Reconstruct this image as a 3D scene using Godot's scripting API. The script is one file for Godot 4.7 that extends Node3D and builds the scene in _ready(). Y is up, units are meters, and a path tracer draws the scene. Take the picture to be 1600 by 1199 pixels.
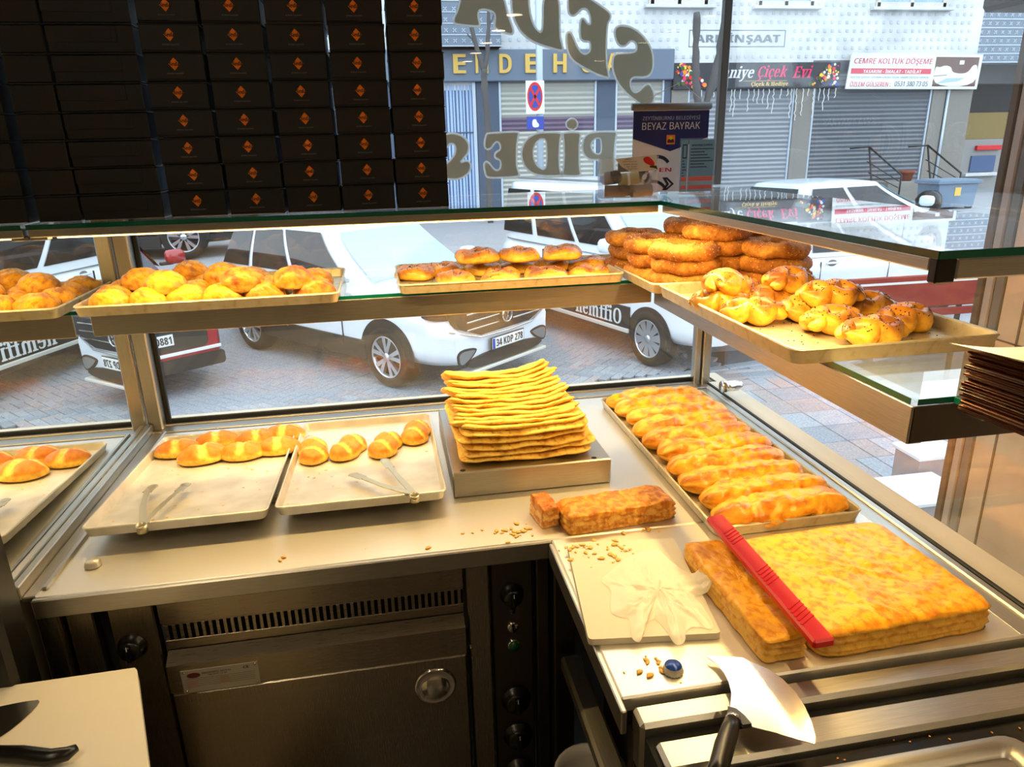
extends Node3D

# ---------------------------------------------------------------- shared state
var M := {}
var used := {}
var rng := RandomNumberGenerator.new()
var nz := FastNoiseLite.new()
var nf := FastNoiseLite.new()
var sans := SystemFont.new()
var sansb := SystemFont.new()
var serif := SystemFont.new()

const GLASS_Z := -2.18      # street side of the shop window
const GLASS_X := 1.045      # side window
const MIRROR_X := -0.74
const TOP := 0.90           # worktop
const SHELF := 1.328        # upper face of the middle glass shelf
const ROOF := 1.549         # upper face of the top glass shelf
const ROAD := -0.75

func _ready() -> void:
	rng.seed = 7
	nz.seed = 3
	nz.frequency = 1.0
	nf.seed = 11
	nf.frequency = 1.0
	nf.fractal_octaves = 3
	sans.font_names = PackedStringArray(["Droid Sans"])
	sansb.font_names = PackedStringArray(["Droid Sans"])
	sansb.font_weight = 700
	serif.font_names = PackedStringArray(["Droid Serif"])
	serif.font_weight = 700
	camera_sky_and_exposure()
	materials()
	more_materials()
	shop_materials()
	more_street_materials()
	lamps()
	room()
	window_wall()
	counters()
	oven()
	shelves()
	pastry_boxes()
	things_on_top_shelf()
	shelf_breads()
	counter_breads()
	counter_things()
	table()
	street()
	far_side()
	cars()

func camera_sky_and_exposure() -> void:
	var c := Camera3D.new()
	c.name = "camera"
	c.position = Vector3(0, 1.68, 0)
	c.rotation = Vector3(-0.321382, -0.168118, -0.0248788)
	c.fov = 2.0 * rad_to_deg(atan(599.5 / 1111.8))
	c.near = 0.05
	c.far = 200.0
	add_child(c)
	c.current = true
	var e := Environment.new()
	e.tonemap_mode = Environment.TONE_MAPPER_LINEAR
	e.tonemap_exposure = 1.0
	e.background_mode = Environment.BG_SKY
	var sk := ProceduralSkyMaterial.new()      # bright overcast
	sk.sky_top_color = Color(0.87, 0.945, 1.0)
	sk.sky_horizon_color = Color(0.90, 0.955, 1.0)
	sk.ground_horizon_color = Color(0.62, 0.66, 0.70)
	sk.ground_bottom_color = Color(0.45, 0.48, 0.50)
	sk.sky_energy_multiplier = 1.68
	sk.ground_energy_multiplier = 0.8
	sk.sun_angle_max = 1.0
	e.sky = Sky.new()
	e.sky.sky_material = sk
	e.sdfgi_enabled = true
	e.ssao_enabled = true
	e.ssil_enabled = true
	var w := WorldEnvironment.new()
	w.name = "world"
	w.environment = e
	add_child(w)

# ---------------------------------------------------------------- nodes
func numbered(n: String) -> String:
	var k: int = used.get(n, 0)
	used[n] = k + 1
	return n if k == 0 else "%s_%03d" % [n, k]

func tag(o: Node3D, label: String, category: String, group := "", kind := "") -> Node3D:
	if label: o.set_meta("label", label)
	if category: o.set_meta("category", category)
	if group: o.set_meta("group", group)
	if kind: o.set_meta("kind", kind)
	return o

func thing(n: String, label: String, category: String, at := Vector3.ZERO, turn := 0.0, group := "", kind := "") -> Node3D:
	var o := Node3D.new()
	o.name = numbered(n)
	add_child(o)
	o.position = at
	o.rotation.y = turn
	return tag(o, label, category, group, kind)

func part(p: Node3D, n: String, mesh: Mesh, m: Material, xf := Transform3D()) -> MeshInstance3D:
	var o := MeshInstance3D.new()
	o.name = numbered(n) if p == self else n
	o.mesh = mesh
	o.material_override = m
	o.transform = xf
	o.cast_shadow = GeometryInstance3D.SHADOW_CASTING_SETTING_ON
	p.add_child(o, true)
	return o

func one(n: String, mesh: Mesh, m: Material, label: String, category: String, group := "", kind := "") -> MeshInstance3D:
	var o := part(self, n, mesh, m)
	tag(o, label, category, group, kind)
	return o

func struct(n: String, mesh: Mesh, m: Material, label := "") -> MeshInstance3D:
	var o := part(self, n, mesh, m)
	o.set_meta("kind", "structure")
	if label: o.set_meta("label", label)
	return o

func copy(o: Node3D, label: String, at: Vector3, rot := Vector3.ZERO) -> Node3D:
	var c: Node3D = o.duplicate()
	c.name = numbered(str(o.name).rstrip("0123456789").trim_suffix("_"))
	add_child(c)
	c.position = at
	c.rotation = rot
	if label: c.set_meta("label", label)
	return c

# ---------------------------------------------------------------- mesh tools
func S(flat := true) -> SurfaceTool:
	var st := SurfaceTool.new()
	st.begin(Mesh.PRIMITIVE_TRIANGLES)
	st.set_smooth_group(0xFFFFFFFF if flat else 0)
	return st

func done(st: SurfaceTool) -> ArrayMesh:
	st.generate_normals()
	return st.commit()

func tri(st: SurfaceTool, a: Vector3, b: Vector3, c: Vector3, mid: Vector3) -> void:
	if (b - a).cross(c - a).dot((a + b + c) / 3.0 - mid) > 0.0:
		st.add_vertex(a); st.add_vertex(c); st.add_vertex(b)
	else:
		st.add_vertex(a); st.add_vertex(b); st.add_vertex(c)

# chamfered box, centre and full size
func bx(st: SurfaceTool, c: Vector3, s: Vector3, ch := 0.002, b := Basis()) -> void:
	var h := s / 2.0
	var k := minf(ch, minf(h.x, minf(h.y, h.z)) * 0.45)
	var P := func(sx: float, sy: float, sz: float, ax: int) -> Vector3:
		var v := Vector3(sx * (h.x - (0.0 if ax == 0 else k)), sy * (h.y - (0.0 if ax == 1 else k)), sz * (h.z - (0.0 if ax == 2 else k)))
		return c + b * v
	var Q := func(p: Vector3, q: Vector3, r: Vector3, t: Vector3) -> void:
		tri(st, p, q, r, c); tri(st, p, r, t, c)
	for g in [-1.0, 1.0]:
		Q.call(P.call(g, -1, -1, 0), P.call(g, 1, -1, 0), P.call(g, 1, 1, 0), P.call(g, -1, 1, 0))
		Q.call(P.call(-1, g, -1, 1), P.call(1, g, -1, 1), P.call(1, g, 1, 1), P.call(-1, g, 1, 1))
		Q.call(P.call(-1, -1, g, 2), P.call(1, -1, g, 2), P.call(1, 1, g, 2), P.call(-1, 1, g, 2))
		for f in [-1.0, 1.0]:
			Q.call(P.call(g, f, -1, 0), P.call(g, f, 1, 0), P.call(g, f, 1, 1), P.call(g, f, -1, 1))
			Q.call(P.call(g, -1, f, 0), P.call(g, 1, f, 0), P.call(g, 1, f, 2), P.call(g, -1, f, 2))
			Q.call(P.call(-1, g, f, 1), P.call(1, g, f, 1), P.call(1, g, f, 2), P.call(-1, g, f, 2))
			for e in [-1.0, 1.0]:
				tri(st, P.call(g, f, e, 0), P.call(g, f, e, 1), P.call(g, f, e, 2), c)

func box(c: Vector3, s: Vector3, ch := 0.002) -> ArrayMesh:
	var st := S()
	bx(st, c, s, ch)
	return done(st)

# box between two corners
func bb(x0: float, x1: float, y0: float, y1: float, z0: float, z1: float, ch := 0.002) -> ArrayMesh:
	return box(Vector3((x0 + x1) / 2, (y0 + y1) / 2, (z0 + z1) / 2), Vector3(absf(x1 - x0), absf(y1 - y0), absf(z1 - z0)), ch)

func bbs(st: SurfaceTool, x0: float, x1: float, y0: float, y1: float, z0: float, z1: float, ch := 0.002) -> void:
	bx(st, Vector3((x0 + x1) / 2, (y0 + y1) / 2, (z0 + z1) / 2), Vector3(absf(x1 - x0), absf(y1 - y0), absf(z1 - z0)), ch)

func bar(st: SurfaceTool, a: Vector3, b: Vector3, w: float, t: float, ch := 0.001) -> void:
	var d := (b - a).normalized()
	var up := Vector3.UP if absf(d.y) < 0.95 else Vector3.RIGHT
	var r := d.cross(up).normalized()
	bx(st, (a + b) / 2, Vector3((b - a).length(), t, w), ch, Basis(d, r.cross(d), r))

# outline in xy pushed along z by h (both ways round), then placed by xf
func prism(st: SurfaceTool, poly: PackedVector2Array, h: float, xf := Transform3D()) -> void:
	var idx := Geometry2D.triangulate_polygon(poly)
	var area := 0.0
	for i in poly.size():
		area += poly[i].cross(poly[(i + 1) % poly.size()])
	var ccw := area > 0.0
	for i in range(0, idx.size(), 3):
		var p := poly[idx[i]]
		var q := poly[idx[i + 1]]
		var r := poly[idx[i + 2]]
		if (q - p).cross(r - p) < 0.0:
			var t := q
			q = r
			r = t
		st.add_vertex(xf * Vector3(p.x, p.y, h)); st.add_vertex(xf * Vector3(r.x, r.y, h)); st.add_vertex(xf * Vector3(q.x, q.y, h))
		st.add_vertex(xf * Vector3(p.x, p.y, 0)); st.add_vertex(xf * Vector3(q.x, q.y, 0)); st.add_vertex(xf * Vector3(r.x, r.y, 0))
	for i in poly.size():
		var a := poly[i]
		var b := poly[(i + 1) % poly.size()]
		if not ccw:
			var t := a
			a = b
			b = t
		st.add_vertex(xf * Vector3(a.x, a.y, 0)); st.add_vertex(xf * Vector3(b.x, b.y, h)); st.add_vertex(xf * Vector3(b.x, b.y, 0))
		st.add_vertex(xf * Vector3(a.x, a.y, 0)); st.add_vertex(xf * Vector3(a.x, a.y, h)); st.add_vertex(xf * Vector3(b.x, b.y, h))

func slab(poly: PackedVector2Array, h: float, xf := Transform3D()) -> ArrayMesh:
	var st := S()
	prism(st, poly, h, xf)
	return done(st)

# outline in xz lying flat, from y0 to y1
func flat(poly: PackedVector2Array, y0: float, y1: float) -> ArrayMesh:
	return slab(poly, y1 - y0, Transform3D(Basis(Vector3.RIGHT, Vector3(0, 0, 1), Vector3.DOWN), Vector3(0, y1, 0)))

func rect(x0: float, x1: float, y0: float, y1: float, r := 0.0, n := 4) -> PackedVector2Array:
	var o := PackedVector2Array()
	if r <= 0.0:
		return PackedVector2Array([Vector2(x0, y0), Vector2(x1, y0), Vector2(x1, y1), Vector2(x0, y1)])
	for c in [[x1 - r, y0 + r, -PI / 2], [x1 - r, y1 - r, 0.0], [x0 + r, y1 - r, PI / 2], [x0 + r, y0 + r, PI]]:
		for i in n + 1:
			var a: float = c[2] + PI / 2 * i / n
			o.append(Vector2(c[0] + r * cos(a), c[1] + r * sin(a)))
	return o

func disc(cx: float, cy: float, rx: float, ry: float, n := 24) -> PackedVector2Array:
	var o := PackedVector2Array()
	for i in n:
		o.append(Vector2(cx + rx * cos(TAU * i / n), cy + ry * sin(TAU * i / n)))
	return o

# turned shape: profile of (radius, height) along y, from bottom to top
func lathe(st: SurfaceTool, prof: Array, n := 24, xf := Transform3D()) -> void:
	for i in prof.size() - 1:
		var p: Vector2 = prof[i]
		var q: Vector2 = prof[i + 1]
		for k in n:
			var a := TAU * k / n
			var b := TAU * (k + 1) / n
			var v0 := xf * Vector3(p.x * cos(a), p.y, p.x * sin(a))
			var v1 := xf * Vector3(p.x * cos(b), p.y, p.x * sin(b))
			var v2 := xf * Vector3(q.x * cos(b), q.y, q.x * sin(b))
			var v3 := xf * Vector3(q.x * cos(a), q.y, q.x * sin(a))
			if p.x > 1e-6:
				st.add_vertex(v0); st.add_vertex(v1); st.add_vertex(v2)
			if q.x > 1e-6:
				st.add_vertex(v0); st.add_vertex(v2); st.add_vertex(v3)

func turned(prof: Array, n := 24, xf := Transform3D(), smooth := true) -> ArrayMesh:
	var st := S(not smooth)
	lathe(st, prof, n, xf)
	return done(st)

const ONZ := Basis(Vector3(1, 0, 0), Vector3(0, 0, 1), Vector3(0, -1, 0))   # lathe axis y becomes world +z

# round bar through points; r a number or one per point
func tube(pts: Array, r, n := 10, caps := true) -> ArrayMesh:
	var st := S(false)
	tubes(st, pts, r, n, caps)
	return done(st)

func tubes(st: SurfaceTool, pts: Array, r, n := 10, caps := true) -> void:
	var rings := []
	var up := Vector3.UP
	for i in pts.size():
		var d: Vector3 = ((pts[mini(i + 1, pts.size() - 1)] as Vector3) - (pts[maxi(i - 1, 0)] as Vector3)).normalized()
		if absf(d.dot(up)) > 0.98:
			up = Vector3.RIGHT if absf(d.x) < 0.9 else Vector3.BACK
		var u := (up - d * up.dot(d)).normalized()
		up = u
		var v := d.cross(u)
		var rad: float = r[i] if r is Array else r
		var ring := PackedVector3Array()
		for k in n:
			var a := TAU * k / n
			ring.append((pts[i] as Vector3) + (u * cos(a) + v * sin(a)) * rad)
		rings.append(ring)
	for i in rings.size() - 1:
		for k in n:
			var k2 := (k + 1) % n
			st.add_vertex(rings[i][k]); st.add_vertex(rings[i + 1][k2]); st.add_vertex(rings[i][k2])
			st.add_vertex(rings[i][k]); st.add_vertex(rings[i + 1][k]); st.add_vertex(rings[i + 1][k2])
	if caps:
		for e in 2:
			var ring: PackedVector3Array = rings[0] if e == 0 else rings[-1]
			var mid: Vector3 = pts[0] if e == 0 else pts[-1]
			for k in n:
				var k2 := (k + 1) % n
				st.add_vertex(mid)
				if e == 0:
					st.add_vertex(ring[k]); st.add_vertex(ring[k2])
				else:
					st.add_vertex(ring[k2]); st.add_vertex(ring[k])

# a smooth sheet of points f(i, j) -> [Vector3, Color]; closed in either direction if asked
func sheet(nu: int, nv: int, f: Callable, cu := false, cv := false) -> ArrayMesh:
	var P := PackedVector3Array()
	var K := PackedColorArray()
	var mid := Vector3.ZERO
	for i in nu:
		for j in nv:
			var r: Array = f.call(i, j)
			P.append(r[0])
			K.append(r[1])
			mid += r[0]
	mid /= P.size()
	var I := PackedInt32Array()
	for i in (nu if cu else nu - 1):
		for j in (nv if cv else nv - 1):
			var a := i * nv + j
			var b := ((i + 1) % nu) * nv + j
			var c := ((i + 1) % nu) * nv + (j + 1) % nv
			var d := i * nv + (j + 1) % nv
			I.append_array(PackedInt32Array([a, b, c, a, c, d]))
	var NN := PackedVector3Array()
	NN.resize(P.size())
	var out := 0.0
	for t in range(0, I.size(), 3):
		var n := (P[I[t + 2]] - P[I[t]]).cross(P[I[t + 1]] - P[I[t]])
		out += n.dot(P[I[t]] - mid)
		NN[I[t]] += n
		NN[I[t + 1]] += n
		NN[I[t + 2]] += n
	var flip := out < 0.0
	for i in NN.size():
		NN[i] = NN[i].normalized() * (-1.0 if flip else 1.0)
	if flip:
		for t in range(0, I.size(), 3):
			var s := I[t + 1]
			I[t + 1] = I[t + 2]
			I[t + 2] = s
	var A := []
	A.resize(Mesh.ARRAY_MAX)
	A[Mesh.ARRAY_VERTEX] = P
	A[Mesh.ARRAY_NORMAL] = NN
	A[Mesh.ARRAY_COLOR] = K
	A[Mesh.ARRAY_INDEX] = I
	var m := ArrayMesh.new()
	m.add_surface_from_arrays(Mesh.PRIMITIVE_TRIANGLES, A)
	return m

# raised lettering, fitted to width w and height h, centred at xf.origin, facing +z of xf
func txt(p: Node3D, s: String, f: Font, m: Material, xf: Transform3D, w: float, h: float, depth := 0.002, skew := 0.0, n := "lettering") -> MeshInstance3D:
	var t := TextMesh.new()
	t.text = s
	t.font = f
	t.font_size = 48
	t.pixel_size = 0.01
	t.depth = 0.04
	t.curve_step = 3.0
	var bb0 := t.get_aabb()
	var sx := w / maxf(bb0.size.x, 1e-4)
	var sy := h / maxf(bb0.size.y, 1e-4)
	var b := Basis(Vector3(sx, 0, 0), Vector3(skew * sy, sy, 0), Vector3(0, 0, depth / 0.04))
	var c := bb0.get_center()
	return part(p, n, t, m, xf * Transform3D(b, -(b * Vector3(c.x, c.y, 0)) + Vector3(0, 0, depth / 2)))

func dots(p: Node3D, n: String, mesh: Mesh, m: Material, xfs: Array) -> MultiMeshInstance3D:
	var mm := MultiMesh.new()
	mm.transform_format = MultiMesh.TRANSFORM_3D
	mm.mesh = mesh
	mm.instance_count = xfs.size()
	for i in xfs.size():
		mm.set_instance_transform(i, xfs[i])
	var o := MultiMeshInstance3D.new()
	o.name = numbered(n) if p == self else n
	o.multimesh = mm
	o.material_override = m
	o.set_meta("kind", "stuff")
	p.add_child(o, true)
	return o

# ---------------------------------------------------------------- materials
func ntex(freq: float, px := 512, ramp := [], bump := false, oct := 4, kind := FastNoiseLite.TYPE_SIMPLEX_SMOOTH, sd := 1) -> NoiseTexture2D:
	var n := FastNoiseLite.new()
	n.noise_type = kind
	n.frequency = freq
	n.fractal_octaves = oct
	n.seed = sd
	var t := NoiseTexture2D.new()
	t.width = px
	t.height = px
	t.seamless = true
	t.noise = n
	if bump:
		t.as_normal_map = true
		t.bump_strength = 6.0
	if ramp:
		var g := Gradient.new()
		g.offsets = PackedFloat32Array()
		g.colors = PackedColorArray()
		var off := PackedFloat32Array()
		var col := PackedColorArray()
		for r in ramp:
			off.append(r[0])
			col.append(r[1])
		g.offsets = off
		g.colors = col
		t.color_ramp = g
	return t

func mat(n: String, c: Color, rough := 0.6, metal := 0.0) -> StandardMaterial3D:
	var m := StandardMaterial3D.new()
	m.resource_name = n
	m.albedo_color = c
	m.roughness = rough
	m.metallic = metal
	M[n] = m
	return m

func tri_map(m: StandardMaterial3D, sc: Vector3, world := false) -> void:
	m.uv1_triplanar = true
	m.uv1_world_triplanar = world
	m.uv1_scale = sc

func pane(n: String, c: Color) -> StandardMaterial3D:
	var m := mat(n, c, 0.0, 0.0)
	m.transparency = BaseMaterial3D.TRANSPARENCY_ALPHA
	return m

func materials() -> void:
	var g := func(v: float) -> Color: return Color(v, v, v)
	var brush := ntex(0.02, 512, [[0.0, g.call(0.88)], [1.0, g.call(1.0)]], false, 3)
	var blot := ntex(0.006, 512, [[0.0, g.call(0.86)], [1.0, g.call(1.0)]], false, 4, FastNoiseLite.TYPE_SIMPLEX_SMOOTH, 5)
	for a in [["steel_x", Vector3(1.2, 60, 60)], ["steel_z", Vector3(60, 60, 1.2)], ["steel_y", Vector3(60, 1.2, 60)]]:
		var m := mat(a[0], Color(0.74, 0.725, 0.69), 0.38, 1.0)
		m.roughness_texture = brush
		m.albedo_texture = blot if false else brush
		tri_map(m, a[1])
	var w := mat("worktop", Color(0.84, 0.82, 0.78), 0.40, 0.78)
	w.roughness_texture = brush
	tri_map(w, Vector3(3, 3, 40))
	var tr := mat("tray", Color(0.86, 0.845, 0.81), 0.46, 0.55)
	tr.albedo_texture = blot
	tri_map(tr, Vector3(3, 3, 3))
	var ta := mat("tray_old", Color(0.80, 0.76, 0.66), 0.45, 0.6)
	ta.albedo_texture = ntex(0.012, 512, [[0.0, Color(0.80, 0.74, 0.66)], [0.35, Color(0.94, 0.92, 0.88)], [1.0, Color(1, 1, 1)]], false, 5, FastNoiseLite.TYPE_SIMPLEX_SMOOTH, 8)
	tri_map(ta, Vector3(5, 5, 5))
	mat("chrome", Color(0.86, 0.85, 0.83), 0.12, 1.0)
	mat("tongs", Color(0.80, 0.76, 0.64), 0.34, 0.9)
	mat("mirror", Color(0.93, 0.94, 0.93), 0.0, 1.0)
	pane("pane", Color(1, 1, 1, 0.02))
	pane("shelf_glass", Color(0.9, 1, 0.95, 0.04))
	pane("acrylic", Color(1, 1, 1, 0.06))
	mat("glass_edge", Color(0.03, 0.34, 0.26), 0.15)
	mat("seal", Color(0.03, 0.03, 0.03), 0.6)
	mat("grey_frame", Color(0.40, 0.40, 0.39), 0.45, 0.2)
	mat("bronze_frame", Color(0.34, 0.25, 0.16), 0.5, 0.0)
	mat("black_plastic", Color(0.025, 0.025, 0.027), 0.3)
	mat("black_gap", Color(0.012, 0.012, 0.012), 0.9)
	mat("white_print", Color(0.86, 0.86, 0.85), 0.6)
	mat("black_print", Color(0.04, 0.04, 0.045), 0.6)
	mat("red_print", Color(0.80, 0.07, 0.10), 0.5)
	mat("blue_print", Color(0.05, 0.09, 0.36), 0.5)
	mat("grey_print", Color(0.45, 0.45, 0.45), 0.5)
	var pl := mat("plaster", Color(0.80, 0.76, 0.68), 0.8)
	pl.heightmap_enabled = false
	mat("ceiling", Color(0.85, 0.83, 0.80), 0.9)
	var fl := mat("floor_tile", Color(0.30, 0.26, 0.22), 0.35)
	fl.albedo_texture = blot
	tri_map(fl, Vector3(2, 2, 2))
	var box_m := mat("black_card", Color(0.11, 0.11, 0.115), 0.42)
	box_m.roughness_texture = brush
	tri_map(box_m, Vector3(8, 8, 8))
	mat("orange_print", Color(1.0, 0.53, 0.08), 0.5)
	var st := mat("stone", Color(0.06, 0.055, 0.055), 0.22)
	st.albedo_texture = ntex(0.05, 512, [[0.0, Color(0.35, 0.33, 0.33)], [0.62, Color(0.8, 0.75, 0.72)], [0.75, Color(1, 0.9, 0.8)], [1.0, Color(3, 2.8, 2.5)]], false, 5, FastNoiseLite.TYPE_SIMPLEX_SMOOTH, 4)
	tri_map(st, Vector3(5, 5, 5))
	mat("white_top", Color(0.86, 0.83, 0.76), 0.45)
	mat("dark_post", Color(0.05, 0.048, 0.045), 0.35)
	var ld := mat("led", Color(1, 0.86, 0.55), 0.5)
	ld.emission_enabled = true
	ld.emission = Color(1.0, 0.84, 0.52)
	ld.emission_energy_multiplier = 6.0
	var dl := mat("downlight", Color(1, 0.93, 0.8), 0.5)
	dl.emission_enabled = true
	dl.emission = Color(1.0, 0.93, 0.80)
	dl.emission_energy_multiplier = 14.0

# ---------------------------------------------------------------- lamps
const LED_COLOR := Color(1.0, 0.845, 0.55)
const LED_TOP := 0.80         # energy of the strips under the top shelf, per metre of strip
const LED_MID := 0.46
const DOWN := 0.64

func strip(n: String, label: String, a: Vector3, b: Vector3, energy: float) -> void:
	var d := b - a
	var along_x := absf(d.x) > absf(d.z)
	var s := Vector3(absf(d.x), 0.004, 0.006) if along_x else Vector3(0.006, 0.004, absf(d.z))
	var t := thing(n, label, "light strip", (a + b) / 2.0, 0.0, "warm light strips under the shelves")
	part(t, "diffuser", box(Vector3.ZERO, s, 0.001), M.led)
	part(t, "channel", box(Vector3(0, 0.0052, 0), s + Vector3(0.004 if not along_x else 0.0, -0.001, 0.004 if along_x else 0.0), 0.0005), M.chrome)
	var l := AreaLight3D.new()
	l.name = "strip"
	l.area_size = Vector2(d.length(), 0.005)
	l.light_color = LED_COLOR
	l.light_energy = energy * d.length()
	l.area_normalize_energy = true
	l.area_range = 8.0
	l.area_attenuation = 2.0
	l.shadow_enabled = true
	l.position = Vector3(0, -0.0045, 0)
	l.rotation = Vector3(-PI / 2, 0, 0) if along_x else Vector3(-PI / 2, PI / 2, 0)
	t.add_child(l)

func lamps() -> void:
	strip("light_strip", "long glowing light strip under front edge of top glass shelf", Vector3(-0.70, 1.517, -1.712), Vector3(0.675, 1.517, -1.712), LED_TOP)
	strip("light_strip", "glowing light strip under top glass shelf running along the side window", Vector3(0.690, 1.517, -1.70), Vector3(0.690, 1.517, -0.785), LED_TOP)
	strip("light_strip", "light strip tucked behind the long steel rail of the middle front shelf", Vector3(-0.69, 1.290, -1.872), Vector3(0.70, 1.290, -1.872), LED_MID)
	strip("light_strip", "light strip tucked behind the steel rail of the middle side shelf", Vector3(0.745, 1.290, -1.78), Vector3(0.745, 1.290, -0.86), LED_MID)
	var k := 0
	for x in [1.22, -0.9]:
		for z in [-0.3, 0.55, 1.4, 2.25, 3.1, 3.95, 4.8, 5.65]:
			var t := thing("ceiling_downlight", "round warm ceiling downlight in the shop row mirrored in the window", "downlight", Vector3(x, 2.745, z), 0.0, "ceiling downlights")
			part(t, "lens", turned([Vector2(0, -0.004), Vector2(0.07, -0.004), Vector2(0.07, 0.0)], 24), M.downlight)
			part(t, "ring", turned([Vector2(0.071, -0.006), Vector2(0.088, -0.004), Vector2(0.09, 0.002)], 24), M.chrome)
			if k % 2 == 0 or true:
				var l := SpotLight3D.new()
				l.name = "lamp"
				l.light_color = Color(1.0, 0.90, 0.72)
				l.light_energy = DOWN
				l.light_size = 0.06
				l.spot_angle = 62.0
				l.spot_angle_attenuation = 0.6
				l.spot_range = 8.0
				l.spot_attenuation = 2.0
				l.shadow_enabled = true
				l.position = Vector3(0, -0.02, 0)
				l.rotation = Vector3(-PI / 2, 0, 0)
				t.add_child(l)
			k += 1

# ---------------------------------------------------------------- shop room
func room() -> void:
	struct("floor", bb(-2.6, 1.9, -0.1, 0.0, -2.3, 6.6), M.floor_tile)
	struct("ceiling", bb(-2.6, 1.9, 2.75, 2.9, -2.3, 6.6), M.ceiling)
	struct("wall_left", bb(-2.7, -2.6, 0.0, 2.75, -2.3, 6.6), M.plaster)
	struct("wall_right", bb(1.8, 1.9, 0.0, 2.75, -0.5, 6.6), M.plaster)
	struct("wall_back", bb(-2.7, 1.9, 0.0, 2.75, 6.6, 6.7), M.plaster)
	struct("wall_front", bb(-2.7, -0.80, 0.0, 2.75, -2.3, -2.15), M.plaster)
	struct("wall_return", bb(1.06, 1.9, 0.0, 2.75, -0.5, -0.4), M.plaster)
	struct("wall_base", bb(-0.8, 1.1, 0.0, 0.885, -2.3, -2.2), M.plaster)
	struct("wall_sill", bb(1.06, 1.14, 0.0, 0.885, -2.3, -0.5), M.plaster)
	# partition behind the mirror and its mirror
	struct("wall_mirror", bb(-0.80, -0.745, 0.0, 2.75, -2.15, -1.245), M.plaster)
	one("wall_mirror_panel", bb(MIRROR_X - 0.005, MIRROR_X, 0.925, 2.70, -2.13, -1.245, 0.0), M.mirror, "tall plain mirror panel closing the left end of the counter", "mirror")
	one("dark_post", bb(-0.80, -0.698, 0.0, 2.75, -1.240, -1.16, 0.01), M.dark_post, "dark upright post at the left end of the counter beside the mirror", "post")

func window_wall() -> void:
	# front window: one tall pane, its black seal, steel post on the left, thin glazing bar at the corner
	var f := struct("window_1", bb(-0.74, 1.05, 0.895, 2.70, GLASS_Z - 0.003, GLASS_Z + 0.003, 0.0), M.pane)
	f.set_meta("label", "large front shop window pane looking onto the street")
	part(f, "seal", bb(-0.69, 1.0, 0.897, 0.920, GLASS_Z + 0.003, GLASS_Z + 0.013), M.seal)
	part(f, "seal", bb(-0.697, -0.684, 0.9, 2.70, GLASS_Z + 0.003, GLASS_Z + 0.016), M.seal)
	part(f, "top_rail", bb(-0.74, 1.06, 2.66, 2.75, GLASS_Z - 0.03, GLASS_Z + 0.03), M.grey_frame)
	var s := struct("window_2", bb(GLASS_X - 0.003, GLASS_X + 0.003, 0.885, 2.70, GLASS_Z, -0.5, 0.0), M.pane)
	s.set_meta("label", "side shop window pane meeting the front pane at the corner")
	part(s, "seal", bb(GLASS_X - 0.013, GLASS_X - 0.003, 0.885, 0.907, GLASS_Z + 0.02, -0.5), M.seal)
	part(s, "top_rail", bb(GLASS_X - 0.03, GLASS_X + 0.03, 2.66, 2.75, GLASS_Z, -0.4), M.grey_frame)
	struct("trim_1", bb(-0.738, -0.697, 0.90, 2.75, GLASS_Z + 0.005, -2.125, 0.004), M.steel_y, "brushed steel post between mirror and front window")
	var c := S()
	bbs(c, 0.988, 1.010, 0.90, 1.54, GLASS_Z + 0.004, -2.145, 0.003)
	bbs(c, 1.012, 1.040, 0.90, 1.54, GLASS_Z + 0.004, -2.135, 0.003)
	struct("trim_2", done(c), M.steel_y, "brushed steel corner post below the top shelf")
	var u := S()
	bbs(u, 1.018, 1.042, 1.553, 2.70, GLASS_Z + 0.004, -2.150, 0.003)
	struct("trim_3", done(u), M.grey_frame, "slim grey glazing bar at the window corner")
	# steel sills
	var st := S()
	bbs(st, -0.74, 1.04, 0.893, 0.903, -2.168, -2.105, 0.003)
	bbs(st, -0.74, 1.04, 0.893, 0.908, -2.165, -2.150, 0.003)
	struct("trim_4", done(st), M.steel_x, "steel sill along the front window")
	var sr := S()
	bbs(sr, 0.975, 1.032, 0.893, 0.9005, -2.10, -0.82, 0.002)
	bbs(sr, 1.012, 1.030, 0.893, 0.906, -2.10, -0.82, 0.003)
	struct("trim_5", done(sr), M.steel_z, "steel sill along the side window")
	# round lock of the side pane, outside
	var k := thing("window_lock", "round steel window lock on the side pane near the corner", "lock", Vector3(1.058, 0.935, -2.01))
	part(k, "barrel", turned([Vector2(0.013, 0.0), Vector2(0.013, 0.012), Vector2(0.017, 0.012), Vector2(0.017, 0.05)], 20, Transform3D(Basis(Vector3(0, 1, 0), Vector3(-1, 0, 0), Vector3(0, 0, 1)), Vector3(0.03, 0, 0))), M.chrome)
	part(k, "cap", turned([Vector2(0.0, 0.0), Vector2(0.018, 0.0), Vector2(0.019, 0.003), Vector2(0.019, 0.016), Vector2(0.017, 0.018), Vector2(0, 0.018)], 24, Transform3D(Basis(Vector3(0, 1, 0), Vector3(-1, 0, 0), Vector3(0, 0, 1)), Vector3(-0.02, 0, 0))), M.chrome)

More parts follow.
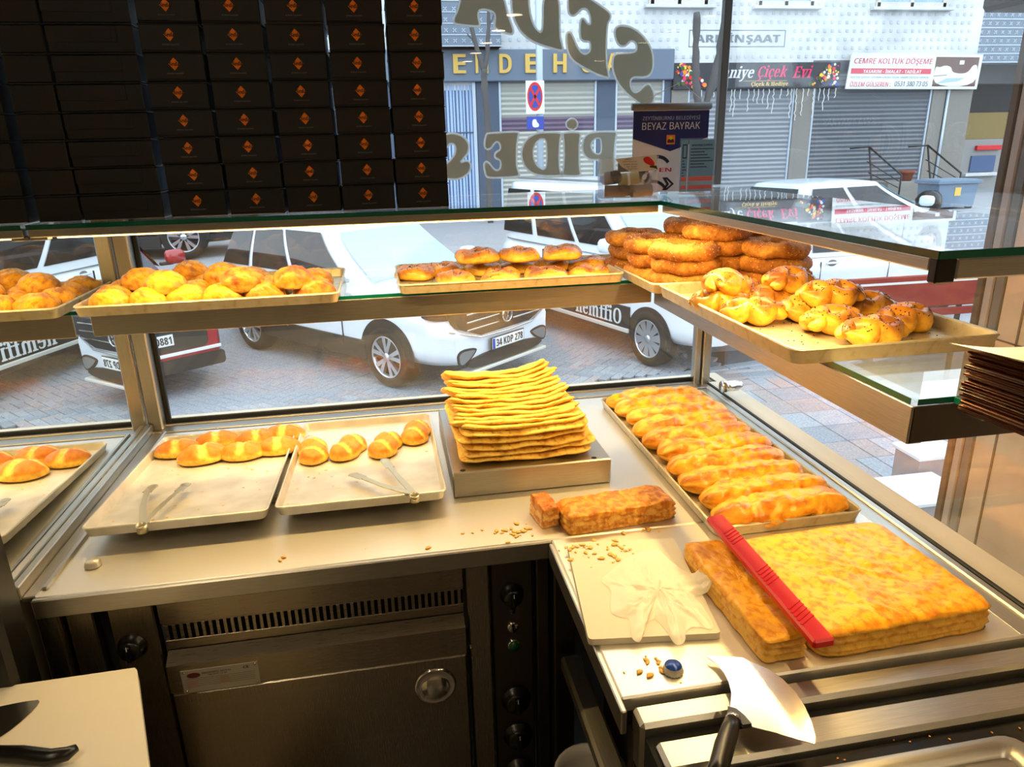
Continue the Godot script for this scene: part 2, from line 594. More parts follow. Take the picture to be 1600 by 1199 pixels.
# ---------------------------------------------------------------- counters
func counters() -> void:
	# front run
	var t := thing("front_counter", "long stainless steel worktop under the front window", "counter")
	var top := S()
	bbs(top, -0.70, 1.035, 0.872, TOP, -2.10, -1.276, 0.003)
	part(t, "worktop", done(top), M.worktop)
	var ed := S()
	bbs(ed, -0.703, 0.291, 0.858, TOP - 0.001, -1.279, -1.268, 0.004)
	part(t, "front_edge", done(ed), M.steel_x)
	var ch := S()     # channel at the foot of the mirror
	bbs(ch, -0.738, -0.722, 0.895, 0.925, -2.12, -1.28, 0.002)
	bbs(ch, -0.722, -0.697, 0.890, 0.9015, -2.12, -1.28, 0.002)
	bbs(ch, -0.697, -0.684, 0.893, 0.906, -2.11, -1.30, 0.003)
	part(t, "channel", done(ch), M.steel_z)
	# side run
	var r := thing("side_counter", "stainless steel worktop under the side window", "counter")
	var tp := S()
	bbs(tp, 0.291, 1.035, 0.872, TOP, -1.274, -0.815, 0.003)
	part(r, "worktop", done(tp), M.worktop)
	var e2 := S()
	bbs(e2, 0.283, 0.292, 0.856, TOP - 0.001, -1.262, -0.790, 0.003)
	part(r, "side_edge", done(e2), M.steel_z)
	# steps down to the stone slab
	var d := thing("counter_rail", "two stainless steel ledges stepping down from worktop to stone slab", "ledge")
	var b1 := S()
	bbs(b1, 0.304, 1.035, 0.80, 0.893, -0.806, -0.764, 0.006)
	part(d, "ledge", done(b1), M.steel_x)
	var b2 := S()
	bbs(b2, 0.318, 1.035, 0.78, 0.882, -0.748, -0.694, 0.006)
	part(d, "ledge", done(b2), M.steel_x)
	var g := S()
	bbs(g, 0.31, 1.03, 0.78, 0.872, -0.815, -0.70, 0.0)
	part(d, "gap", done(g), M.black_gap)
	var c := thing("stone_counter", "black speckled stone slab with an inset steel basin", "counter")
	part(c, "slab", bb(0.325, 1.06, 0.80, 0.868, -0.694, -0.30, 0.004), M.stone)
	var rim := S(false)
	var o := rect(0.42, 0.83, -0.672, -0.33, 0.03)
	var i := rect(0.462, 0.788, -0.640, -0.36, 0.012)
	ring(rim, o, 0.8685, i, 0.876)
	ring(rim, i, 0.876, rect(0.467, 0.783, -0.635, -0.365, 0.01), 0.860)
	part(c, "basin_rim", done(rim), M.steel_x)
	part(c, "basin", flat(rect(0.465, 0.785, -0.637, -0.362, 0.01), 0.8685, 0.8695), M.steel_x)
	# cabinet below the side run
	var cab := thing("side_cabinet", "dark steel base unit below the side worktop", "cabinet")
	part(cab, "body", bb(0.415, 1.03, 0.02, 0.775, -1.25, -0.32, 0.004), M.dark_steel)
	part(cab, "panel", bb(0.40, 0.414, 0.30, 0.855, -1.24, -0.83, 0.003), M.dark_steel)
	part(cab, "rail", bb(0.302, 0.345, 0.60, 0.635, -1.24, -0.40, 0.006), M.steel_z)
	part(cab, "bracket", bb(0.302, 0.345, 0.635, 0.86, -0.815, -0.79, 0.004), M.dark_steel)

func ring(st: SurfaceTool, a: PackedVector2Array, ya: float, b: PackedVector2Array, yb: float) -> void:
	for k in a.size():
		var n := (k + 1) % a.size()
		var v0 := Vector3(a[k].x, ya, a[k].y)
		var v1 := Vector3(a[n].x, ya, a[n].y)
		var v2 := Vector3(b[n].x, yb, b[n].y)
		var v3 := Vector3(b[k].x, yb, b[k].y)
		st.add_vertex(v0); st.add_vertex(v1); st.add_vertex(v2)
		st.add_vertex(v0); st.add_vertex(v2); st.add_vertex(v3)

func oven() -> void:
	var t := thing("oven", "brushed steel oven with slotted vent below the front worktop", "oven")
	var z := -1.305
	part(t, "body", bb(-0.505, 0.105, 0.02, 0.858, -2.0, z - 0.02, 0.003), M.dark_steel)
	part(t, "top_panel", bb(-0.505, 0.106, 0.788, 0.857, z - 0.02, z, 0.002), M.oven_x)
	# vent plate with real slots
	var v := S()
	var n := 42
	var x0 := -0.497
	var w := 0.593 / n
	bbs(v, -0.503, 0.104, 0.780, 0.787, z - 0.012, z - 0.008, 0.0005)
	bbs(v, -0.503, 0.104, 0.722, 0.744, z - 0.012, z - 0.008, 0.0005)
	for k in n + 1:
		bbs(v, x0 + w * k - w * 0.24, x0 + w * k + w * 0.24, 0.744, 0.780, z - 0.012, z - 0.008, 0.0005)
	part(t, "vent_grille", done(v), M.oven_x)
	part(t, "vent_back", bb(-0.503, 0.104, 0.722, 0.787, z - 0.022, z - 0.019, 0.0), M.black_gap)
	var h := S()
	var prof := PackedVector2Array([Vector2(0, 0.722), Vector2(0.030, 0.706), Vector2(0.030, 0.640), Vector2(0.0, 0.640)])
	prism(h, prof, 0.604, Transform3D(Basis(Vector3(0, 0, 1), Vector3(0, 1, 0), Vector3(-1, 0, 0)), Vector3(0.103, 0, z - 0.006)))
	part(t, "hood_lip", done(h), M.oven_x)
	var door := part(t, "door", bb(-0.503, 0.104, 0.10, 0.632, z - 0.004, z + 0.018, 0.004), M.oven_y)
	part(door, "cup_handle", turned([Vector2(0.0, 0.012), Vector2(0.014, 0.0112), Vector2(0.028, 0.008), Vector2(0.037, 0.002), Vector2(0.040, 0.005), Vector2(0.045, 0.004), Vector2(0.046, 0.0)], 32, Transform3D(ONZ, Vector3(0.031, 0.562, z + 0.019))), M.chrome)
	part(door, "recess", turned([Vector2(0.0, 0.0), Vector2(0.040, 0.0005)], 32, Transform3D(ONZ, Vector3(0.031, 0.562, z + 0.0185))), M.oven_y)
	# rating plate
	var pl := part(t, "rating_plate", bb(-0.476, -0.326, 0.637, 0.692, z + 0.024, z + 0.0255, 0.0005), M.plate)
	for p in [Vector2(-0.470, 0.687), Vector2(-0.332, 0.687), Vector2(-0.470, 0.642), Vector2(-0.332, 0.642)]:
		part(pl, "rivet", turned([Vector2(0.0025, 0.0), Vector2(0.002, 0.0012), Vector2(0, 0.0016)], 10, Transform3D(ONZ, Vector3(p.x, p.y, z + 0.0255))), M.chrome)
	part(pl, "oval_badge", slab(disc(-0.452, 0.6785, 0.013, 0.0062), 0.0004, Transform3D(Basis(), Vector3(0, 0, z + 0.0255))), M.dark_red)
	var pz := z + 0.0256
	txt(pl, "ENDÜSTRİYEL MUTFAK", sans, M.black_print, Transform3D(Basis(), Vector3(-0.407, 0.682, pz)), 0.056, 0.005, 0.0003)
	txt(pl, "SAN. VE TİC. LTD. ŞTİ.", sans, M.black_print, Transform3D(Basis(), Vector3(-0.405, 0.676, pz)), 0.036, 0.004, 0.0003)
	txt(pl, "CE", sansb, M.black_print, Transform3D(Basis(), Vector3(-0.350, 0.683, pz)), 0.011, 0.006, 0.0003)
	var ln := S()
	for k in 5:
		bbs(ln, -0.47, -0.334, 0.652 + 0.0045 * k, 0.6524 + 0.0045 * k, pz, pz + 0.0002, 0.0)
	part(pl, "ruled_lines", done(ln), M.black_print)
	part(pl, "stamp", bb(-0.466, -0.446, 0.649, 0.667, pz, pz + 0.0003, 0.0), M.rust)
	part(pl, "stamp", bb(-0.402, -0.386, 0.652, 0.668, pz, pz + 0.0003, 0.0), M.rust)
	# uprights on either side
	var l := thing("oven_upright", "steel upright panel left of the oven with one black dial", "panel")
	var ls := S()
	bbs(ls, -0.705, -0.667, 0.02, 0.895, -1.32, -1.272, 0.003)
	bbs(ls, -0.664, -0.615, 0.02, 0.857, -1.33, -1.292, 0.003)
	bbs(ls, -0.594, -0.510, 0.02, 0.857, -1.33, z + 0.004, 0.003)
	part(l, "upright", done(ls), M.oven_y)
	part(l, "groove", bb(-0.62, -0.59, 0.02, 0.855, -1.34, -1.318, 0.0), M.black_gap)
	dial(l, Vector3(-0.560, 0.752, z + 0.004), 0.028)
	var r := thing("oven_controls", "dark steel control panel right of the oven with dials and a green button", "panel")
	part(r, "upright", bb(0.112, 0.160, 0.02, 0.857, -1.33, z + 0.006, 0.003), M.oven_y)
	part(r, "face", bb(0.165, 0.256, 0.02, 0.857, -1.33, z + 0.002, 0.003), M.dark_steel)
	part(r, "upright", bb(0.262, 0.290, 0.02, 0.870, -1.33, z + 0.012, 0.003), M.dark_steel)
	part(r, "upright", bb(0.294, 0.34, 0.02, 0.856, -1.36, -1.262, 0.003), M.dark_steel)
	dial(r, Vector3(0.209, 0.760, z + 0.002), 0.026)
	dial(r, Vector3(0.212, 0.479, z + 0.002), 0.034)
	dial(r, Vector3(0.214, 0.375, z + 0.002), 0.034)
	dial(r, Vector3(0.215, 0.27, z + 0.002), 0.034)
	part(r, "indicator", turned([Vector2(0.007, 0.0), Vector2(0.006, 0.004), Vector2(0, 0.005)], 14, Transform3D(ONZ, Vector3(0.209, 0.717, z + 0.002))), M.black_plastic)
	var sw := part(r, "switch", turned([Vector2(0.013, 0.0), Vector2(0.013, 0.004), Vector2(0.009, 0.006), Vector2(0, 0.006)], 20, Transform3D(ONZ, Vector3(0.209, 0.676, z + 0.002))), M.chrome)
	part(sw, "lever", bb(0.206, 0.212, 0.668, 0.686, z + 0.006, z + 0.018, 0.002), M.black_plastic)
	var gb := part(r, "button_ring", turned([Vector2(0.014, 0.0), Vector2(0.014, 0.006), Vector2(0.012, 0.007)], 20, Transform3D(ONZ, Vector3(0.210, 0.630, z + 0.002))), M.chrome)
	part(gb, "green_button", turned([Vector2(0.0118, 0.0), Vector2(0.0115, 0.012), Vector2(0, 0.013)], 20, Transform3D(ONZ, Vector3(0.210, 0.630, z + 0.002))), M.green)
	# white bin in the dark corner below
	var b := thing("waste_bin", "pale plastic bin standing in the dark gap under the side worktop", "bin", Vector3(0.32, 0.0, -1.06))
	part(b, "bucket", turned([Vector2(0, 0.0), Vector2(0.055, 0.0), Vector2(0.06, 0.2), Vector2(0.07, 0.48), Vector2(0.074, 0.488), Vector2(0.074, 0.495), Vector2(0.067, 0.495), Vector2(0.064, 0.47), Vector2(0.055, 0.05), Vector2(0, 0.05)], 24), M.white_plastic)

func dial(p: Node3D, at: Vector3, r: float) -> void:
	var d := part(p, "dial", turned([Vector2(r, 0.0), Vector2(r, 0.004), Vector2(r * 0.82, 0.006), Vector2(r * 0.78, 0.02), Vector2(r * 0.7, 0.023), Vector2(0, 0.023)], 28, Transform3D(ONZ, at)), M.black_plastic)
	part(d, "grip", box(at + Vector3(0, 0, 0.026), Vector3(r * 0.3, r * 1.3, 0.012), 0.002), M.black_plastic)
	part(d, "pointer", box(at + Vector3(0, r * 0.55, 0.0325), Vector3(0.0015, r * 0.35, 0.0006), 0.0), M.white_print)

# ---------------------------------------------------------------- shelves
func shelves() -> void:
	# middle shelf: two glass sheets on folded steel rails
	var f := thing("middle_front_shelf", "middle glass shelf on a wide steel rail along the front window", "shelf")
	part(f, "glass", bb(-0.735, 0.70, SHELF - 0.009, SHELF, -2.165, -1.842, 0.0), M.shelf_glass)
	part(f, "glass_edge", bb(-0.735, 0.70, SHELF - 0.009, SHELF, -1.842, -1.8412, 0.0), M.glass_edge)
	var r := S()
	bbs(r, -0.720, 0.708, 1.263, 1.3185, -1.846, -1.840, 0.0015)
	bbs(r, -0.720, 0.708, 1.263, 1.2655, -1.862, -1.842, 0.0008)
	part(f, "rail", done(r), M.steel_x)
	part(f, "clip", bb(-0.735, -0.715, 1.290, 1.318, -1.98, -1.955, 0.001), M.steel_z)
	part(f, "clip", bb(-0.738, -0.70, 1.314, 1.318, -1.885, -1.865, 0.001), M.steel_z)
	var s := thing("middle_side_shelf", "middle glass shelf on a steel rail along the side window", "shelf")
	part(s, "glass", flat(PackedVector2Array([Vector2(0.716, -2.16), Vector2(1.035, -2.16), Vector2(1.035, -0.832), Vector2(0.722, -0.832), Vector2(0.716, -0.838)]), SHELF - 0.009, SHELF), M.shelf_glass)
	var ge := S()
	bbs(ge, 0.7148, 0.716, SHELF - 0.009, SHELF, -2.1, -0.838, 0.0)
	bbs(ge, 0.722, 1.035, SHELF - 0.009, SHELF, -0.832, -0.831, 0.0)
	part(s, "glass_edge", done(ge), M.glass_edge)
	var q := S()
	bbs(q, 0.712, 0.718, 1.261, 1.3185, -1.832, -0.829, 0.0015)
	bbs(q, 0.714, 0.736, 1.261, 1.2635, -1.832, -0.829, 0.0008)
	part(s, "rail", done(q), M.steel_z)
	var en := S()
	bbs(en, 0.714, 0.90, 1.262, 1.318, -0.833, -0.829, 0.001)
	part(s, "end_plate", done(en), M.dark_steel)
	part(s, "clip", bb(0.80, 0.83, 1.300, 1.318, -0.829, -0.80, 0.001), M.steel_z)
	# small sheet beyond it that carries the paper
	var p := thing("small_side_shelf", "small glass shelf at the near end of the side window", "shelf")
	part(p, "glass", bb(0.778, 1.035, SHELF - 0.009, SHELF, -0.829, -0.52, 0.0), M.shelf_glass)
	var pe := S()
	bbs(pe, 0.777, 0.778, SHELF - 0.009, SHELF, -0.829, -0.52, 0.0)
	part(p, "glass_edge", done(pe), M.glass_edge)
	# top shelf: an L of glass on slim rails
	var t := thing("top_front_shelf", "top glass shelf with green edge carrying the black boxes", "shelf")
	part(t, "glass", bb(-0.735, 1.035, ROOF - 0.010, ROOF, -2.17, -1.660, 0.0), M.shelf_glass)
	part(t, "glass_edge", bb(-0.735, 0.652, ROOF - 0.010, ROOF, -1.660, -1.6588, 0.0), M.glass_edge)
	var tr := S()
	bbs(tr, -0.735, 0.650, 1.522, 1.539, -1.705, -1.664, 0.002)
	part(t, "rail", done(tr), M.steel_x)
	part(t, "clip", bb(-0.738, -0.705, 1.515, 1.5235, -1.700, -1.675, 0.001), M.steel_z)
	part(t, "clip", bb(-0.738, -0.70, 1.515, 1.5235, -1.82, -1.795, 0.001), M.steel_z)
	var u := thing("top_side_shelf", "top glass shelf with green edge along the side window", "shelf")
	part(u, "glass", bb(0.653, 1.035, ROOF - 0.010, ROOF, -1.659, -0.757, 0.0), M.shelf_glass)
	var ue := S()
	bbs(ue, 0.6518, 0.653, ROOF - 0.010, ROOF, -1.659, -0.757, 0.0)
	bbs(ue, 0.653, 1.035, ROOF - 0.010, ROOF, -0.757, -0.756, 0.0)
	part(u, "glass_edge", done(ue), M.glass_edge)
	var ur := S()
	bbs(ur, 0.656, 0.684, 1.522, 1.539, -1.658, -0.775, 0.002)
	part(u, "rail", done(ur), M.steel_z)
	part(u, "end_cap", bb(0.655, 0.683, 1.508, 1.539, -0.775, -0.760, 0.002), M.black_plastic)
	part(u, "end_rail", bb(0.683, 1.035, 1.512, 1.538, -0.772, -0.760, 0.002), M.steel_x)

func more_materials() -> void:
	var ds := mat("dark_steel", Color(0.36, 0.33, 0.30), 0.38, 1.0)
	ds.roughness_texture = M.steel_y.roughness_texture
	tri_map(ds, Vector3(60, 1.2, 60))
	for a in [["oven_x", Vector3(1.2, 60, 60)], ["oven_y", Vector3(60, 1.2, 60)]]:
		var m := mat(a[0], Color(0.60, 0.565, 0.51), 0.30, 1.0)
		m.roughness_texture = M.steel_y.roughness_texture
		tri_map(m, a[1])
	mat("dark_red", Color(0.30, 0.03, 0.07), 0.4)
	mat("plate", Color(0.62, 0.60, 0.56), 0.45, 0.4)
	mat("rust", Color(0.55, 0.45, 0.40), 0.7)
	mat("green", Color(0.02, 0.28, 0.12), 0.35)
	mat("white_plastic", Color(0.80, 0.78, 0.74), 0.45)

# ---------------------------------------------------------------- bread
func crust(n: String, ramp: Array, sc: float, bump_cm: float, rough := 0.5, coat := 0.0, bfreq := 0.03, bkind := FastNoiseLite.TYPE_SIMPLEX_SMOOTH, stretch := Vector3.ONE) -> void:
	var m := mat(n, Color(1, 1, 1), rough)
	m.vertex_color_use_as_albedo = true
	m.metallic_specular = 0.35
	m.albedo_texture = ntex(0.008, 512, ramp, false, 6, FastNoiseLite.TYPE_SIMPLEX_SMOOTH, n.length())
	m.heightmap_enabled = true
	m.heightmap_texture = ntex(bfreq, 512, [], false, 4, bkind, n.length() + 3)
	m.heightmap_scale = bump_cm
	tri_map(m, stretch * sc)
	if coat > 0.0:
		m.clearcoat_enabled = true
		m.clearcoat = coat
		m.clearcoat_roughness = 0.25

func bread_materials() -> void:
	var W := Color(1, 1, 1)
	crust("crust_dome", [[0.0, Color(0.62, 0.46, 0.32)], [0.34, Color(0.86, 0.76, 0.64)], [0.5, Color(0.97, 0.93, 0.88)], [1.0, W]], 11.0, 0.14, 0.45, 0.15, 0.022)
	crust("crust_ring", [[0.0, Color(0.66, 0.50, 0.38)], [0.4, Color(0.92, 0.86, 0.80)], [1.0, W]], 10.0, 0.05, 0.38, 0.3)
	crust("crust_simit", [[0.0, Color(0.60, 0.46, 0.34)], [0.5, Color(0.90, 0.82, 0.74)], [1.0, W]], 16.0, 0.16, 0.6, 0.0, 0.10, FastNoiseLite.TYPE_CELLULAR)
	crust("crust_split", [[0.0, Color(0.80, 0.66, 0.52)], [0.5, Color(0.96, 0.9, 0.84)], [1.0, W]], 14.0, 0.06, 0.45, 0.15, 0.09, FastNoiseLite.TYPE_CELLULAR)
	crust("crust_pide", [[0.0, Color(0.62, 0.46, 0.32)], [0.30, Color(0.90, 0.82, 0.70)], [0.5, W], [1.0, W]], 9.0, 0.05, 0.7, 0.0, 0.04)
	crust("crust_roll", [[0.0, Color(0.66, 0.46, 0.26)], [0.36, Color(0.88, 0.74, 0.56)], [0.52, Color(0.98, 0.94, 0.88)], [1.0, W]], 8.0, 0.10, 0.36, 0.25, 0.05, FastNoiseLite.TYPE_SIMPLEX_SMOOTH, Vector3(0.45, 1, 1))
	crust("crust_slab", [[0.0, Color(0.80, 0.56, 0.34)], [0.38, Color(0.93, 0.82, 0.66)], [0.54, Color(1.0, 0.96, 0.90)], [1.0, W]], 9.0, 0.06, 0.36, 0.15, 0.04)
	crust("crust_bar", [[0.0, Color(0.70, 0.48, 0.30)], [0.40, Color(0.90, 0.75, 0.56)], [0.6, Color(1.0, 0.95, 0.88)], [1.0, W]], 12.0, 0.10, 0.40, 0.2, 0.05)
	mat("black_seed", Color(0.03, 0.025, 0.02), 0.5)
	mat("sesame", Color(0.86, 0.62, 0.30), 0.5)
	mat("crumb", Color(0.90, 0.70, 0.36), 0.7)

func mixc(a: Color, b: Color, t: float) -> Color:
	return a.lerp(b, clampf(t, 0.0, 1.0))

func sstep(a: float, b: float, x: float) -> float:
	return smoothstep(a, b, x)

func seed_mesh(l: float, w: float) -> ArrayMesh:
	return sheet(5, 6, func(i: int, j: int) -> Array:
		var p := PI * i / 4.0
		var a := TAU * j / 6.0
		return [Vector3(-cos(p) * l, sin(p) * cos(a) * w, sin(p) * sin(a) * w * 1.3), Color.WHITE], false, true)

# scatter little seeds on a surface P(u, v)
func scatter(P: Callable, n: int, keep: Callable, lift := 0.0) -> Array:
	var out := []
	var tries := 0
	while out.size() < n and tries < n * 12:
		tries += 1
		var u := rng.randf()
		var v := rng.randf()
		var p: Vector3 = P.call(u, v)
		var du: Vector3 = (P.call(u + 0.01, v) as Vector3) - p
		var dv: Vector3 = (P.call(u, v + 0.01) as Vector3) - p
		var nn := du.cross(dv).normalized()
		if nn.y < 0.0 and absf(nn.y) > 0.3:
			nn = -nn
		if not keep.call(p, nn):
			continue
		var t := du.normalized().rotated(nn, rng.randf() * TAU)
		out.append(Transform3D(Basis(t, nn, t.cross(nn)), p + nn * lift))
	return out

# --- shapes, each P(u, v) with u, v in 0..1
func dome_point(u: float, v: float, s: float) -> Vector3:
	var p := u * PI
	var a := v * TAU
	var d := Vector3(sin(p) * cos(a), -cos(p), sin(p) * sin(a))
	var n := nz.get_noise_3d(d.x * 1.6 + s * 7.0, d.y * 1.6, d.z * 1.6)
	var n2 := absf(nz.get_noise_3d(d.x * 5.0 + s * 3.0, d.y * 5.0, d.z * 5.0))
	var r := 1.0 + 0.10 * n - 0.07 * exp(-n2 * n2 * 90.0) * maxf(d.y, 0.0)
	var y := d.y * (0.043 if d.y > 0.0 else 0.014)
	var x := d.x * 0.053 * r
	var z := d.z * 0.042 * r
	if d.y < -0.2:
		y = maxf(y, -0.010)
	y = y * r + 0.010
	# the folded lip along the front
	y += 0.005 * exp(-pow((d.z - 0.62) * 6.0, 2.0)) * (1.0 if d.y > 0.0 else 0.3)
	return Vector3(x, y, z)

func dome_mesh(s: float, dark: float) -> ArrayMesh:
	return sheet(22, 34, func(i: int, j: int) -> Array:
		var p := dome_point(i / 21.0, j / 34.0, s)
		var t := sstep(0.006, 0.040, p.y + 0.008 * nz.get_noise_3d(p.x * 40 + s, p.y * 40, p.z * 40))
		var c := mixc(Color(0.48, 0.27, 0.05), Color(0.76, 0.38, 0.02), t)
		var b := nf.get_noise_3d(p.x * 22 + s * 5, p.y * 22, p.z * 22)
		c = mixc(c, Color(0.28, 0.09, 0.02), sstep(0.10, 0.45, b) * 0.75 + dark * sstep(0.012, 0.03, p.y) * 0.75)
		return [p, c], false, true)

func ring_point(u: float, v: float, s: float) -> Vector3:
	var a := u * TAU
	var b := v * TAU
	var r := 0.0275 * (1.0 + 0.13 * cos(2.0 * b + 3.0 * a + s) + 0.10 * nz.get_noise_2d(cos(a) * 2 + s * 9, sin(a) * 2 + s * 4))
	var R := 0.030 + 0.003 * nz.get_noise_2d(s * 20 + cos(a), sin(a))
	var y := sin(b) * r * (0.88 if sin(b) > 0 else 0.55)
	return Vector3((R + cos(b) * r) * cos(a) * 1.12, maxf(y, -0.013) + 0.013, (R + cos(b) * r) * sin(a) * 0.92)

func ring_mesh(s: float, dark: float) -> ArrayMesh:
	return sheet(44, 16, func(i: int, j: int) -> Array:
		var p := ring_point(i / 44.0, j / 16.0, s)
		var b := nf.get_noise_3d(p.x * 16 + s * 5, p.y * 16, p.z * 16)
		var t := sstep(0.010, 0.032, p.y + 0.016 * b + 0.005 * cos(2.0 * TAU * j / 16.0 + 3.0 * TAU * i / 44.0 + s))
		var c := mixc(Color(0.90, 0.57, 0.08), Color(0.64, 0.26, 0.02), t)
		c = mixc(c, Color(0.16, 0.05, 0.015), sstep(0.45, 1.0, t) * (0.30 + dark) * sstep(-0.2, 0.3, b))
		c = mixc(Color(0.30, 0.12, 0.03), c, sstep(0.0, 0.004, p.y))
		return [p, c], true, true)

func simit_point(u: float, v: float, s: float) -> Vector3:
	var a := u * TAU
	var b := v * TAU
	var r := 0.0235 * (1.0 + 0.05 * cos(2.0 * b + 5.0 * a + s) + 0.16 * nz.get_noise_2d(cos(a) * 1.3 + s * 9, sin(a) * 1.3 + s * 4))
	var w := 0.006 * nz.get_noise_2d(cos(a) + s * 3, sin(a) + 40)
	return Vector3((0.062 + cos(b) * r) * cos(a) * 1.05, sin(b) * r * 0.86 + 0.019 + w, (0.062 + cos(b) * r) * sin(a) * 0.95)

func simit_mesh(s: float) -> ArrayMesh:
	return sheet(46, 14, func(i: int, j: int) -> Array:
		var p := simit_point(i / 46.0, j / 14.0, s)
		var b := nf.get_noise_3d(p.x * 14 + s * 5, p.y * 14, p.z * 14)
		var c := mixc(Color(0.54, 0.25, 0.045), Color(0.30, 0.11, 0.02), sstep(-0.1, 0.5, b))
		c = mixc(c, Color(0.85, 0.52, 0.12), sstep(0.25, 0.55, -b) * 0.7)
		return [p, c], true, true)

# plaited loaf: three fat strands woven together
func braid_mesh(s: float, dark: float) -> ArrayMesh:
	var st := S(false)
	var A := []
	A.resize(Mesh.ARRAY_MAX)
	var P := PackedVector3Array()
	var NN := PackedVector3Array()
	var K := PackedColorArray()
	var I := PackedInt32Array()
	for k in 3:
		var base := P.size()
		var m := sheet(30, 12, func(i: int, j: int) -> Array:
			var q := braid_point((k + i / 29.0 * 0.999) / 3.0, j / 12.0, s)
			var b := nf.get_noise_3d(q.x * 15 + s * 5, q.y * 15, q.z * 15)
			var t := sstep(0.014, 0.042, q.y + 0.014 * b)
			var c := mixc(Color(0.92, 0.58, 0.07), Color(0.66, 0.28, 0.02), t)
			c = mixc(c, Color(0.17, 0.05, 0.015), sstep(0.35, 0.95, t) * (0.5 + dark) * sstep(-0.3, 0.2, b))
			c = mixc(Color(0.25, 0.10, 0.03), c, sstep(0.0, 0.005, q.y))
			return [q, c], false, true)
		var r := m.surface_get_arrays(0)
		P.append_array(r[Mesh.ARRAY_VERTEX])
		NN.append_array(r[Mesh.ARRAY_NORMAL])
		K.append_array(r[Mesh.ARRAY_COLOR])
		for x in r[Mesh.ARRAY_INDEX]:
			I.append(x + base)
	A[Mesh.ARRAY_VERTEX] = P
	A[Mesh.ARRAY_NORMAL] = NN
	A[Mesh.ARRAY_COLOR] = K
	A[Mesh.ARRAY_INDEX] = I
	var am := ArrayMesh.new()
	am.add_surface_from_arrays(Mesh.PRIMITIVE_TRIANGLES, A)
	return am

func braid_point(u: float, v: float, s: float) -> Vector3:
	var k := clampi(int(u * 3.0), 0, 2)
	var t := clampf(u * 3.0 - k, 0.0, 1.0)
	var ph := TAU * k / 3.0 + TAU * 0.80 * t + s
	var env := sqrt(maxf(sin(PI * t), 0.0))
	var e2 := 0.35 + 0.65 * env
	var cx := (t - 0.5) * 0.128
	var cz := sin(ph) * 0.025 * e2
	var cy := 0.025 + cos(2.0 * ph) * 0.006
	var r := 0.0245 * env + 0.0005
	var b := v * TAU
	var tx := -cos(PI * t) * 0.010
	var y := cy + sin(b) * r * 0.95
	return Vector3(cx + tx * absf(cos(b)) * 0.3, maxf(y, 0.0), cz + cos(b) * r)

func split_point(u: float, v: float, s: float) -> Vector3:
	var p := u * PI
	var a := v * TAU
	var d := Vector3(sin(p) * cos(a), -cos(p), sin(p) * sin(a))
	var n := nz.get_noise_3d(d.x * 1.3 + s * 7.0, d.y * 1.3, d.z * 1.3)
	var y := d.y * (0.034 if d.y > 0 else 0.010)
	y = maxf(y, -0.007) + 0.007
	var q := Vector3(d.x * 0.056 * (1 + 0.06 * n), y * (1 + 0.08 * n), d.z * 0.043 * (1 + 0.06 * n))
	q.y -= 0.005 * exp(-pow(q.x / 0.008, 2.0)) * sstep(0.015, 0.03, q.y)
	q.y -= 0.003 * exp(-pow((q.z + 0.012) / 0.006, 2.0)) * sstep(0.015, 0.03, q.y)
	return q

func split_mesh(s: float) -> ArrayMesh:
	return sheet(24, 40, func(i: int, j: int) -> Array:
		var p := split_point(i / 23.0, j / 40.0, s)
		var b := nf.get_noise_3d(p.x * 25 + s * 5, p.y * 25, p.z * 25)
		var top := sstep(0.012, 0.020, p.y + 0.004 * b)
		var band := maxf(1.0 - sstep(0.006, 0.011, absf(p.x + 0.003 * b)), 1.0 - sstep(0.002, 0.006, absf(p.z + 0.012)))
		var c := mixc(Color(0.95, 0.66, 0.12), Color(0.66, 0.25, 0.012), top * (1.0 - band))
		c = mixc(c, Color(0.45, 0.14, 0.02), top * (1.0 - band) * sstep(0.1, 0.5, b) * 0.6)
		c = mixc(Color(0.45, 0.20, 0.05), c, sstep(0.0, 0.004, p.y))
		return [p, c], false, true)

func double_point(u: float, v: float, s: float) -> Vector3:
	var p := u * PI
	var a := v * TAU
	var d := Vector3(sin(p) * cos(a), -cos(p), sin(p) * sin(a))
	var pinch := 1.0 - 0.24 * exp(-pow(d.z * 3.0, 2.0))
	var n := nz.get_noise_3d(d.x * 1.3 + s * 7.0, d.y * 1.3, d.z * 1.3)
	var y := d.y * (0.042 if d.y > 0 else 0.010)
	y = maxf(y, -0.007) + 0.007
	var q := Vector3(d.x * 0.045 * pinch * (1 + 0.06 * n), y * (1.0 - 0.30 * exp(-pow(d.z * 3.4, 2.0)) * maxf(d.y, 0.0)) * (1 + 0.07 * n), d.z * 0.074 * (1 + 0.05 * n))
	for sg in [-1.0, 1.0]:
		q.y -= 0.006 * exp(-pow((q.z - sg * 0.036 - q.x * 0.55) / 0.005, 2.0)) * sstep(0.02, 0.034, q.y)
	return q

func double_mesh(s: float) -> ArrayMesh:
	return sheet(30, 46, func(i: int, j: int) -> Array:
		var p := double_point(i / 29.0, j / 46.0, s)
		var b := nf.get_noise_3d(p.x * 25 + s * 5, p.y * 25, p.z * 25)
		var top := sstep(0.012, 0.022, p.y + 0.004 * b)
		var band := 0.0
		for sg in [-1.0, 1.0]:
			band = maxf(band, 1.0 - sstep(0.004, 0.008, absf(p.z - sg * 0.036 - p.x * 0.55)))
		var c := mixc(Color(0.92, 0.60, 0.11), Color(0.66, 0.25, 0.012), top * (1.0 - band * 0.9))
		c = mixc(c, Color(0.40, 0.12, 0.02), top * (1.0 - band) * sstep(0.1, 0.5, b) * 0.5)
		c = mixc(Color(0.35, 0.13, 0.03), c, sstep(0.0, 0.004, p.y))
		return [p, c], false, true)

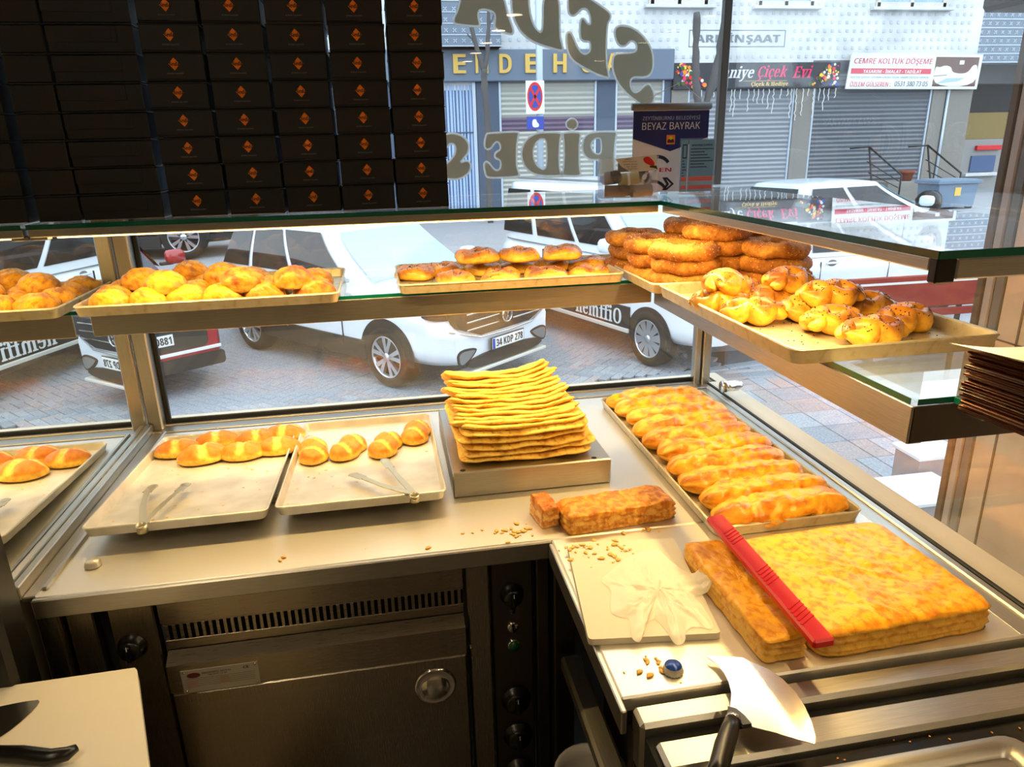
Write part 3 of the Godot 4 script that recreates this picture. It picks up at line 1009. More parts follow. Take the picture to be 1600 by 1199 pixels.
# long pastry roll lying along x
func roll_mesh(s: float, l: float, w: float, h: float) -> ArrayMesh:
	return sheet(54, 22, func(i: int, j: int) -> Array:
		var t := i / 53.0
		var a := TAU * j / 22.0
		var x := (t - 0.5) * l
		var env := pow(maxf(1.0 - pow(absf(2.0 * t - 1.0), 5.0), 0.0), 0.5)
		var n := nz.get_noise_3d(x * 7 + s * 13, cos(a) * 2.0, sin(a) * 2.0)
		var wr := absf(nz.get_noise_3d(x * 9 + s * 5, cos(a) * 3.4, sin(a) * 3.4 + 9))
		var r := 1.0 + 0.34 * n - 0.16 * exp(-wr * wr * 60.0) + 0.10 * nz.get_noise_3d(x * 22 + s * 3, cos(a) * 2.0, sin(a) * 2.0 + 5)
		var y := sin(a) * h * (0.62 if sin(a) > 0 else 0.36) * env * r
		var z := cos(a) * w * 0.5 * env * r + 0.012 * nz.get_noise_2d(x * 6 + s * 3, 2.0)
		y = maxf(y, -h * 0.34) + h * 0.34
		var b := nf.get_noise_3d(x * 6 + s * 5, cos(a) * 2.2, sin(a) * 2.2)
		var c := mixc(Color(0.90, 0.58, 0.11), Color(0.88, 0.45, 0.03), sstep(0.1, 0.6, y / h))
		c = mixc(c, Color(0.48, 0.15, 0.012), sstep(0.05, 0.42, b + 0.6 * n) * sstep(0.15, 0.6, y / h) * 0.85)
		return [Vector3(x, y, z), c], false, true)

# thick square-cornered pastry: half sizes a, b, height h
func cake_mesh(s: float, a: float, b: float, h: float, top: Color, burnt: Color, side: Color, rough: float, amount: float) -> ArrayMesh:
	return sheet(40, 120, func(i: int, j: int) -> Array:
		var t := i / 39.0
		var q := TAU * j / 120.0
		var cq := cos(q)
		var sq := sin(q)
		var k := 1.0 / pow(pow(absf(cq), 12.0) + pow(absf(sq), 12.0), 1.0 / 12.0)
		var e := Vector2(cq * k, sq * k)
		var rad := 1.0
		var y := 0.0
		if t < 0.18:
			rad = t / 0.18
			y = 0.0
		elif t < 0.5:
			var f := (t - 0.18) / 0.32
			y = h * f * 0.90
			rad = 1.0 + 0.018 * sin(f * 21.0 + s) - 0.02 * f
		else:
			var f := (t - 0.5) / 0.5
			rad = (1.0 - f) * 0.98
			y = h * (0.90 + 0.10 * sqrt(minf(f * 7.0, 1.0)))
		var p := Vector3(e.x * rad * a, y, e.y * rad * b)
		var up := sstep(0.45, 0.6, t)
		p.y += up * rough * (nz.get_noise_3d(p.x * 13 + s * 7, 0, p.z * 13) + 0.6 * nz.get_noise_3d(p.x * 34 + s * 7, 3, p.z * 34))
		p.x += (1.0 - up) * sstep(0.1, 0.2, t) * 0.004 * nz.get_noise_3d(p.x * 20 + s, y * 90, p.z * 20)
		p.z += (1.0 - up) * sstep(0.1, 0.2, t) * 0.004 * nz.get_noise_3d(p.x * 20 + s + 9, y * 90, p.z * 20)
		var c := mixc(side, top, sstep(0.40, 0.52, t))
		var nb := nf.get_noise_3d(p.x * 9 + s * 5, 0, p.z * 9)
		c = mixc(c, burnt, sstep(0.0, 0.5, nb) * up * amount)
		c = mixc(c, burnt, (1.0 - up) * sstep(0.2, 0.7, nz.get_noise_2d(y * 260 + s, q * 2.0)) * 0.22)
		return [p, c], false, true)

# folded flatbread, fold forward (+z)
func pide_mesh(s: float, w: float, d: float, th: float, curl: float) -> ArrayMesh:
	return sheet(34, 18, func(i: int, j: int) -> Array:
		var t := 0.5 - 0.5 * cos(PI * i / 33.0)
		var x := (t - 0.5) * w
		var a := TAU * j / 18.0
		var env := pow(maxf(1.0 - pow(absf(2.0 * t - 1.0), 18.0), 0.0), 0.5)
		var cz := cos(a)
		var z := signf(cz) * pow(absf(cz), 0.55) * d * 0.5 * (0.75 + 0.25 * env)
		var y := sin(a) * th * 0.5 * env * (1.0 + 0.35 * nz.get_noise_3d(x * 14 + s * 9, z * 14, sin(a)))
		var n := nz.get_noise_2d(x * 8 + s * 11, z * 6)
		y += 0.0075 * n + curl * pow(absf(2.0 * t - 1.0), 3.0) * (1.0 if t > 0.5 else 0.6)
		z += 0.007 * nz.get_noise_2d(x * 9 + s * 5, 7.0)
		var b := nf.get_noise_3d(x * 14 + s * 5, z * 18, sin(a))
		var c := mixc(Color(0.94, 0.68, 0.16), Color(0.84, 0.44, 0.05), sstep(-0.1, 0.5, b))
		c = mixc(c, Color(0.55, 0.22, 0.05), (1.0 - env) * 0.6 + sstep(0.35, 0.6, b) * 0.4)
		return [Vector3(x, y, z), c], false, true)

# baking tray: rounded pan with a rolled rim; origin at its middle, floor at y = 0.0015
func tray(n: String, label: String, at: Vector3, sx: float, sz: float, h: float, m: Material, tilt := 0.0, group := "", cat := "tray") -> Node3D:
	var t := thing(n, label, cat, at, 0.0, group)
	t.rotation.x = tilt
	var x := sx / 2
	var z := sz / 2
	var st := S(false)
	st.set_smooth_group(1)
	var o0 := rect(-x + 0.006, x - 0.006, -z + 0.006, z - 0.006, 0.018)
	var o1 := rect(-x, x, -z, z, 0.02)
	var i1 := rect(-x + 0.003, x - 0.003, -z + 0.003, z - 0.003, 0.018)
	var i0 := rect(-x + 0.009, x - 0.009, -z + 0.009, z - 0.009, 0.014)
	ring(st, o0, 0.0, o1, h)
	st.set_smooth_group(2)
	ring(st, i1, h, i0, 0.0018)
	part(t, "pan", done(st), m)
	part(t, "floor_sheet", flat(i0, 0.0004, 0.0018), m)
	var rm := S(false)
	var mid := rect(-x + 0.0015, x - 0.0015, -z + 0.0015, z - 0.0015, 0.019)
	ring(rm, rect(-x - 0.001, x + 0.001, -z - 0.001, z + 0.001, 0.021), h - 0.002, mid, h + 0.0015)
	ring(rm, mid, h + 0.0015, rect(-x + 0.004, x - 0.004, -z + 0.004, z - 0.004, 0.017), h - 0.002)
	part(t, "rim", done(rm), m)
	return t

const ORD := ["first", "second", "third", "fourth", "fifth", "sixth", "seventh", "eighth", "ninth", "tenth"]

# labels by row (front to back) and place from the left within the row
func rank(pts: Array, rows: Array, what: String, names: Array) -> Array:
	var out := []
	out.resize(pts.size())
	for r in names.size():
		var idx := []
		for i in pts.size():
			if rows[i] == r:
				idx.append(i)
		idx.sort_custom(func(a: int, b: int) -> bool: return pts[a][0] < pts[b][0])
		for k in idx.size():
			out[idx[k]] = "%s %s, %s from left" % [what, names[r], ORD[k]]
	return out

func bread(n: String, mesh: Mesh, m: Material, label: String, cat: String, group: String, at: Vector3, turn: float, sc := 1.0, tilt := 0.0) -> Node3D:
	var t := thing(n, label, cat, at, 0.0, group)
	t.basis = Basis.from_euler(Vector3(tilt, turn, 0)).scaled(Vector3(sc, sc, sc))
	part(t, "crust", mesh, m)
	return t

func shelf_breads() -> void:
	bread_materials()
	var Y := SHELF + 0.0005
	# left tray of domed buns
	tray("baking_tray", "baking tray of domed orange buns at the left end of the middle shelf", Vector3(-0.424, Y, -1.955), 0.602, 0.395, 0.025, M.tray_old, 0.0, "baking trays on the middle shelf")
	tray("baking_tray", "baking tray of black-seeded rings on the middle front shelf", Vector3(0.322, Y, -1.985), 0.602, 0.345, 0.025, M.tray_old, 0.0, "baking trays on the middle shelf")
	tray("baking_tray", "baking tray carrying the sesame ring stacks in the shelf corner", Vector3(0.832, Y, -1.895), 0.40, 0.52, 0.025, M.tray_old, 0.0, "baking trays on the middle shelf")
	tray("baking_tray", "baking tray of plaited buns on the middle side shelf", Vector3(0.835, Y, -1.32), 0.392, 0.606, 0.027, M.tray_old, 0.0, "baking trays on the middle shelf")
	var fl := Y + 0.002
	# x, z, height over tray, row (0 front, 1 middle, 2 back, 3 on top), kind (0 orange, 1 browned and split)
	var dm := [[-0.660, -1.822, 0.0, 0, 0], [-0.572, -1.820, 0.0, 0, 0], [-0.400, -1.820, 0.0, 0, 0], [-0.305, -1.822, 0.0, 0, 1], [-0.186, -1.835, 0.0, 0, 1],
		[-0.675, -1.89, 0.0, 1, 0], [-0.488, -1.825, 0.0, 0, 0], [-0.58, -1.892, 0.0, 1, 0], [-0.485, -1.905, 0.0, 1, 0], [-0.392, -1.89, 0.0, 1, 0], [-0.298, -1.895, 0.0, 1, 0],
		[-0.670, -1.975, 0.0, 2, 0], [-0.575, -1.985, 0.0, 2, 0], [-0.478, -1.99, 0.0, 2, 0], [-0.383, -1.985, 0.0, 2, 0], [-0.200, -1.985, 0.0, 2, 0],
		[-0.668, -2.065, 0.0, 3, 0], [-0.570, -2.075, 0.0, 3, 0], [-0.470, -2.08, 0.0, 3, 0], [-0.372, -2.07, 0.0, 3, 0],
		[-0.535, -1.845, 0.036, 4, 0], [-0.355, -1.830, 0.035, 4, 1], [-0.237, -1.835, 0.034, 4, 1], [-0.420, -1.94, 0.034, 4, 0], [-0.62, -1.945, 0.032, 4, 0], [-0.52, -2.03, 0.034, 4, 0]]
	var lab := rank(dm, dm.map(func(a: Array) -> int: return a[3]), "domed bun in left shelf tray,", ["front row", "second row", "third row", "back row", "on top of others"])
	for i in dm.size():
		var a: Array = dm[i]
		var s := 1.0 + i * 1.37
		var mesh := dome_mesh(s, 0.0 if a[4] == 0 else 0.75)
		var wd := "browned split " if a[4] == 1 else "glazed orange "
		bread("filled_bun", mesh, M.crust_dome, wd + lab[i], "bun", "domed buns in the left shelf tray", Vector3(a[0], fl + a[2], a[1]), rng.randf_range(-0.5, 0.5), rng.randf_range(0.92, 1.04), 0.25 if a[2] > 0.0 else rng.randf_range(0.05, 0.2))
	# rings with black seeds
	var seed := seed_mesh(0.0017, 0.0008)
	var rg := [[0.072, -2.03, 0.0, 1], [0.160, -2.06, 0.0, 1], [0.178, -1.905, 0.0, 0], [0.247, -1.985, 0.044, 2], [0.297, -1.895, 0.0, 0], [0.366, -1.975, 0.044, 2], [0.270, -2.045, 0.0, 1], [0.417, -1.88, 0.0, 0],
		[0.485, -1.97, 0.044, 2], [0.375, -2.05, 0.0, 1], [0.475, -2.045, 0.0, 1], [0.540, -1.885, 0.0, 0], [0.575, -2.03, 0.0, 1]]
	var rl := rank(rg, rg.map(func(a: Array) -> int: return a[3]), "black-seeded twisted roll on the front shelf,", ["front row", "back row", "resting on top"])
	for i in rg.size():
		var a: Array = rg[i]
		var s := 0.7 + i * 1.9
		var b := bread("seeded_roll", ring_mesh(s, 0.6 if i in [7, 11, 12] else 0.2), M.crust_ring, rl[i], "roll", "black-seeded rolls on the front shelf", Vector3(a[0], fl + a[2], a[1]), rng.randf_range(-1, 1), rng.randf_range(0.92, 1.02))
		var P := func(u: float, v: float) -> Vector3: return ring_point(u, v, s)
		dots(b, "seeds", seed, M.black_seed, scatter(P, 90, func(p: Vector3, n: Vector3) -> bool: return p.y > 0.026 and nz.get_noise_2d(p.x * 30 + s, p.z * 30) > -0.1))
	# sesame rings: proto meshes shared
	var sm := []
	var ss := []
	var ses := seed_mesh(0.0016, 0.0009)
	for k in 4:
		var s := 2.0 + k * 2.3
		sm.append(simit_mesh(s))
		ss.append(scatter(func(u: float, v: float) -> Vector3: return simit_point(u, v, s), 420, func(p: Vector3, n: Vector3) -> bool: return true, 0.0002))
	# x, z, level, stack, turn
	var si := [[0.705, -1.985, 0, 0], [0.712, -1.98, 1, 0], [0.708, -1.99, 2, 0],
		[0.716, -1.842, 0, 1], [0.722, -1.84, 1, 1], [0.714, -1.838, 2, 1],
		[0.742, -1.718, 0, 2], [0.748, -1.715, 1, 2], [0.738, -1.708, 2, 2],
		[0.852, -1.90, 0, 3], [0.855, -1.905, 1, 3], [0.850, -1.90, 2, 3], [0.848, -1.905, 3, 3],
		[0.875, -1.755, 0, 4], [0.872, -1.75, 1, 4], [0.868, -1.752, 2, 4], [0.845, -1.752, 3, 4],
		[0.962, -1.66, 0, 5], [0.960, -1.655, 1, 5], [0.955, -1.657, 2, 5], [0.955, -1.83, 0, 6], [0.953, -1.83, 1, 6], [0.955, -1.835, 2, 6], [0.952, -1.83, 3, 6]]
	var where := ["leftmost stack at the back", "left stack beside the seeded rolls", "front stack next to the plaited buns", "back stack by the window", "tall middle stack", "rightmost front stack", "right back stack"]
	var lev := ["bottom of", "second up in", "third up in", "topmost of"]
	for i in si.size():
		var a: Array = si[i]
		var b := bread("sesame_ring", sm[i % 4], M.crust_simit, "sesame bread ring, %s the %s" % [lev[a[2]], where[a[3]]], "bread ring", "sesame rings stacked in the corner", Vector3(a[0], fl + 0.037 * a[2], a[1]), rng.randf_range(-3, 3), 1.0)
		dots(b, "sesame", ses, M.sesame, ss[i % 4])
	# plaited buns
	var bm := []
	var bs := []
	for k in 5:
		var s := 0.4 + k * 1.1
		bm.append(braid_mesh(s, 0.1 + 0.15 * (k % 3)))
		bs.append(scatter(func(u: float, v: float) -> Vector3: return braid_point(u, v, s), 110, func(p: Vector3, n: Vector3) -> bool: return p.y > 0.034 and nz.get_noise_2d(p.x * 26 + s, p.z * 26) > -0.15))
	var br := [[0.715, -1.435, 0.036, 3, 0.9], [0.862, -1.425, 0.036, 3, 0.3], [0.862, -1.27, 0.034, 3, -0.2], [0.93, -1.53, 0.0, 2, 0.2], [0.718, -1.302, 0.0, 0, -0.35], [0.695, -1.405, 0.0, 1, -0.3],
		[0.832, -1.432, 0.0, 1, 0.5], [0.826, -1.305, 0.0, 1, 0.45], [0.822, -1.196, 0.0, 0, 0.2], [0.838, -1.100, 0.0, 0, 0.1], [0.955, -1.40, 0.0, 2, -0.2], [0.962, -1.295, 0.0, 2, 0.2], [0.955, -1.172, 0.0, 1, 0.35], [0.80, -1.53, 0.0, 2, 0.4]]
	var bl := rank(br, br.map(func(a: Array) -> int: return a[3]), "plaited bun on the side shelf,", ["row nearest the tray's open end", "middle row", "far row by the glass", "lying on the others"])
	for i in br.size():
		var a: Array = br[i]
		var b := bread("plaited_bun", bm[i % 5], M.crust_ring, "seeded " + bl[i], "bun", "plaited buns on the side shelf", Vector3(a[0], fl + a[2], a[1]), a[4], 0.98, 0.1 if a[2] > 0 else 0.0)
		dots(b, "seeds", seed, M.black_seed, bs[i % 5])
	# loose seeds and flakes lying in the trays
	var loose := []
	for i in 130:
		loose.append(Transform3D(Basis(Vector3.UP, rng.randf() * TAU), Vector3(rng.randf_range(0.67, 0.99), fl + 0.0006, rng.randf_range(-1.58, -1.04))))
	for i in 50:
		loose.append(Transform3D(Basis(Vector3.UP, rng.randf() * TAU), Vector3(rng.randf_range(0.035, 0.22), fl + 0.0006, rng.randf_range(-2.0, -1.83))))
	tag(dots(self, "spilled_seeds", seed, M.black_seed, loose), "loose black seeds spilled on the floors of the shelf trays", "seeds", "", "stuff")

func counter_breads() -> void:
	# two flat trays on the front worktop, propped up at the front
	var tl := atan((0.955 - 0.92) / 0.6)
	var t1 := tray("baking_tray", "flat pale tray of split sesame breads beside the mirror", Vector3(-0.482, 0.914, -1.728), 0.372, 0.592, 0.022, M.tray, 0.0, "trays on the front worktop")
	var t2 := tray("baking_tray", "flat pale tray of double sesame breads next to the steel riser", Vector3(-0.096, 0.914, -1.738), 0.372, 0.600, 0.022, M.tray, 0.0, "trays on the front worktop")
	for t in [t1, t2]:
		t.rotation.x = -tl
	var sup := thing("tray_rest", "thin steel bar propping up the fronts of the trays", "bar")
	part(sup, "bar", bb(-0.64, 0.07, TOP + 0.001, 0.917, -1.585, -1.57, 0.002), M.steel_x)
	var fy := func(z: float) -> float: return 0.9165 + (z + 1.733) * tan(tl)
	var sp := [[-0.602, -1.915, 0.1, 0], [-0.520, -1.845, 0.25, 0], [-0.510, -1.962, 0.1, 1], [-0.420, -1.845, 0.0, 0], [-0.400, -1.945, 0.15, 1], [-0.330, -1.862, 0.05, 0], [-0.328, -1.968, -0.1, 1]]
	var sl := rank(sp, sp.map(func(a: Array) -> int: return a[3]), "sesame bread scored with pale cross,", ["front row of mirror-side tray", "back row of mirror-side tray"])
	for i in sp.size():
		var a: Array = sp[i]
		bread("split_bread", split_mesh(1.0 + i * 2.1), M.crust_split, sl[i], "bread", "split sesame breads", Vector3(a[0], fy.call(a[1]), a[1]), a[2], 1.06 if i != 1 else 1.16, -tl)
	var dp := [[-0.232, -1.792, 0.1], [-0.142, -1.797, -0.35], [-0.045, -1.792, -0.25], [0.040, -1.873, -0.15]]
	var dn := ["leftmost of four", "second of four from the left", "third of four from the left", "pushed back in the right corner"]
	for i in dp.size():
		var a: Array = dp[i]
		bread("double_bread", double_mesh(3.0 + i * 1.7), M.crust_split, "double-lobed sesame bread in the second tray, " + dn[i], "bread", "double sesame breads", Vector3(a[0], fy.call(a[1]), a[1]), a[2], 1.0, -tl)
	# steel riser and the pile of flatbreads
	var r := thing("steel_riser", "low stainless steel box carrying the pile of flatbreads", "stand")
	part(r, "body", bb(0.110, 0.492, TOP + 0.0005, 0.965, -1.93, -1.500, 0.003), M.steel_x)
	var hl := S()
	for x in [0.135, 0.452]:
		lathe(hl, [Vector2(0.007, 0.0), Vector2(0, 0.0004)], 14, Transform3D(Basis(), Vector3(x, 0.9652, -1.512)))
	part(r, "hole", done(hl), M.black_gap)
	var n := 19
	for i in n:
		var f := float(i) / (n - 1)
		var low := i < 5
		var z0 := -1.524 - (0.002 * (i % 2) + 0.002 * i if low else 0.018 + (i - 5) * 0.0178)   # the folded front edge
		var y0 := 0.974 + (0.0150 * i if low else 0.076 + (i - 5) * 0.0048)
		var d := 0.19 if not low else 0.30
		var pitch := 0.0 if low else 0.36
		var w := 0.324 - 0.042 * f + 0.012 * sin(i * 2.4)
		var x0 := 0.297 - 0.030 * f + 0.007 * sin(i * 1.7)
		var m := pide_mesh(1.0 + i * 3.3, w, d, 0.0185, 0.006 + 0.024 * f + 0.006 * sin(i * 3.1))
		var t := thing("flatbread", "", "flatbread", Vector3(x0, y0, z0 - d / 2 * cos(pitch)), 0.0, "pile of folded flatbreads")
		t.position.y -= sin(pitch) * d / 2
		t.rotation = Vector3(-pitch, rng.randf_range(-0.03, 0.03), rng.randf_range(-0.012, 0.012))
		if i == 0:
			t.set_meta("label", "folded flatbread at the very bottom of the pile on the riser")
		elif i == n - 1:
			t.set_meta("label", "topmost folded flatbread with upturned ends on the pile")
		elif i < 10:
			t.set_meta("label", "folded flatbread in the pile on the riser, %s from the bottom" % ORD[i])
		else:
			t.set_meta("label", "folded flatbread in the pile on the riser, %s from the top" % ORD[n - 1 - i])
		part(t, "dough", m, M.crust_pide)
	# tray of pastry rolls
	tray("baking_tray", "long deep baking tray of golden pastry rolls along the side window", Vector3(0.790, TOP + 0.001, -1.613), 0.338, 0.822, 0.026, M.tray_old, 0.0, "")
	var zs := [-1.252, -1.330, -1.412, -1.496, -1.582, -1.664, -1.746, -1.826, -1.906, -1.978]
	for i in zs.size():
		var wd: String = "nearest the front" if i == 0 else ("last at the window corner" if i == zs.size() - 1 else ORD[i] + " from the front")
		var m := roll_mesh(2.0 + i * 1.9, 0.314, 0.096, 0.058)
		bread("pastry_roll", m, M.crust_roll, "golden flaky pastry roll in the long tray, " + wd, "pastry", "pastry rolls in the long tray", Vector3(0.790 + 0.008 * sin(i * 2.0), TOP + 0.004, zs[i]), 0.03 * sin(i * 1.3) + 0.02, 1.0)
	# pastry bar cut in two
	var gold := Color(0.80, 0.40, 0.035)
	bread("pastry_bar", cake_mesh(4.0, 0.021, 0.040, 0.046, Color(0.70, 0.28, 0.04), Color(0.30, 0.09, 0.02), Color(0.86, 0.55, 0.20), 0.008, 0.75), M.crust_bar, "short end piece cut from the pastry bar on the worktop", "pastry", "", Vector3(0.296, TOP + 0.0005, -1.362), 0.16)
	bread("pastry_bar", cake_mesh(9.0, 0.126, 0.046, 0.044, gold, Color(0.46, 0.15, 0.015), Color(0.88, 0.56, 0.15), 0.009, 0.6), M.crust_bar, "long browned pastry bar lying in front of the steel riser", "pastry", "", Vector3(0.449, TOP + 0.0005, -1.335), 0.10)
	# big slab with a strip cut off
	bread("pastry_slab", cake_mesh(6.0, 0.040, 0.152, 0.043, Color(0.88, 0.46, 0.03), Color(0.50, 0.17, 0.01), Color(0.88, 0.55, 0.12), 0.007, 0.65), M.crust_slab, "narrow strip cut from the big pastry slab, left of red bar", "pastry", "", Vector3(0.566, TOP + 0.0005, -0.993), 0.03)
	bread("pastry_slab", cake_mesh(2.0, 0.163, 0.148, 0.050, Color(0.95, 0.455, 0.02), Color(0.66, 0.24, 0.01), Color(0.90, 0.56, 0.10), 0.006, 0.34), M.crust_slab, "large square glazed golden pastry slab at the counter's near corner", "pastry", "", Vector3(0.778, TOP + 0.0005, -0.982), 0.04)

const BLADE := [0.446, -0.865, 0.454, -0.845, 0.456, -0.823, 0.454, -0.803, 0.448, -0.782, 0.438, -0.765, 0.433, -0.757, 0.441, -0.744, 0.445, -0.727, 0.447, -0.717, 0.472, -0.697, 0.492, -0.678, 0.508, -0.665, 0.515, -0.675, 0.523, -0.696, 0.530, -0.725, 0.532, -0.754, 0.528, -0.781, 0.519, -0.806, 0.501, -0.831, 0.496, -0.841, 0.475, -0.852]

const BOLSTER := [0.430, -0.756, 0.439, -0.748, 0.444, -0.733, 0.446, -0.717, 0.434, -0.719, 0.433, -0.731, 0.422, -0.741]

const HANDLE := [0.425, -0.730, 0.412, -0.713, 0.393, -0.689, 0.371, -0.659, 0.356, -0.640]

const GLOVE := [0.369, -1.114, 0.409, -1.152, 0.442, -1.168, 0.485, -1.173, 0.487, -1.151, 0.502, -1.085, 0.529, -1.065, 0.548, -1.041, 0.536, -1.020, 0.507, -1.012, 0.487, -1.012, 0.493, -0.985, 0.490, -0.931, 0.480, -0.916, 0.463, -0.931, 0.438, -0.928, 0.426, -0.896, 0.406, -0.891, 0.407, -0.929, 0.401, -0.969, 0.381, -0.956, 0.359, -0.915, 0.348, -0.913, 0.344, -0.926, 0.360, -0.978, 0.345, -0.978, 0.329, -0.999, 0.356, -1.059, 0.339, -1.092]
const GLYPHS := [
	["S", [0.173, 1.706, 0.195, 1.722, 0.220, 1.723, 0.241, 1.716, 0.256, 1.704, 0.263, 1.684, 0.259, 1.665, 0.245, 1.650, 0.232, 1.638, 0.253, 1.648, 0.265, 1.637, 0.265, 1.620, 0.254, 1.603, 0.230, 1.591, 0.203, 1.590, 0.172, 1.598, 0.161, 1.623, 0.190, 1.637, 0.212, 1.656, 0.219, 1.671, 0.219, 1.689, 0.206, 1.693, 0.198, 1.681, 0.182, 1.676], []],
	["E2", [0.311, 1.717, 0.318, 1.721, 0.408, 1.724, 0.413, 1.718, 0.405, 1.698, 0.402, 1.621, 0.412, 1.603, 0.409, 1.594, 0.389, 1.591, 0.319, 1.591, 0.306, 1.596, 0.302, 1.616, 0.301, 1.636, 0.310, 1.643, 0.321, 1.636, 0.331, 1.621, 0.341, 1.614, 0.351, 1.620, 0.352, 1.642, 0.342, 1.644, 0.334, 1.650, 0.335, 1.663, 0.343, 1.670, 0.352, 1.672, 0.352, 1.686, 0.344, 1.695, 0.336, 1.688, 0.327, 1.675, 0.314, 1.671, 0.305, 1.678, 0.305, 1.698], []],
	["D2", [0.471, 1.720, 0.536, 1.719, 0.542, 1.710, 0.534, 1.693, 0.533, 1.617, 0.542, 1.597, 0.538, 1.590, 0.475, 1.592, 0.443, 1.602, 0.422, 1.623, 0.414, 1.651, 0.416, 1.676, 0.428, 1.698, 0.447, 1.712], [0.482, 1.699, 0.491, 1.694, 0.491, 1.619, 0.482, 1.614, 0.467, 1.622, 0.457, 1.640, 0.453, 1.660, 0.457, 1.680, 0.468, 1.694]],
	["I", [0.546, 1.718, 0.592, 1.719, 0.601, 1.709, 0.595, 1.692, 0.596, 1.616, 0.601, 1.595, 0.597, 1.588, 0.544, 1.590, 0.538, 1.597, 0.545, 1.617, 0.545, 1.693, 0.540, 1.710], []],
	["dot", [0.591, 1.739, 0.589, 1.732, 0.585, 1.726, 0.578, 1.722, 0.571, 1.721, 0.563, 1.723, 0.557, 1.727, 0.552, 1.733, 0.551, 1.740, 0.552, 1.747, 0.557, 1.752, 0.563, 1.756, 0.571, 1.758, 0.578, 1.756, 0.585, 1.752, 0.589, 1.746], []],
	["P", [0.631, 1.718, 0.705, 1.719, 0.714, 1.712, 0.706, 1.689, 0.706, 1.607, 0.713, 1.587, 0.663, 1.585, 0.654, 1.593, 0.661, 1.611, 0.661, 1.634, 0.629, 1.634, 0.609, 1.646, 0.600, 1.669, 0.603, 1.694, 0.614, 1.710], [0.653, 1.698, 0.660, 1.693, 0.661, 1.656, 0.651, 1.654, 0.637, 1.660, 0.631, 1.676, 0.636, 1.691]],
	["SC", [0.693, 1.989, 0.703, 2.005, 0.730, 2.007, 0.762, 1.996, 0.795, 1.970, 0.816, 1.937, 0.821, 1.899, 0.813, 1.870, 0.788, 1.863, 0.756, 1.866, 0.748, 1.851, 0.757, 1.827, 0.776, 1.827, 0.792, 1.846, 0.808, 1.851, 0.823, 1.831, 0.829, 1.802, 0.813, 1.787, 0.786, 1.788, 0.752, 1.808, 0.718, 1.837, 0.699, 1.866, 0.690, 1.895, 0.692, 1.923, 0.705, 1.933, 0.737, 1.933, 0.759, 1.935, 0.766, 1.947, 0.758, 1.961, 0.744, 1.963, 0.734, 1.949, 0.718, 1.947, 0.702, 1.958], []],
	["E1", [0.556, 2.091, 0.556, 2.048, 0.560, 2.031, 0.575, 2.026, 0.587, 2.033, 0.596, 2.044, 0.609, 2.046, 0.621, 2.035, 0.624, 2.007, 0.615, 2.011, 0.609, 2.022, 0.600, 2.025, 0.592, 2.018, 0.591, 1.977, 0.596, 1.966, 0.607, 1.960, 0.618, 1.962, 0.624, 1.958, 0.623, 1.936, 0.610, 1.930, 0.597, 1.936, 0.586, 1.951, 0.575, 1.977, 0.566, 1.989, 0.556, 1.989, 0.551, 1.977, 0.553, 1.947, 0.562, 1.922, 0.580, 1.905, 0.627, 1.880, 0.676, 1.863, 0.685, 1.866, 0.682, 1.881, 0.675, 1.909, 0.675, 2.007, 0.687, 2.022, 0.685, 2.037, 0.668, 2.050, 0.625, 2.074, 0.591, 2.092], []],
	["D1", [0.393, 2.090, 0.394, 2.039, 0.407, 2.003, 0.432, 1.973, 0.465, 1.955, 0.541, 1.935, 0.546, 1.940, 0.543, 1.955, 0.536, 1.977, 0.536, 2.091, 0.484, 2.091, 0.483, 1.988, 0.472, 1.990, 0.457, 2.010, 0.448, 2.047, 0.448, 2.090], []],
	["A", [0.254, 2.088, 0.246, 2.046, 0.229, 2.021, 0.231, 2.008, 0.240, 2.004, 0.301, 1.998, 0.308, 2.005, 0.302, 2.025, 0.304, 2.041, 0.319, 2.043, 0.343, 2.037, 0.349, 2.028, 0.344, 2.006, 0.346, 1.996, 0.358, 1.988, 0.394, 1.978, 0.402, 1.985, 0.401, 1.996, 0.388, 2.028, 0.373, 2.090, 0.317, 2.096], []],
]

func pairs(a: Array) -> PackedVector2Array:
	var o := PackedVector2Array()
	for i in range(0, a.size(), 2):
		o.append(Vector2(a[i], a[i + 1]))
	return o

# an outline with a hole, joined by a hair-thin slit so that it can be filled
func holed(o: PackedVector2Array, h: PackedVector2Array) -> PackedVector2Array:
	if h.is_empty():
		return o
	if not Geometry2D.is_polygon_clockwise(o):
		o.reverse()
	if Geometry2D.is_polygon_clockwise(h):
		h.reverse()
	var bi := 0
	var bj := 0
	var best := 1e9
	for i in o.size():
		for j in h.size():
			var d := o[i].distance_to(h[j])
			if d < best:
				best = d
				bi = i
				bj = j
	for sg in [1.0, -1.0]:
		var side: Vector2 = (h[bj] - o[bi]).orthogonal().normalized() * 0.00004 * sg
		var r := PackedVector2Array()
		for k in o.size() + 1:
			var p := o[(bi + k) % o.size()]
			r.append(p + (side if k == 0 else (-side if k == o.size() else Vector2.ZERO)))
		for k in h.size() + 1:
			var p := h[(bj + k) % h.size()]
			r.append(p + (-side if k == 0 else (side if k == h.size() else Vector2.ZERO)))
		if Geometry2D.triangulate_polygon(r).size() > 0:
			return r
	return o

func grown(p: PackedVector2Array, by: float) -> PackedVector2Array:
	var r := Geometry2D.offset_polygon(p, by, Geometry2D.JOIN_ROUND)
	return r[0] if r.size() > 0 else p

func rounded(p: PackedVector2Array) -> PackedVector2Array:
	for k in 2:
		var q := PackedVector2Array()
		for i in p.size():
			var a := p[i]
			var b := p[(i + 1) % p.size()]
			q.append(a.lerp(b, 0.25))
			q.append(a.lerp(b, 0.75))
		p = q
	return p

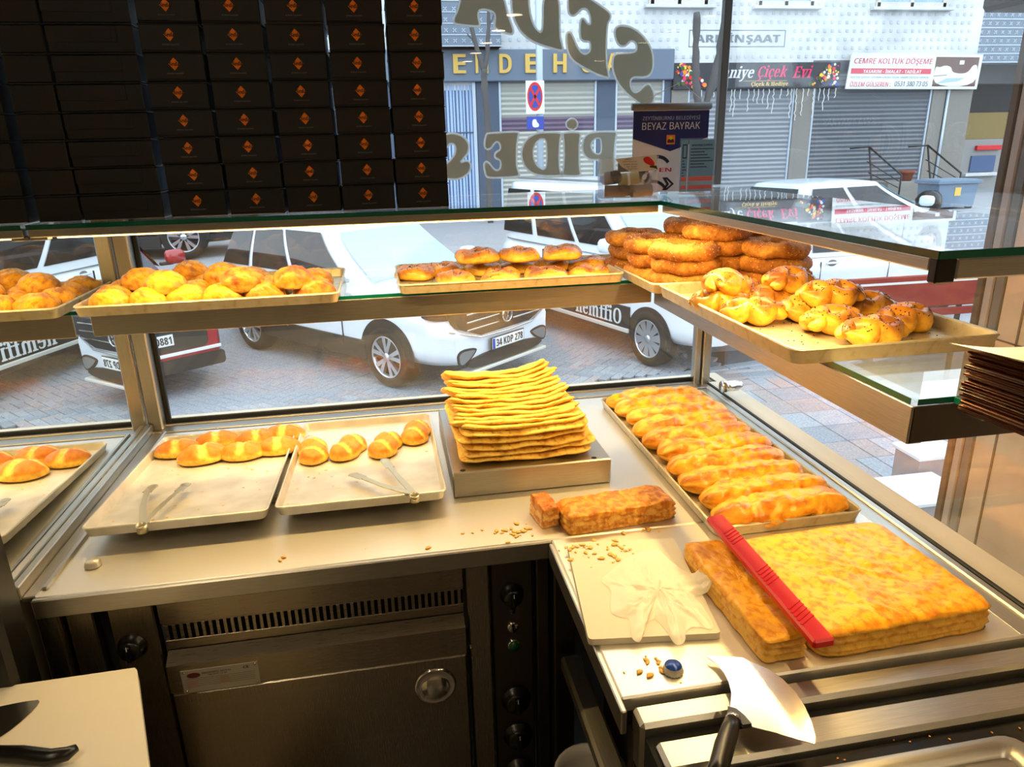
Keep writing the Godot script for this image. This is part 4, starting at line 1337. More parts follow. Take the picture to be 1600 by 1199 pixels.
func window_letters() -> void:
	var rim := mat("letter_rim", Color(0.72, 0.78, 0.76), 0.5)
	rim.backlight_enabled = true
	rim.backlight = Color(1.0, 1.0, 1.0)
	var fill := mat("letter_fill", Color(0.66, 0.65, 0.60), 0.6)
	fill.backlight_enabled = true
	fill.backlight = Color(0.95, 0.95, 0.90)
	var names := {"S": "S of the lower word beside the black boxes", "E2": "E of the lower word", "D2": "D of the lower word", "I": "dotted I of the lower word", "P": "P of the lower word behind the donation box",
		"SC": "cedilla S ending the arched upper word", "E1": "E of the arched upper word", "D1": "D of the arched upper word", "A": "A of the arched upper word"}
	var dot := PackedVector2Array()
	for g in GLYPHS:
		if g[0] == "dot":
			dot = pairs(g[1])
	for g in GLYPHS:
		if g[0] == "dot":
			continue
		var o := rounded(pairs(g[1]))
		var h := PackedVector2Array()
		if g[2].size():
			h = rounded(pairs(g[2]))
		var t := thing("window_letter", "grey-beige sticker letter seen from behind, " + names[g[0]], "letter", Vector3.ZERO, 0.0, "sticker letters on the front window")
		var st := S()
		prism(st, holed(grown(o, 0.001), h), 0.0008, Transform3D(Basis(), Vector3(0, 0, GLASS_Z - 0.0050)))
		if g[0] == "I":
			prism(st, dot, 0.0008, Transform3D(Basis(), Vector3(0, 0, GLASS_Z - 0.0050)))
		part(t, "outline", done(st), rim)
		var sf := S()
		prism(sf, holed(grown(o, -0.0045), grown(h, 0.0045) if h.size() else h), 0.0008, Transform3D(Basis(), Vector3(0, 0, GLASS_Z - 0.0041)))
		if g[0] == "I":
			prism(sf, grown(dot, -0.0045), 0.0008, Transform3D(Basis(), Vector3(0, 0, GLASS_Z - 0.0041)))
		part(t, "face", done(sf), fill)

# ---------------------------------------------------------------- black pastry boxes
func pastry_boxes() -> void:
	window_letters()
	var w := 0.1185
	var h := 0.0555
	var d := 0.17
	var proto := thing("pastry_box", "", "box")
	var b := S()
	bbs(b, -w / 2, w / 2, 0.0, h - 0.004, -d, -0.002, 0.0015)
	part(proto, "body", done(b), M.black_card)
	var lid := S()
	bbs(lid, -w / 2 - 0.0012, w / 2 + 0.0012, h - 0.0035, h - 0.0005, -d, 0.0, 0.001)
	bx(lid, Vector3(0, h * 0.5 + 0.001, 0.0006), Vector3(w - 0.003, h - 0.009, 0.0016), 0.0006, Basis(Vector3.RIGHT, -0.05))
	part(proto, "lid", done(lid), M.black_card)
	part(proto, "corner_flap", slab(PackedVector2Array([Vector2(0.006, 0.004), Vector2(w / 2 - 0.001, 0.004), Vector2(w / 2 - 0.001, h - 0.004)]), 0.0008, Transform3D(Basis(Vector3.RIGHT, -0.05), Vector3(0, 0.0, 0.0022))), M.black_card)
	var lg := part(proto, "logo", slab(PackedVector2Array([Vector2(0, 0.0125), Vector2(0.0112, 0), Vector2(0, -0.0125), Vector2(-0.0112, 0)]), 0.0005, Transform3D(Basis(Vector3.RIGHT, -0.05), Vector3(0, 0.0335, 0.0022))), M.orange_print)
	txt(lg, "Seda", serif, M.black_print, Transform3D(Basis(Vector3.RIGHT, -0.05), Vector3(0.0005, 0.0338, 0.0029)), 0.021, 0.0078, 0.0006, 0.25)
	txt(proto, "BÖREK SALONU", serif, M.grey_print, Transform3D(Basis(Vector3.RIGHT, -0.05), Vector3(0, 0.0155, 0.0030)), 0.033, 0.0034, 0.0004)
	var side := thing("turned_pastry_box", "", "box")
	part(side, "body", bb(-0.0815, 0.0815, 0.0, h - 0.004, -0.118, -0.002, 0.0015), M.black_card)
	var sl := S()
	bbs(sl, -0.0825, 0.0825, h - 0.0035, h - 0.0005, -0.118, 0.0, 0.001)
	bbs(sl, -0.0815, 0.050, 0.020, h - 0.006, -0.002, 0.0005, 0.0006)
	part(side, "lid", done(sl), M.black_card)
	part(side, "side_flap", slab(PackedVector2Array([Vector2(-0.062, h - 0.006), Vector2(-0.03, 0.022), Vector2(0.04, 0.022), Vector2(0.04, h - 0.006)]), 0.0006, Transform3D(Basis(), Vector3(0, 0, 0.0005))), M.black_card)
	var narrow := thing("narrow_pastry_box", "", "box")
	part(narrow, "body", bb(-0.042, 0.042, 0.0, h - 0.004, -0.118, -0.002, 0.0015), M.black_card)
	part(narrow, "lid", bb(-0.043, 0.043, h - 0.0035, h - 0.0005, -0.118, 0.0, 0.001), M.black_card)
	var cols := ["leftmost", "second", "middle", "fourth", "rightmost"]
	var rows := 9
	for r in rows:
		var hi: String = ("on the bottom row" if r == 0 else ("on the topmost row" if r == rows - 1 else ORD[r] + " row up"))
		for c in 5:
			var at := Vector3(-0.4035 + 0.1242 * c + rng.randf_range(-0.0015, 0.0015) - 0.0006 * r * (2 - c) * 0.5, ROOF + 0.0002 + h * r * 1.0, -1.720 + rng.randf_range(-0.003, 0.003))
			var rot := Vector3(0, rng.randf_range(-0.018, 0.018), rng.randf_range(-0.006, 0.006))
			var l := "black pastry box with orange diamond logo, %s logo column, %s" % [cols[c], hi]
			var o: Node3D = proto
			if r == 0 and c == 0:
				o.position = at
				o.set_meta("label", l)
			else:
				o = copy(proto, l, at, rot)
			o.set_meta("group", "stacked black pastry boxes with logos")
		var o2: Node3D = side if r == 0 else copy(side, "", Vector3.ZERO)
		o2.position = Vector3(-0.5585 + rng.randf_range(-0.002, 0.002), ROOF + 0.0002 + h * r, -1.715 + rng.randf_range(-0.003, 0.003))
		o2.rotation = Vector3(0, rng.randf_range(-0.02, 0.02), 0)
		o2.set_meta("label", "plain black box turned sideways, left of the logo boxes, " + hi)
		o2.set_meta("group", "turned black boxes")
		var o3: Node3D = narrow if r == 0 else copy(narrow, "", Vector3.ZERO)
		o3.position = Vector3(-0.688, ROOF + 0.0002 + h * r, -1.712 + rng.randf_range(-0.003, 0.003))
		o3.set_meta("label", "narrow plain black box against the mirror, " + hi)
		o3.set_meta("group", "narrow black boxes by the mirror")

# ---------------------------------------------------------------- on the top shelf
func arc(cx: float, cy: float, r0: float, r1: float, a0: float, a1: float, n := 16) -> PackedVector2Array:
	var o := PackedVector2Array()
	for i in n + 1:
		var a := deg_to_rad(lerpf(a0, a1, float(i) / n))
		o.append(Vector2(cx + r1 * cos(a), cy + r1 * sin(a)))
	for i in n + 1:
		var a := deg_to_rad(lerpf(a1, a0, float(i) / n))
		o.append(Vector2(cx + r0 * cos(a), cy + r0 * sin(a)))
	return o

func at(x: float, y: float, z: float) -> Transform3D:
	return Transform3D(Basis(), Vector3(x, y, z))

func things_on_top_shelf() -> void:
	# hanging pennant
	var z := -1.93
	var t := thing("hanging_banner", "white pennant with navy top hanging in the window corner", "banner")
	var x0 := 0.672
	var x1 := 0.886
	part(t, "cloth", slab(PackedVector2Array([Vector2(x0, 1.552), Vector2(x1, 1.552), Vector2(x1, 1.775), Vector2(x0, 1.775)]), 0.0012, at(0, 0, z)), M.white_print)
	part(t, "navy_field", slab(PackedVector2Array([Vector2(x0, 1.692), Vector2((x0 + x1) / 2, 1.658), Vector2(x1, 1.692), Vector2(x1, 1.761), Vector2(x0, 1.761)]), 0.0008, at(0, 0, z + 0.0012)), M.blue_print)
	part(t, "rod", tube([Vector3(x0 - 0.004, 1.772, z), Vector3(x1 + 0.004, 1.772, z)], 0.009, 14), M.grey_print)
	part(t, "string", tube([Vector3(x0 + 0.01, 1.778, z), Vector3(0.802, 1.832, z), Vector3(x1 - 0.01, 1.778, z)], 0.0008, 6), M.white_print)
	txt(t, "ZEYTİNBURNU BELEDİYESİ", sans, M.pale_blue, at(0.779, 1.744, z + 0.0022), 0.162, 0.0115, 0.0004)
	txt(t, "BEYAZ BAYRAK", sans, M.white_print, at(0.779, 1.723, z + 0.0022), 0.164, 0.018, 0.0004)
	var em := part(t, "emblem", slab(rect(0.766, 0.792, 1.667, 1.7015), 0.0005, at(0, 0, z + 0.002)), M.blue_print)
	part(em, "emblem_field", slab(rect(0.767, 0.791, 1.676, 1.700), 0.0004, at(0, 0, z + 0.0025)), M.orange_print)
	part(em, "emblem_mark", slab(PackedVector2Array([Vector2(0.769, 1.680), Vector2(0.789, 1.680), Vector2(0.788, 1.687), Vector2(0.784, 1.690), Vector2(0.779, 1.687), Vector2(0.774, 1.690), Vector2(0.770, 1.687)]), 0.0003, at(0, 0, z + 0.0029)), M.brown_print)
	part(em, "emblem_sun", slab(disc(0.779, 1.692, 0.006, 0.004), 0.0003, at(0, 0, z + 0.0029)), M.yellow_print)
	part(t, "arch", slab(arc(0.745, 1.608, 0.032, 0.041, 35, 145), 0.0006, at(0, 0, z + 0.0012)), M.black_print)
	txt(t, "HİJYEN", sansb, M.red_print, at(0.738, 1.610, z + 0.0015), 0.094, 0.016, 0.0004)
	part(t, "arch", slab(arc(0.735, 1.540, 0.036, 0.044, 25, 140), 0.0006, at(0, 0, z + 0.0012)), M.black_print)
	for s in [-1.0, 1.0]:
		for k in 2:
			var o := 0.016 * k
			part(t, "chevron", slab(PackedVector2Array([Vector2(0.772 + o * 0.9, 1.572), Vector2(0.780 + o * 0.9, 1.572), Vector2(0.752 + o * 0.4 + 0.016, 1.556 if s < 0 else 1.590), Vector2(0.744 + o * 0.4 + 0.016, 1.556 if s < 0 else 1.590)]), 0.0005, at(0, 0, z + 0.0012 + 0.0001 * k)), M.black_print)
	# leaflet holder
	var l := thing("leaflet_holder", "clear acrylic holder with blue leaflets beside the glazing bar", "leaflet holder")
	var lz := -1.84
	part(l, "back", bb(0.770, 0.866, ROOF + 0.001, 1.690, lz - 0.002, lz, 0.0005), M.acrylic)
	part(l, "pocket", bb(0.770, 0.866, ROOF + 0.001, 1.596, lz + 0.012, lz + 0.014, 0.0005), M.acrylic)
	part(l, "foot", bb(0.770, 0.866, ROOF + 0.0004, ROOF + 0.003, lz - 0.002, lz + 0.03, 0.0005), M.acrylic)
	for k in 2:
		var a := 0.772 if k == 0 else 0.794
		var e := 0.791 if k == 0 else 0.864
		var lf := part(l, "leaflet", bb(a, e, 1.556, 1.686, lz + 0.002, lz + 0.0045, 0.0003), M.sky_print)
		var fz := lz + 0.0046
		part(lf, "red_band", bb(a + 0.002, e - 0.002, 1.583, 1.594, fz, fz + 0.0004, 0.0), M.red_print)
		part(lf, "red_band", bb(a + 0.002, e - 0.002, 1.562, 1.572, fz, fz + 0.0004, 0.0), M.red_print)
		if k == 0:
			part(lf, "picture", bb(a + 0.004, e - 0.003, 1.64, 1.675, fz, fz + 0.0003, 0.0), M.blue_print)
			part(lf, "picture", bb(a + 0.006, e - 0.005, 1.643, 1.672, fz + 0.0003, fz + 0.0005, 0.0), M.sky_print)
		else:
			txt(lf, "KORUNMAK ELİNİZDE", sansb, M.blue_print, at((a + e) / 2, 1.673, fz), 0.056, 0.0055, 0.0003)
		var st := S()
		for q in 7:
			var yy := 1.662 - q * 0.0075
			if k == 0:
				yy -= 0.022
			bbs(st, a + 0.004, e - 0.003 - 0.008 * ((q * 3) % 4) * (0.3 if k == 0 else 1.0), yy, yy + 0.0022, fz, fz + 0.0002, 0.0)
		var tl := part(lf, "text_lines", done(st), M.blue_print)
		tl.set_meta("kind", "stuff")
	# acrylic donation box with rolled notes
	var d := thing("donation_box", "clear acrylic donation box holding rolled banknotes and a rose card", "box", Vector3(0.612, ROOF + 0.0005, -1.790), -0.12)
	var w := 0.068
	var ht := 0.100
	var dp := 0.042
	for a in [[-w, w, 0.0, 0.003, -dp, dp], [-w, w, ht - 0.003, ht, -dp, dp], [-w, -w + 0.003, 0.003, ht - 0.003, -dp, dp], [w - 0.003, w, 0.003, ht - 0.003, -dp, dp], [-w, w, 0.003, ht - 0.003, -dp, -dp + 0.003], [-w, w, 0.003, ht - 0.003, dp - 0.003, dp]]:
		part(d, "panel", bb(a[0], a[1], a[2], a[3], a[4], a[5], 0.0), M.acrylic)
	# centre x y z, radius, direction, paper
	var tx := [[-0.033, 0.018, 0.014, 0.0145, Vector3(1, 0, 0.15), 0, "lower left"], [0.033, 0.018, 0.016, 0.0145, Vector3(1, 0.05, -0.2), 1, "lower right"], [-0.002, 0.017, -0.020, 0.0135, Vector3(1, 0, 0.05), 0, "at the back of the bottom"],
		[-0.043, 0.050, 0.004, 0.0165, Vector3(0.25, 0.1, 1), 0, "upper left, end on"], [0.0, 0.047, 0.014, 0.0150, Vector3(1, 0.12, 0.1), 2, "in the middle with a band"], [0.044, 0.050, 0.0, 0.0160, Vector3(-0.35, 0.1, 1), 1, "upper right, end on"], [0.005, 0.077, -0.010, 0.0140, Vector3(1, 0.05, 0.3), 0, "topmost behind the card"]]
	for a in tx:
		var c0 := Vector3(a[0], a[1], a[2])
		var dir: Vector3 = (a[4] as Vector3).normalized() * (0.026 if absf(a[4].x) > 0.8 else 0.030)
		var n := thing("banknote_roll", "%s roll of banknotes inside the donation box, %s" % [["brown", "pale", "yellowish"][a[5]], a[6]], "banknotes", Vector3.ZERO, 0.0, "rolled banknotes")
		n.transform = d.transform
		var st := S(false)
		for q in 3:
			tubes(st, [c0 - dir * (1.0 - 0.02 * q), c0 + dir * (1.0 - 0.02 * q)], a[3] * (1.0 - 0.22 * q), 18, false)
		part(n, "paper", done(st), [M.note_brown, M.note_pale, M.note_green][a[5]])
		if a[5] == 2:
			var bd := S(false)
			tubes(bd, [c0 - dir * 0.12, c0 + dir * 0.12], a[3] * 1.04, 18, false)
			part(n, "rubber_band", done(bd), M.white_print)
	var cd := part(d, "card", slab(PackedVector2Array([Vector2(-0.040, 0.096), Vector2(0.062, 0.104), Vector2(0.066, 0.068), Vector2(0.0, 0.064), Vector2(-0.022, 0.076)]), 0.001, at(0, 0, dp + 0.001)), M.white_print)
	for k in 5:
		txt(cd, ["Lütfen,", "yardım kutumuza", "destek olunuz", "her katkı", "değerlidir"][k], sans, M.black_print, at(-0.008 + 0.003 * k, 0.0945 - 0.0058 * k, dp + 0.0021), [0.018, 0.036, 0.034, 0.026, 0.026][k], 0.0034, 0.0002, 0.2)
	part(cd, "rose_bloom", slab(rounded(PackedVector2Array([Vector2(0.028, 0.096), Vector2(0.040, 0.101), Vector2(0.050, 0.094), Vector2(0.058, 0.084), Vector2(0.056, 0.076), Vector2(0.044, 0.080), Vector2(0.032, 0.086)])), 0.0005, at(0, 0, dp + 0.0021)), M.red_print)
	part(cd, "rose_stem", slab(PackedVector2Array([Vector2(0.046, 0.078), Vector2(0.062, 0.078), Vector2(0.066, 0.069), Vector2(0.058, 0.072), Vector2(0.046, 0.074)]), 0.0005, at(0, 0, dp + 0.0021)), M.green)
	# stack of wrapping paper
	var p := thing("paper_stack", "tall stack of wrapping paper sheets on the small side shelf", "paper stack", Vector3(0.832, SHELF + 0.0005, -0.685), -0.02)
	var cols := [M.paper_brown, M.paper_pink, M.paper_brown, M.paper_white, M.paper_pink]
	var y := 0.0
	var k := 0
	while y < 0.078:
		var th := rng.randf_range(0.0022, 0.0045)
		var dx := rng.randf_range(-0.003, 0.003)
		var dz := rng.randf_range(-0.003, 0.003)
		part(p, "sheaf", curled(0.105, 0.08, th, y, dx, dz, 0.012 + y * 0.05), cols[k % 5])
		y += th
		k += 1
	part(p, "top_sheet", curled(0.120, 0.088, 0.0008, y + 0.002, -0.006, -0.004, 0.026), M.paper_top)
	# white cartons stacked on the stone slab at the right edge
	for i in 9:
		var w2 := thing("foam_tray", "white ribbed foam tray, %s in the stack at the slab's right edge" % ("bottom one" if i == 0 else ("top one" if i == 8 else ORD[i] + " from the bottom")), "foam tray", Vector3(0.985, 0.8685 + 0.0085 * i, -0.735 + 0.06), 0.05, "stack of white foam trays")
		var st := S(false)
		ring(st, rect(-0.04, 0.04, -0.05, 0.05, 0.012), 0.0, rect(-0.052, 0.052, -0.062, 0.062, 0.014), 0.014)
		ring(st, rect(-0.052, 0.052, -0.062, 0.062, 0.014), 0.014, rect(-0.049, 0.049, -0.059, 0.059, 0.013), 0.0145)
		ring(st, rect(-0.049, 0.049, -0.059, 0.059, 0.013), 0.0145, rect(-0.038, 0.038, -0.048, 0.048, 0.011), 0.002)
		part(w2, "shell", done(st), M.white_plastic)
		part(w2, "base", flat(rect(-0.039, 0.039, -0.049, 0.049, 0.011), 0.0005, 0.0022), M.white_plastic)

# sheet of paper lifted at its left edge and corners
func curled(hx: float, hz: float, th: float, y: float, dx: float, dz: float, lift: float) -> ArrayMesh:
	return sheet(14, 10, func(i: int, j: int) -> Array:
		var u := i / 13.0 * 2.0 - 1.0
		var q := j
		var v := (q if q < 5 else 9 - q) / 4.0 * 2.0 - 1.0
		var yy := y + lift * pow(absf(minf(u, 0.0)), 2.2) * (0.75 + 0.25 * v) + lift * 0.35 * pow(maxf(u, 0.0), 2.0)
		return [Vector3(u * hx + dx, yy + (th if q < 5 else 0.0), v * hz + dz), Color.WHITE], false, true)

func shop_materials() -> void:
	var bl := mat("blade", Color(0.80, 0.78, 0.74), 0.20, 1.0)
	bl.roughness_texture = M.steel_x.roughness_texture
	tri_map(bl, Vector3(8, 8, 8))
	mat("pale_blue", Color(0.66, 0.71, 0.88), 0.5)
	mat("sky_print", Color(0.40, 0.62, 0.80), 0.4)
	mat("brown_print", Color(0.30, 0.12, 0.05), 0.5)
	mat("yellow_print", Color(0.95, 0.80, 0.20), 0.5)
	mat("note_brown", Color(0.42, 0.32, 0.26), 0.7)
	mat("note_pale", Color(0.62, 0.54, 0.50), 0.7)
	mat("note_green", Color(0.66, 0.62, 0.42), 0.7)
	mat("paper_brown", Color(0.68, 0.47, 0.34), 0.8)
	mat("paper_pink", Color(0.80, 0.62, 0.54), 0.8)
	mat("paper_white", Color(0.90, 0.82, 0.76), 0.8)
	mat("paper_top", Color(0.95, 0.93, 0.90), 0.8)
	mat("red_plastic", Color(0.80, 0.03, 0.05), 0.35)
	var pe := mat("board_plastic", Color(0.82, 0.79, 0.70), 0.5)
	pe.subsurf_scatter_enabled = true
	pe.subsurf_scatter_strength = 0.1
	mat("cap_blue", Color(0.10, 0.28, 0.62), 0.25, 0.3)
	mat("cap_metal", Color(0.82, 0.80, 0.74), 0.35, 0.6)
	var gl := mat("film", Color(0.99, 0.97, 0.90, 0.55), 0.28)
	gl.transparency = BaseMaterial3D.TRANSPARENCY_ALPHA

# ---------------------------------------------------------------- loose things on the counters
func crown_cap(n: String, label: String, p: Vector3, top: Material, up := true) -> void:
	var c := thing(n, label, "bottle cap", p, 0.3)
	c.scale = Vector3(1, 1, 1)
	var st := sheet(6, 42, func(i: int, j: int) -> Array:
		var a := TAU * j / 42.0
		var f := i / 5.0
		var r := 0.0135 + 0.0022 * (1.0 - f) * (1.0 + 0.5 * cos(21.0 * a))
		if i == 5:
			r = 0.0128
		return [Vector3(cos(a) * r, 0.001 + 0.011 * f, sin(a) * r), Color.WHITE], false, true)
	part(c, "skirt", st, M.cap_metal)
	part(c, "top", turned([Vector2(0.0132, 0.0115), Vector2(0.0125, 0.0130), Vector2(0.0, 0.0136)], 24), top)

func counter_things() -> void:
	# cutting board
	var b := thing("cutting_board", "white plastic cutting board with crumbs on the side worktop", "cutting board")
	var pts := rect(-0.110, 0.110, -0.150, 0.150, 0.008)
	part(b, "board", slab(pts, 0.012, Transform3D(Basis(Vector3(1, 0, 0), Vector3(0, 0, 1), Vector3(0, -1, 0)), Vector3(0, 0.012, 0))), M.board_plastic)
	b.position = Vector3(0.404, TOP + 0.0005, -1.072)
	b.rotation.y = -0.13
	# plastic glove
	var go := rounded(pairs(GLOVE))
	var ctr := Vector2(0.43, -1.03)
	var gm := sheet(12, go.size(), func(i: int, j: int) -> Array:
		var f := i / 11.0
		var p := ctr.lerp(go[j], f)
		var n := nf.get_noise_2d(p.x * 26, p.y * 26)
		var n2 := absf(nz.get_noise_2d(p.x * 60, p.y * 60))
		var y := TOP + 0.0135 + (1.0 - pow(f, 3.0)) * (0.006 + 0.012 * absf(n) + 0.006 * n2) + 0.003 * absf(n)
		if p.x > 0.515:
			y += 0.02 * sstep(0.515, 0.53, p.x)
		return [Vector3(p.x, y, p.y), Color.WHITE], false, true)
	one("plastic_glove", gm, M.film, "crumpled clear plastic glove lying over the cutting board", "glove")
	crown_cap("bottle_cap", "blue printed crown cap in front of the cutting board", Vector3(0.387, TOP + 0.0005, -0.853), M.cap_blue)
	crown_cap("bottle_cap", "worn silver crown cap near the mirror on the front worktop", Vector3(-0.629, TOP + 0.0005, -1.372), M.cap_metal)
	# red bar
	var r := thing("scraper_bar", "red plastic bar with diagonal grooves across the pastry slab", "scraper", Vector3(0.604, 0.9535, -0.990), 0.0)
	r.basis = Basis.from_euler(Vector3(-0.02, -0.035, 0.05))
	part(r, "bar", bb(-0.0175, 0.0175, 0.0, 0.016, -0.200, 0.200, 0.004), M.red_plastic)
	var rd := S()
	for g in [-0.135, 0.0, 0.110]:
		for k in 5:
			bx(rd, Vector3(0, 0.0162, g + 0.010 * k), Vector3(0.034, 0.0018, 0.0045), 0.0007, Basis(Vector3.UP, 0.55))
	part(r, "grip_ridges", done(rd), M.red_plastic)
	# rocking knife
	var k := thing("dough_knife", "broad curved steel dough knife with black handle lying over the ledges", "knife")
	var bl := pairs(BLADE)
	part(k, "blade", flat(bl, 0.9045, 0.9062), M.blade)
	part(k, "bolster", flat(pairs(BOLSTER), 0.9066, 0.913), M.black_plastic)
	var hp := []
	for i in range(0, HANDLE.size(), 2):
		hp.append(Vector3(HANDLE[i], 0.912 + 0.002 * i, HANDLE[i + 1]))
	part(k, "handle", tube(hp, [0.011, 0.0125, 0.0135, 0.013, 0.012], 16), M.black_plastic)
	part(k, "collar", tube([hp[0] + Vector3(0.004, 0, -0.006), hp[0]], [0.010, 0.0118], 16), M.chrome)
	# it lies tipped over the ledges, right edge up
	var kb := Basis(Vector3.BACK, 0.165)
	var kc := Vector3(0.485, 0.905, -0.76)
	k.transform = Transform3D(kb, kc + Vector3(0, 0.010, 0) - kb * kc)
	# tongs
	tongs("serving_tongs", "open steel serving tongs on the front rim of the mirror-side tray", Vector3(-0.541, 0.956, -1.424), [Vector3(-0.570, 0.950, -1.52), Vector3(-0.585, 0.946, -1.60), Vector3(-0.582, 0.945, -1.63)], [Vector3(-0.528, 0.950, -1.52), Vector3(-0.514, 0.946, -1.59), Vector3(-0.508, 0.944, -1.625)])
	tongs("serving_tongs", "open steel serving tongs on the front rim of the second tray", Vector3(0.018, 0.958, -1.432), [Vector3(-0.055, 0.952, -1.505), Vector3(-0.095, 0.948, -1.56), Vector3(-0.120, 0.943, -1.595)], [Vector3(-0.012, 0.953, -1.53), Vector3(-0.032, 0.950, -1.60), Vector3(-0.045, 0.950, -1.645)])
	# crumbs and flakes
	var fl := []
	var cm := sheet(5, 7, func(i: int, j: int) -> Array:
		var p := PI * i / 4.0
		var a := TAU * j / 7.0
		return [Vector3(sin(p) * cos(a) * 0.004 * (1 + 0.4 * sin(3 * a)), (-cos(p) * 0.0012 + 0.001), sin(p) * sin(a) * 0.0028), Color.WHITE], false, true)
	for s in [[0.215, -1.325, 0.05, 0.03, 26], [0.36, -1.215, 0.07, 0.03, 34], [0.40, -1.17, 0.06, 0.03, 24], [0.50, -1.26, 0.06, 0.012, 8], [0.36, -0.87, 0.05, 0.035, 14], [-0.1, -1.33, 0.4, 0.05, 10]]:
		for i in s[4]:
			var sc := rng.randf_range(0.3, 1.9)
			var x: float = s[0] + rng.randfn(0, 0.5) * s[2]
			var z: float = s[1] + rng.randfn(0, 0.5) * s[3]
			var yy := TOP + (0.0126 if x > 0.30 and x < 0.50 and z > -1.225 and z < -0.93 else 0.0003)
			fl.append(Transform3D(Basis(Vector3.UP, rng.randf() * TAU).scaled(Vector3(sc, sc, sc)), Vector3(x, yy, z)))
	for i in 90:
		var sc := rng.randf_range(0.15, 0.8)
		var left := i < 45
		var z := rng.randf_range(-1.98, -1.47)
		fl.append(Transform3D(Basis(Vector3.UP, rng.randf() * TAU).scaled(Vector3(sc * 1.6, sc * 0.5, sc)), Vector3(rng.randf_range(-0.65, -0.31) if left else rng.randf_range(-0.27, 0.08), 0.917 + (z + 1.733) * 0.0583, z)))
	tag(dots(self, "crumbs", cm, M.crumb, fl), "golden pastry crumbs and flakes scattered over worktop, board and trays", "crumbs", "", "stuff")
	var fk := []
	for i in 30:
		fk.append(Transform3D(Basis(Vector3.UP, rng.randf() * TAU).scaled(Vector3(0.5, 0.5, 0.5)), Vector3(rng.randf_range(0.42, 0.9), 0.8685, rng.randf_range(-0.69, -0.66) if i % 3 else rng.randf_range(-0.72, -0.68))))
	tag(dots(self, "crumbs", cm, M.sesame, fk.slice(0, 20)), "pale flakes lying on the black stone slab", "crumbs", "", "stuff")

func tongs(n: String, label: String, piv: Vector3, a: Array, b: Array) -> void:
	var t := thing(n, label, "tongs")
	part(t, "spring", turned([Vector2(0.0095, -0.011), Vector2(0.0110, -0.011), Vector2(0.0110, 0.006), Vector2(0.0095, 0.006), Vector2(0.0095, -0.011)], 22, Transform3D(Basis(), piv + Vector3(0, -0.002, 0.010))), M.tongs)
	for s in [a, b]:
		var pts: Array = [piv + Vector3(0, 0, 0)] + s
		var st := S()
		for i in pts.size() - 1:
			var w: float = [0.015, 0.013, 0.022][i]
			bar(st, pts[i], pts[i + 1] + ((pts[i + 1] as Vector3) - (pts[i] as Vector3)).normalized() * 0.003, w, 0.003 if i < 2 else 0.0015, 0.0006)
		part(t, "arm", done(st), M.tongs)
		var d := ((pts[3] as Vector3) - (pts[2] as Vector3)).normalized()
		part(t, "tip", sheet(6, 12, func(i: int, j: int) -> Array:
			var p := PI * i / 5.0
			var an := TAU * j / 12.0
			return [(pts[3] as Vector3) + d * (cos(p) * 0.013) + d.cross(Vector3.UP) * sin(p) * cos(an) * 0.013 + Vector3.UP * sin(p) * sin(an) * 0.002, Color.WHITE], false, true), M.tongs)

# ---------------------------------------------------------------- white table, bottom left
func table() -> void:
	var t := thing("white_table", "small cream topped cabinet at the bottom left", "cabinet")
	part(t, "top", flat(PackedVector2Array([Vector2(-1.35, -1.150), Vector2(-0.508, -1.168), Vector2(-0.502, -1.160), Vector2(-0.398, -0.88), Vector2(-0.30, -0.60), Vector2(-1.3, -0.60)]), 0.777, 0.800), M.white_top)
	part(t, "body", flat(PackedVector2Array([Vector2(-1.34, -1.140), Vector2(-0.516, -1.156), Vector2(-0.408, -0.88), Vector2(-0.31, -0.61), Vector2(-1.29, -0.61)]), 0.02, 0.777), M.white_top)
	var k := thing("spatula_knife", "short broad scraper knife with curved black handle on the cream table", "knife")
	part(k, "blade", flat(rounded(PackedVector2Array([Vector2(-0.80, -1.095), Vector2(-0.70, -1.110), Vector2(-0.665, -1.114), Vector2(-0.634, -1.112), Vector2(-0.662, -1.036), Vector2(-0.70, -1.02), Vector2(-0.80, -1.03)])), 0.8008, 0.8022), M.blade)
	part(k, "neck", tube([Vector3(-0.690, 0.806, -1.045), Vector3(-0.670, 0.812, -1.005)], [0.006, 0.008], 12), M.black_plastic)
	part(k, "handle", tube([Vector3(-0.70, 0.814, -0.985), Vector3(-0.655, 0.815, -0.986), Vector3(-0.61, 0.815, -0.975), Vector3(-0.565, 0.815, -0.960), Vector3(-0.54, 0.816, -0.962), Vector3(-0.530, 0.816, -0.972)], [0.010, 0.012, 0.0135, 0.013, 0.0105, 0.006], 16), M.black_plastic)

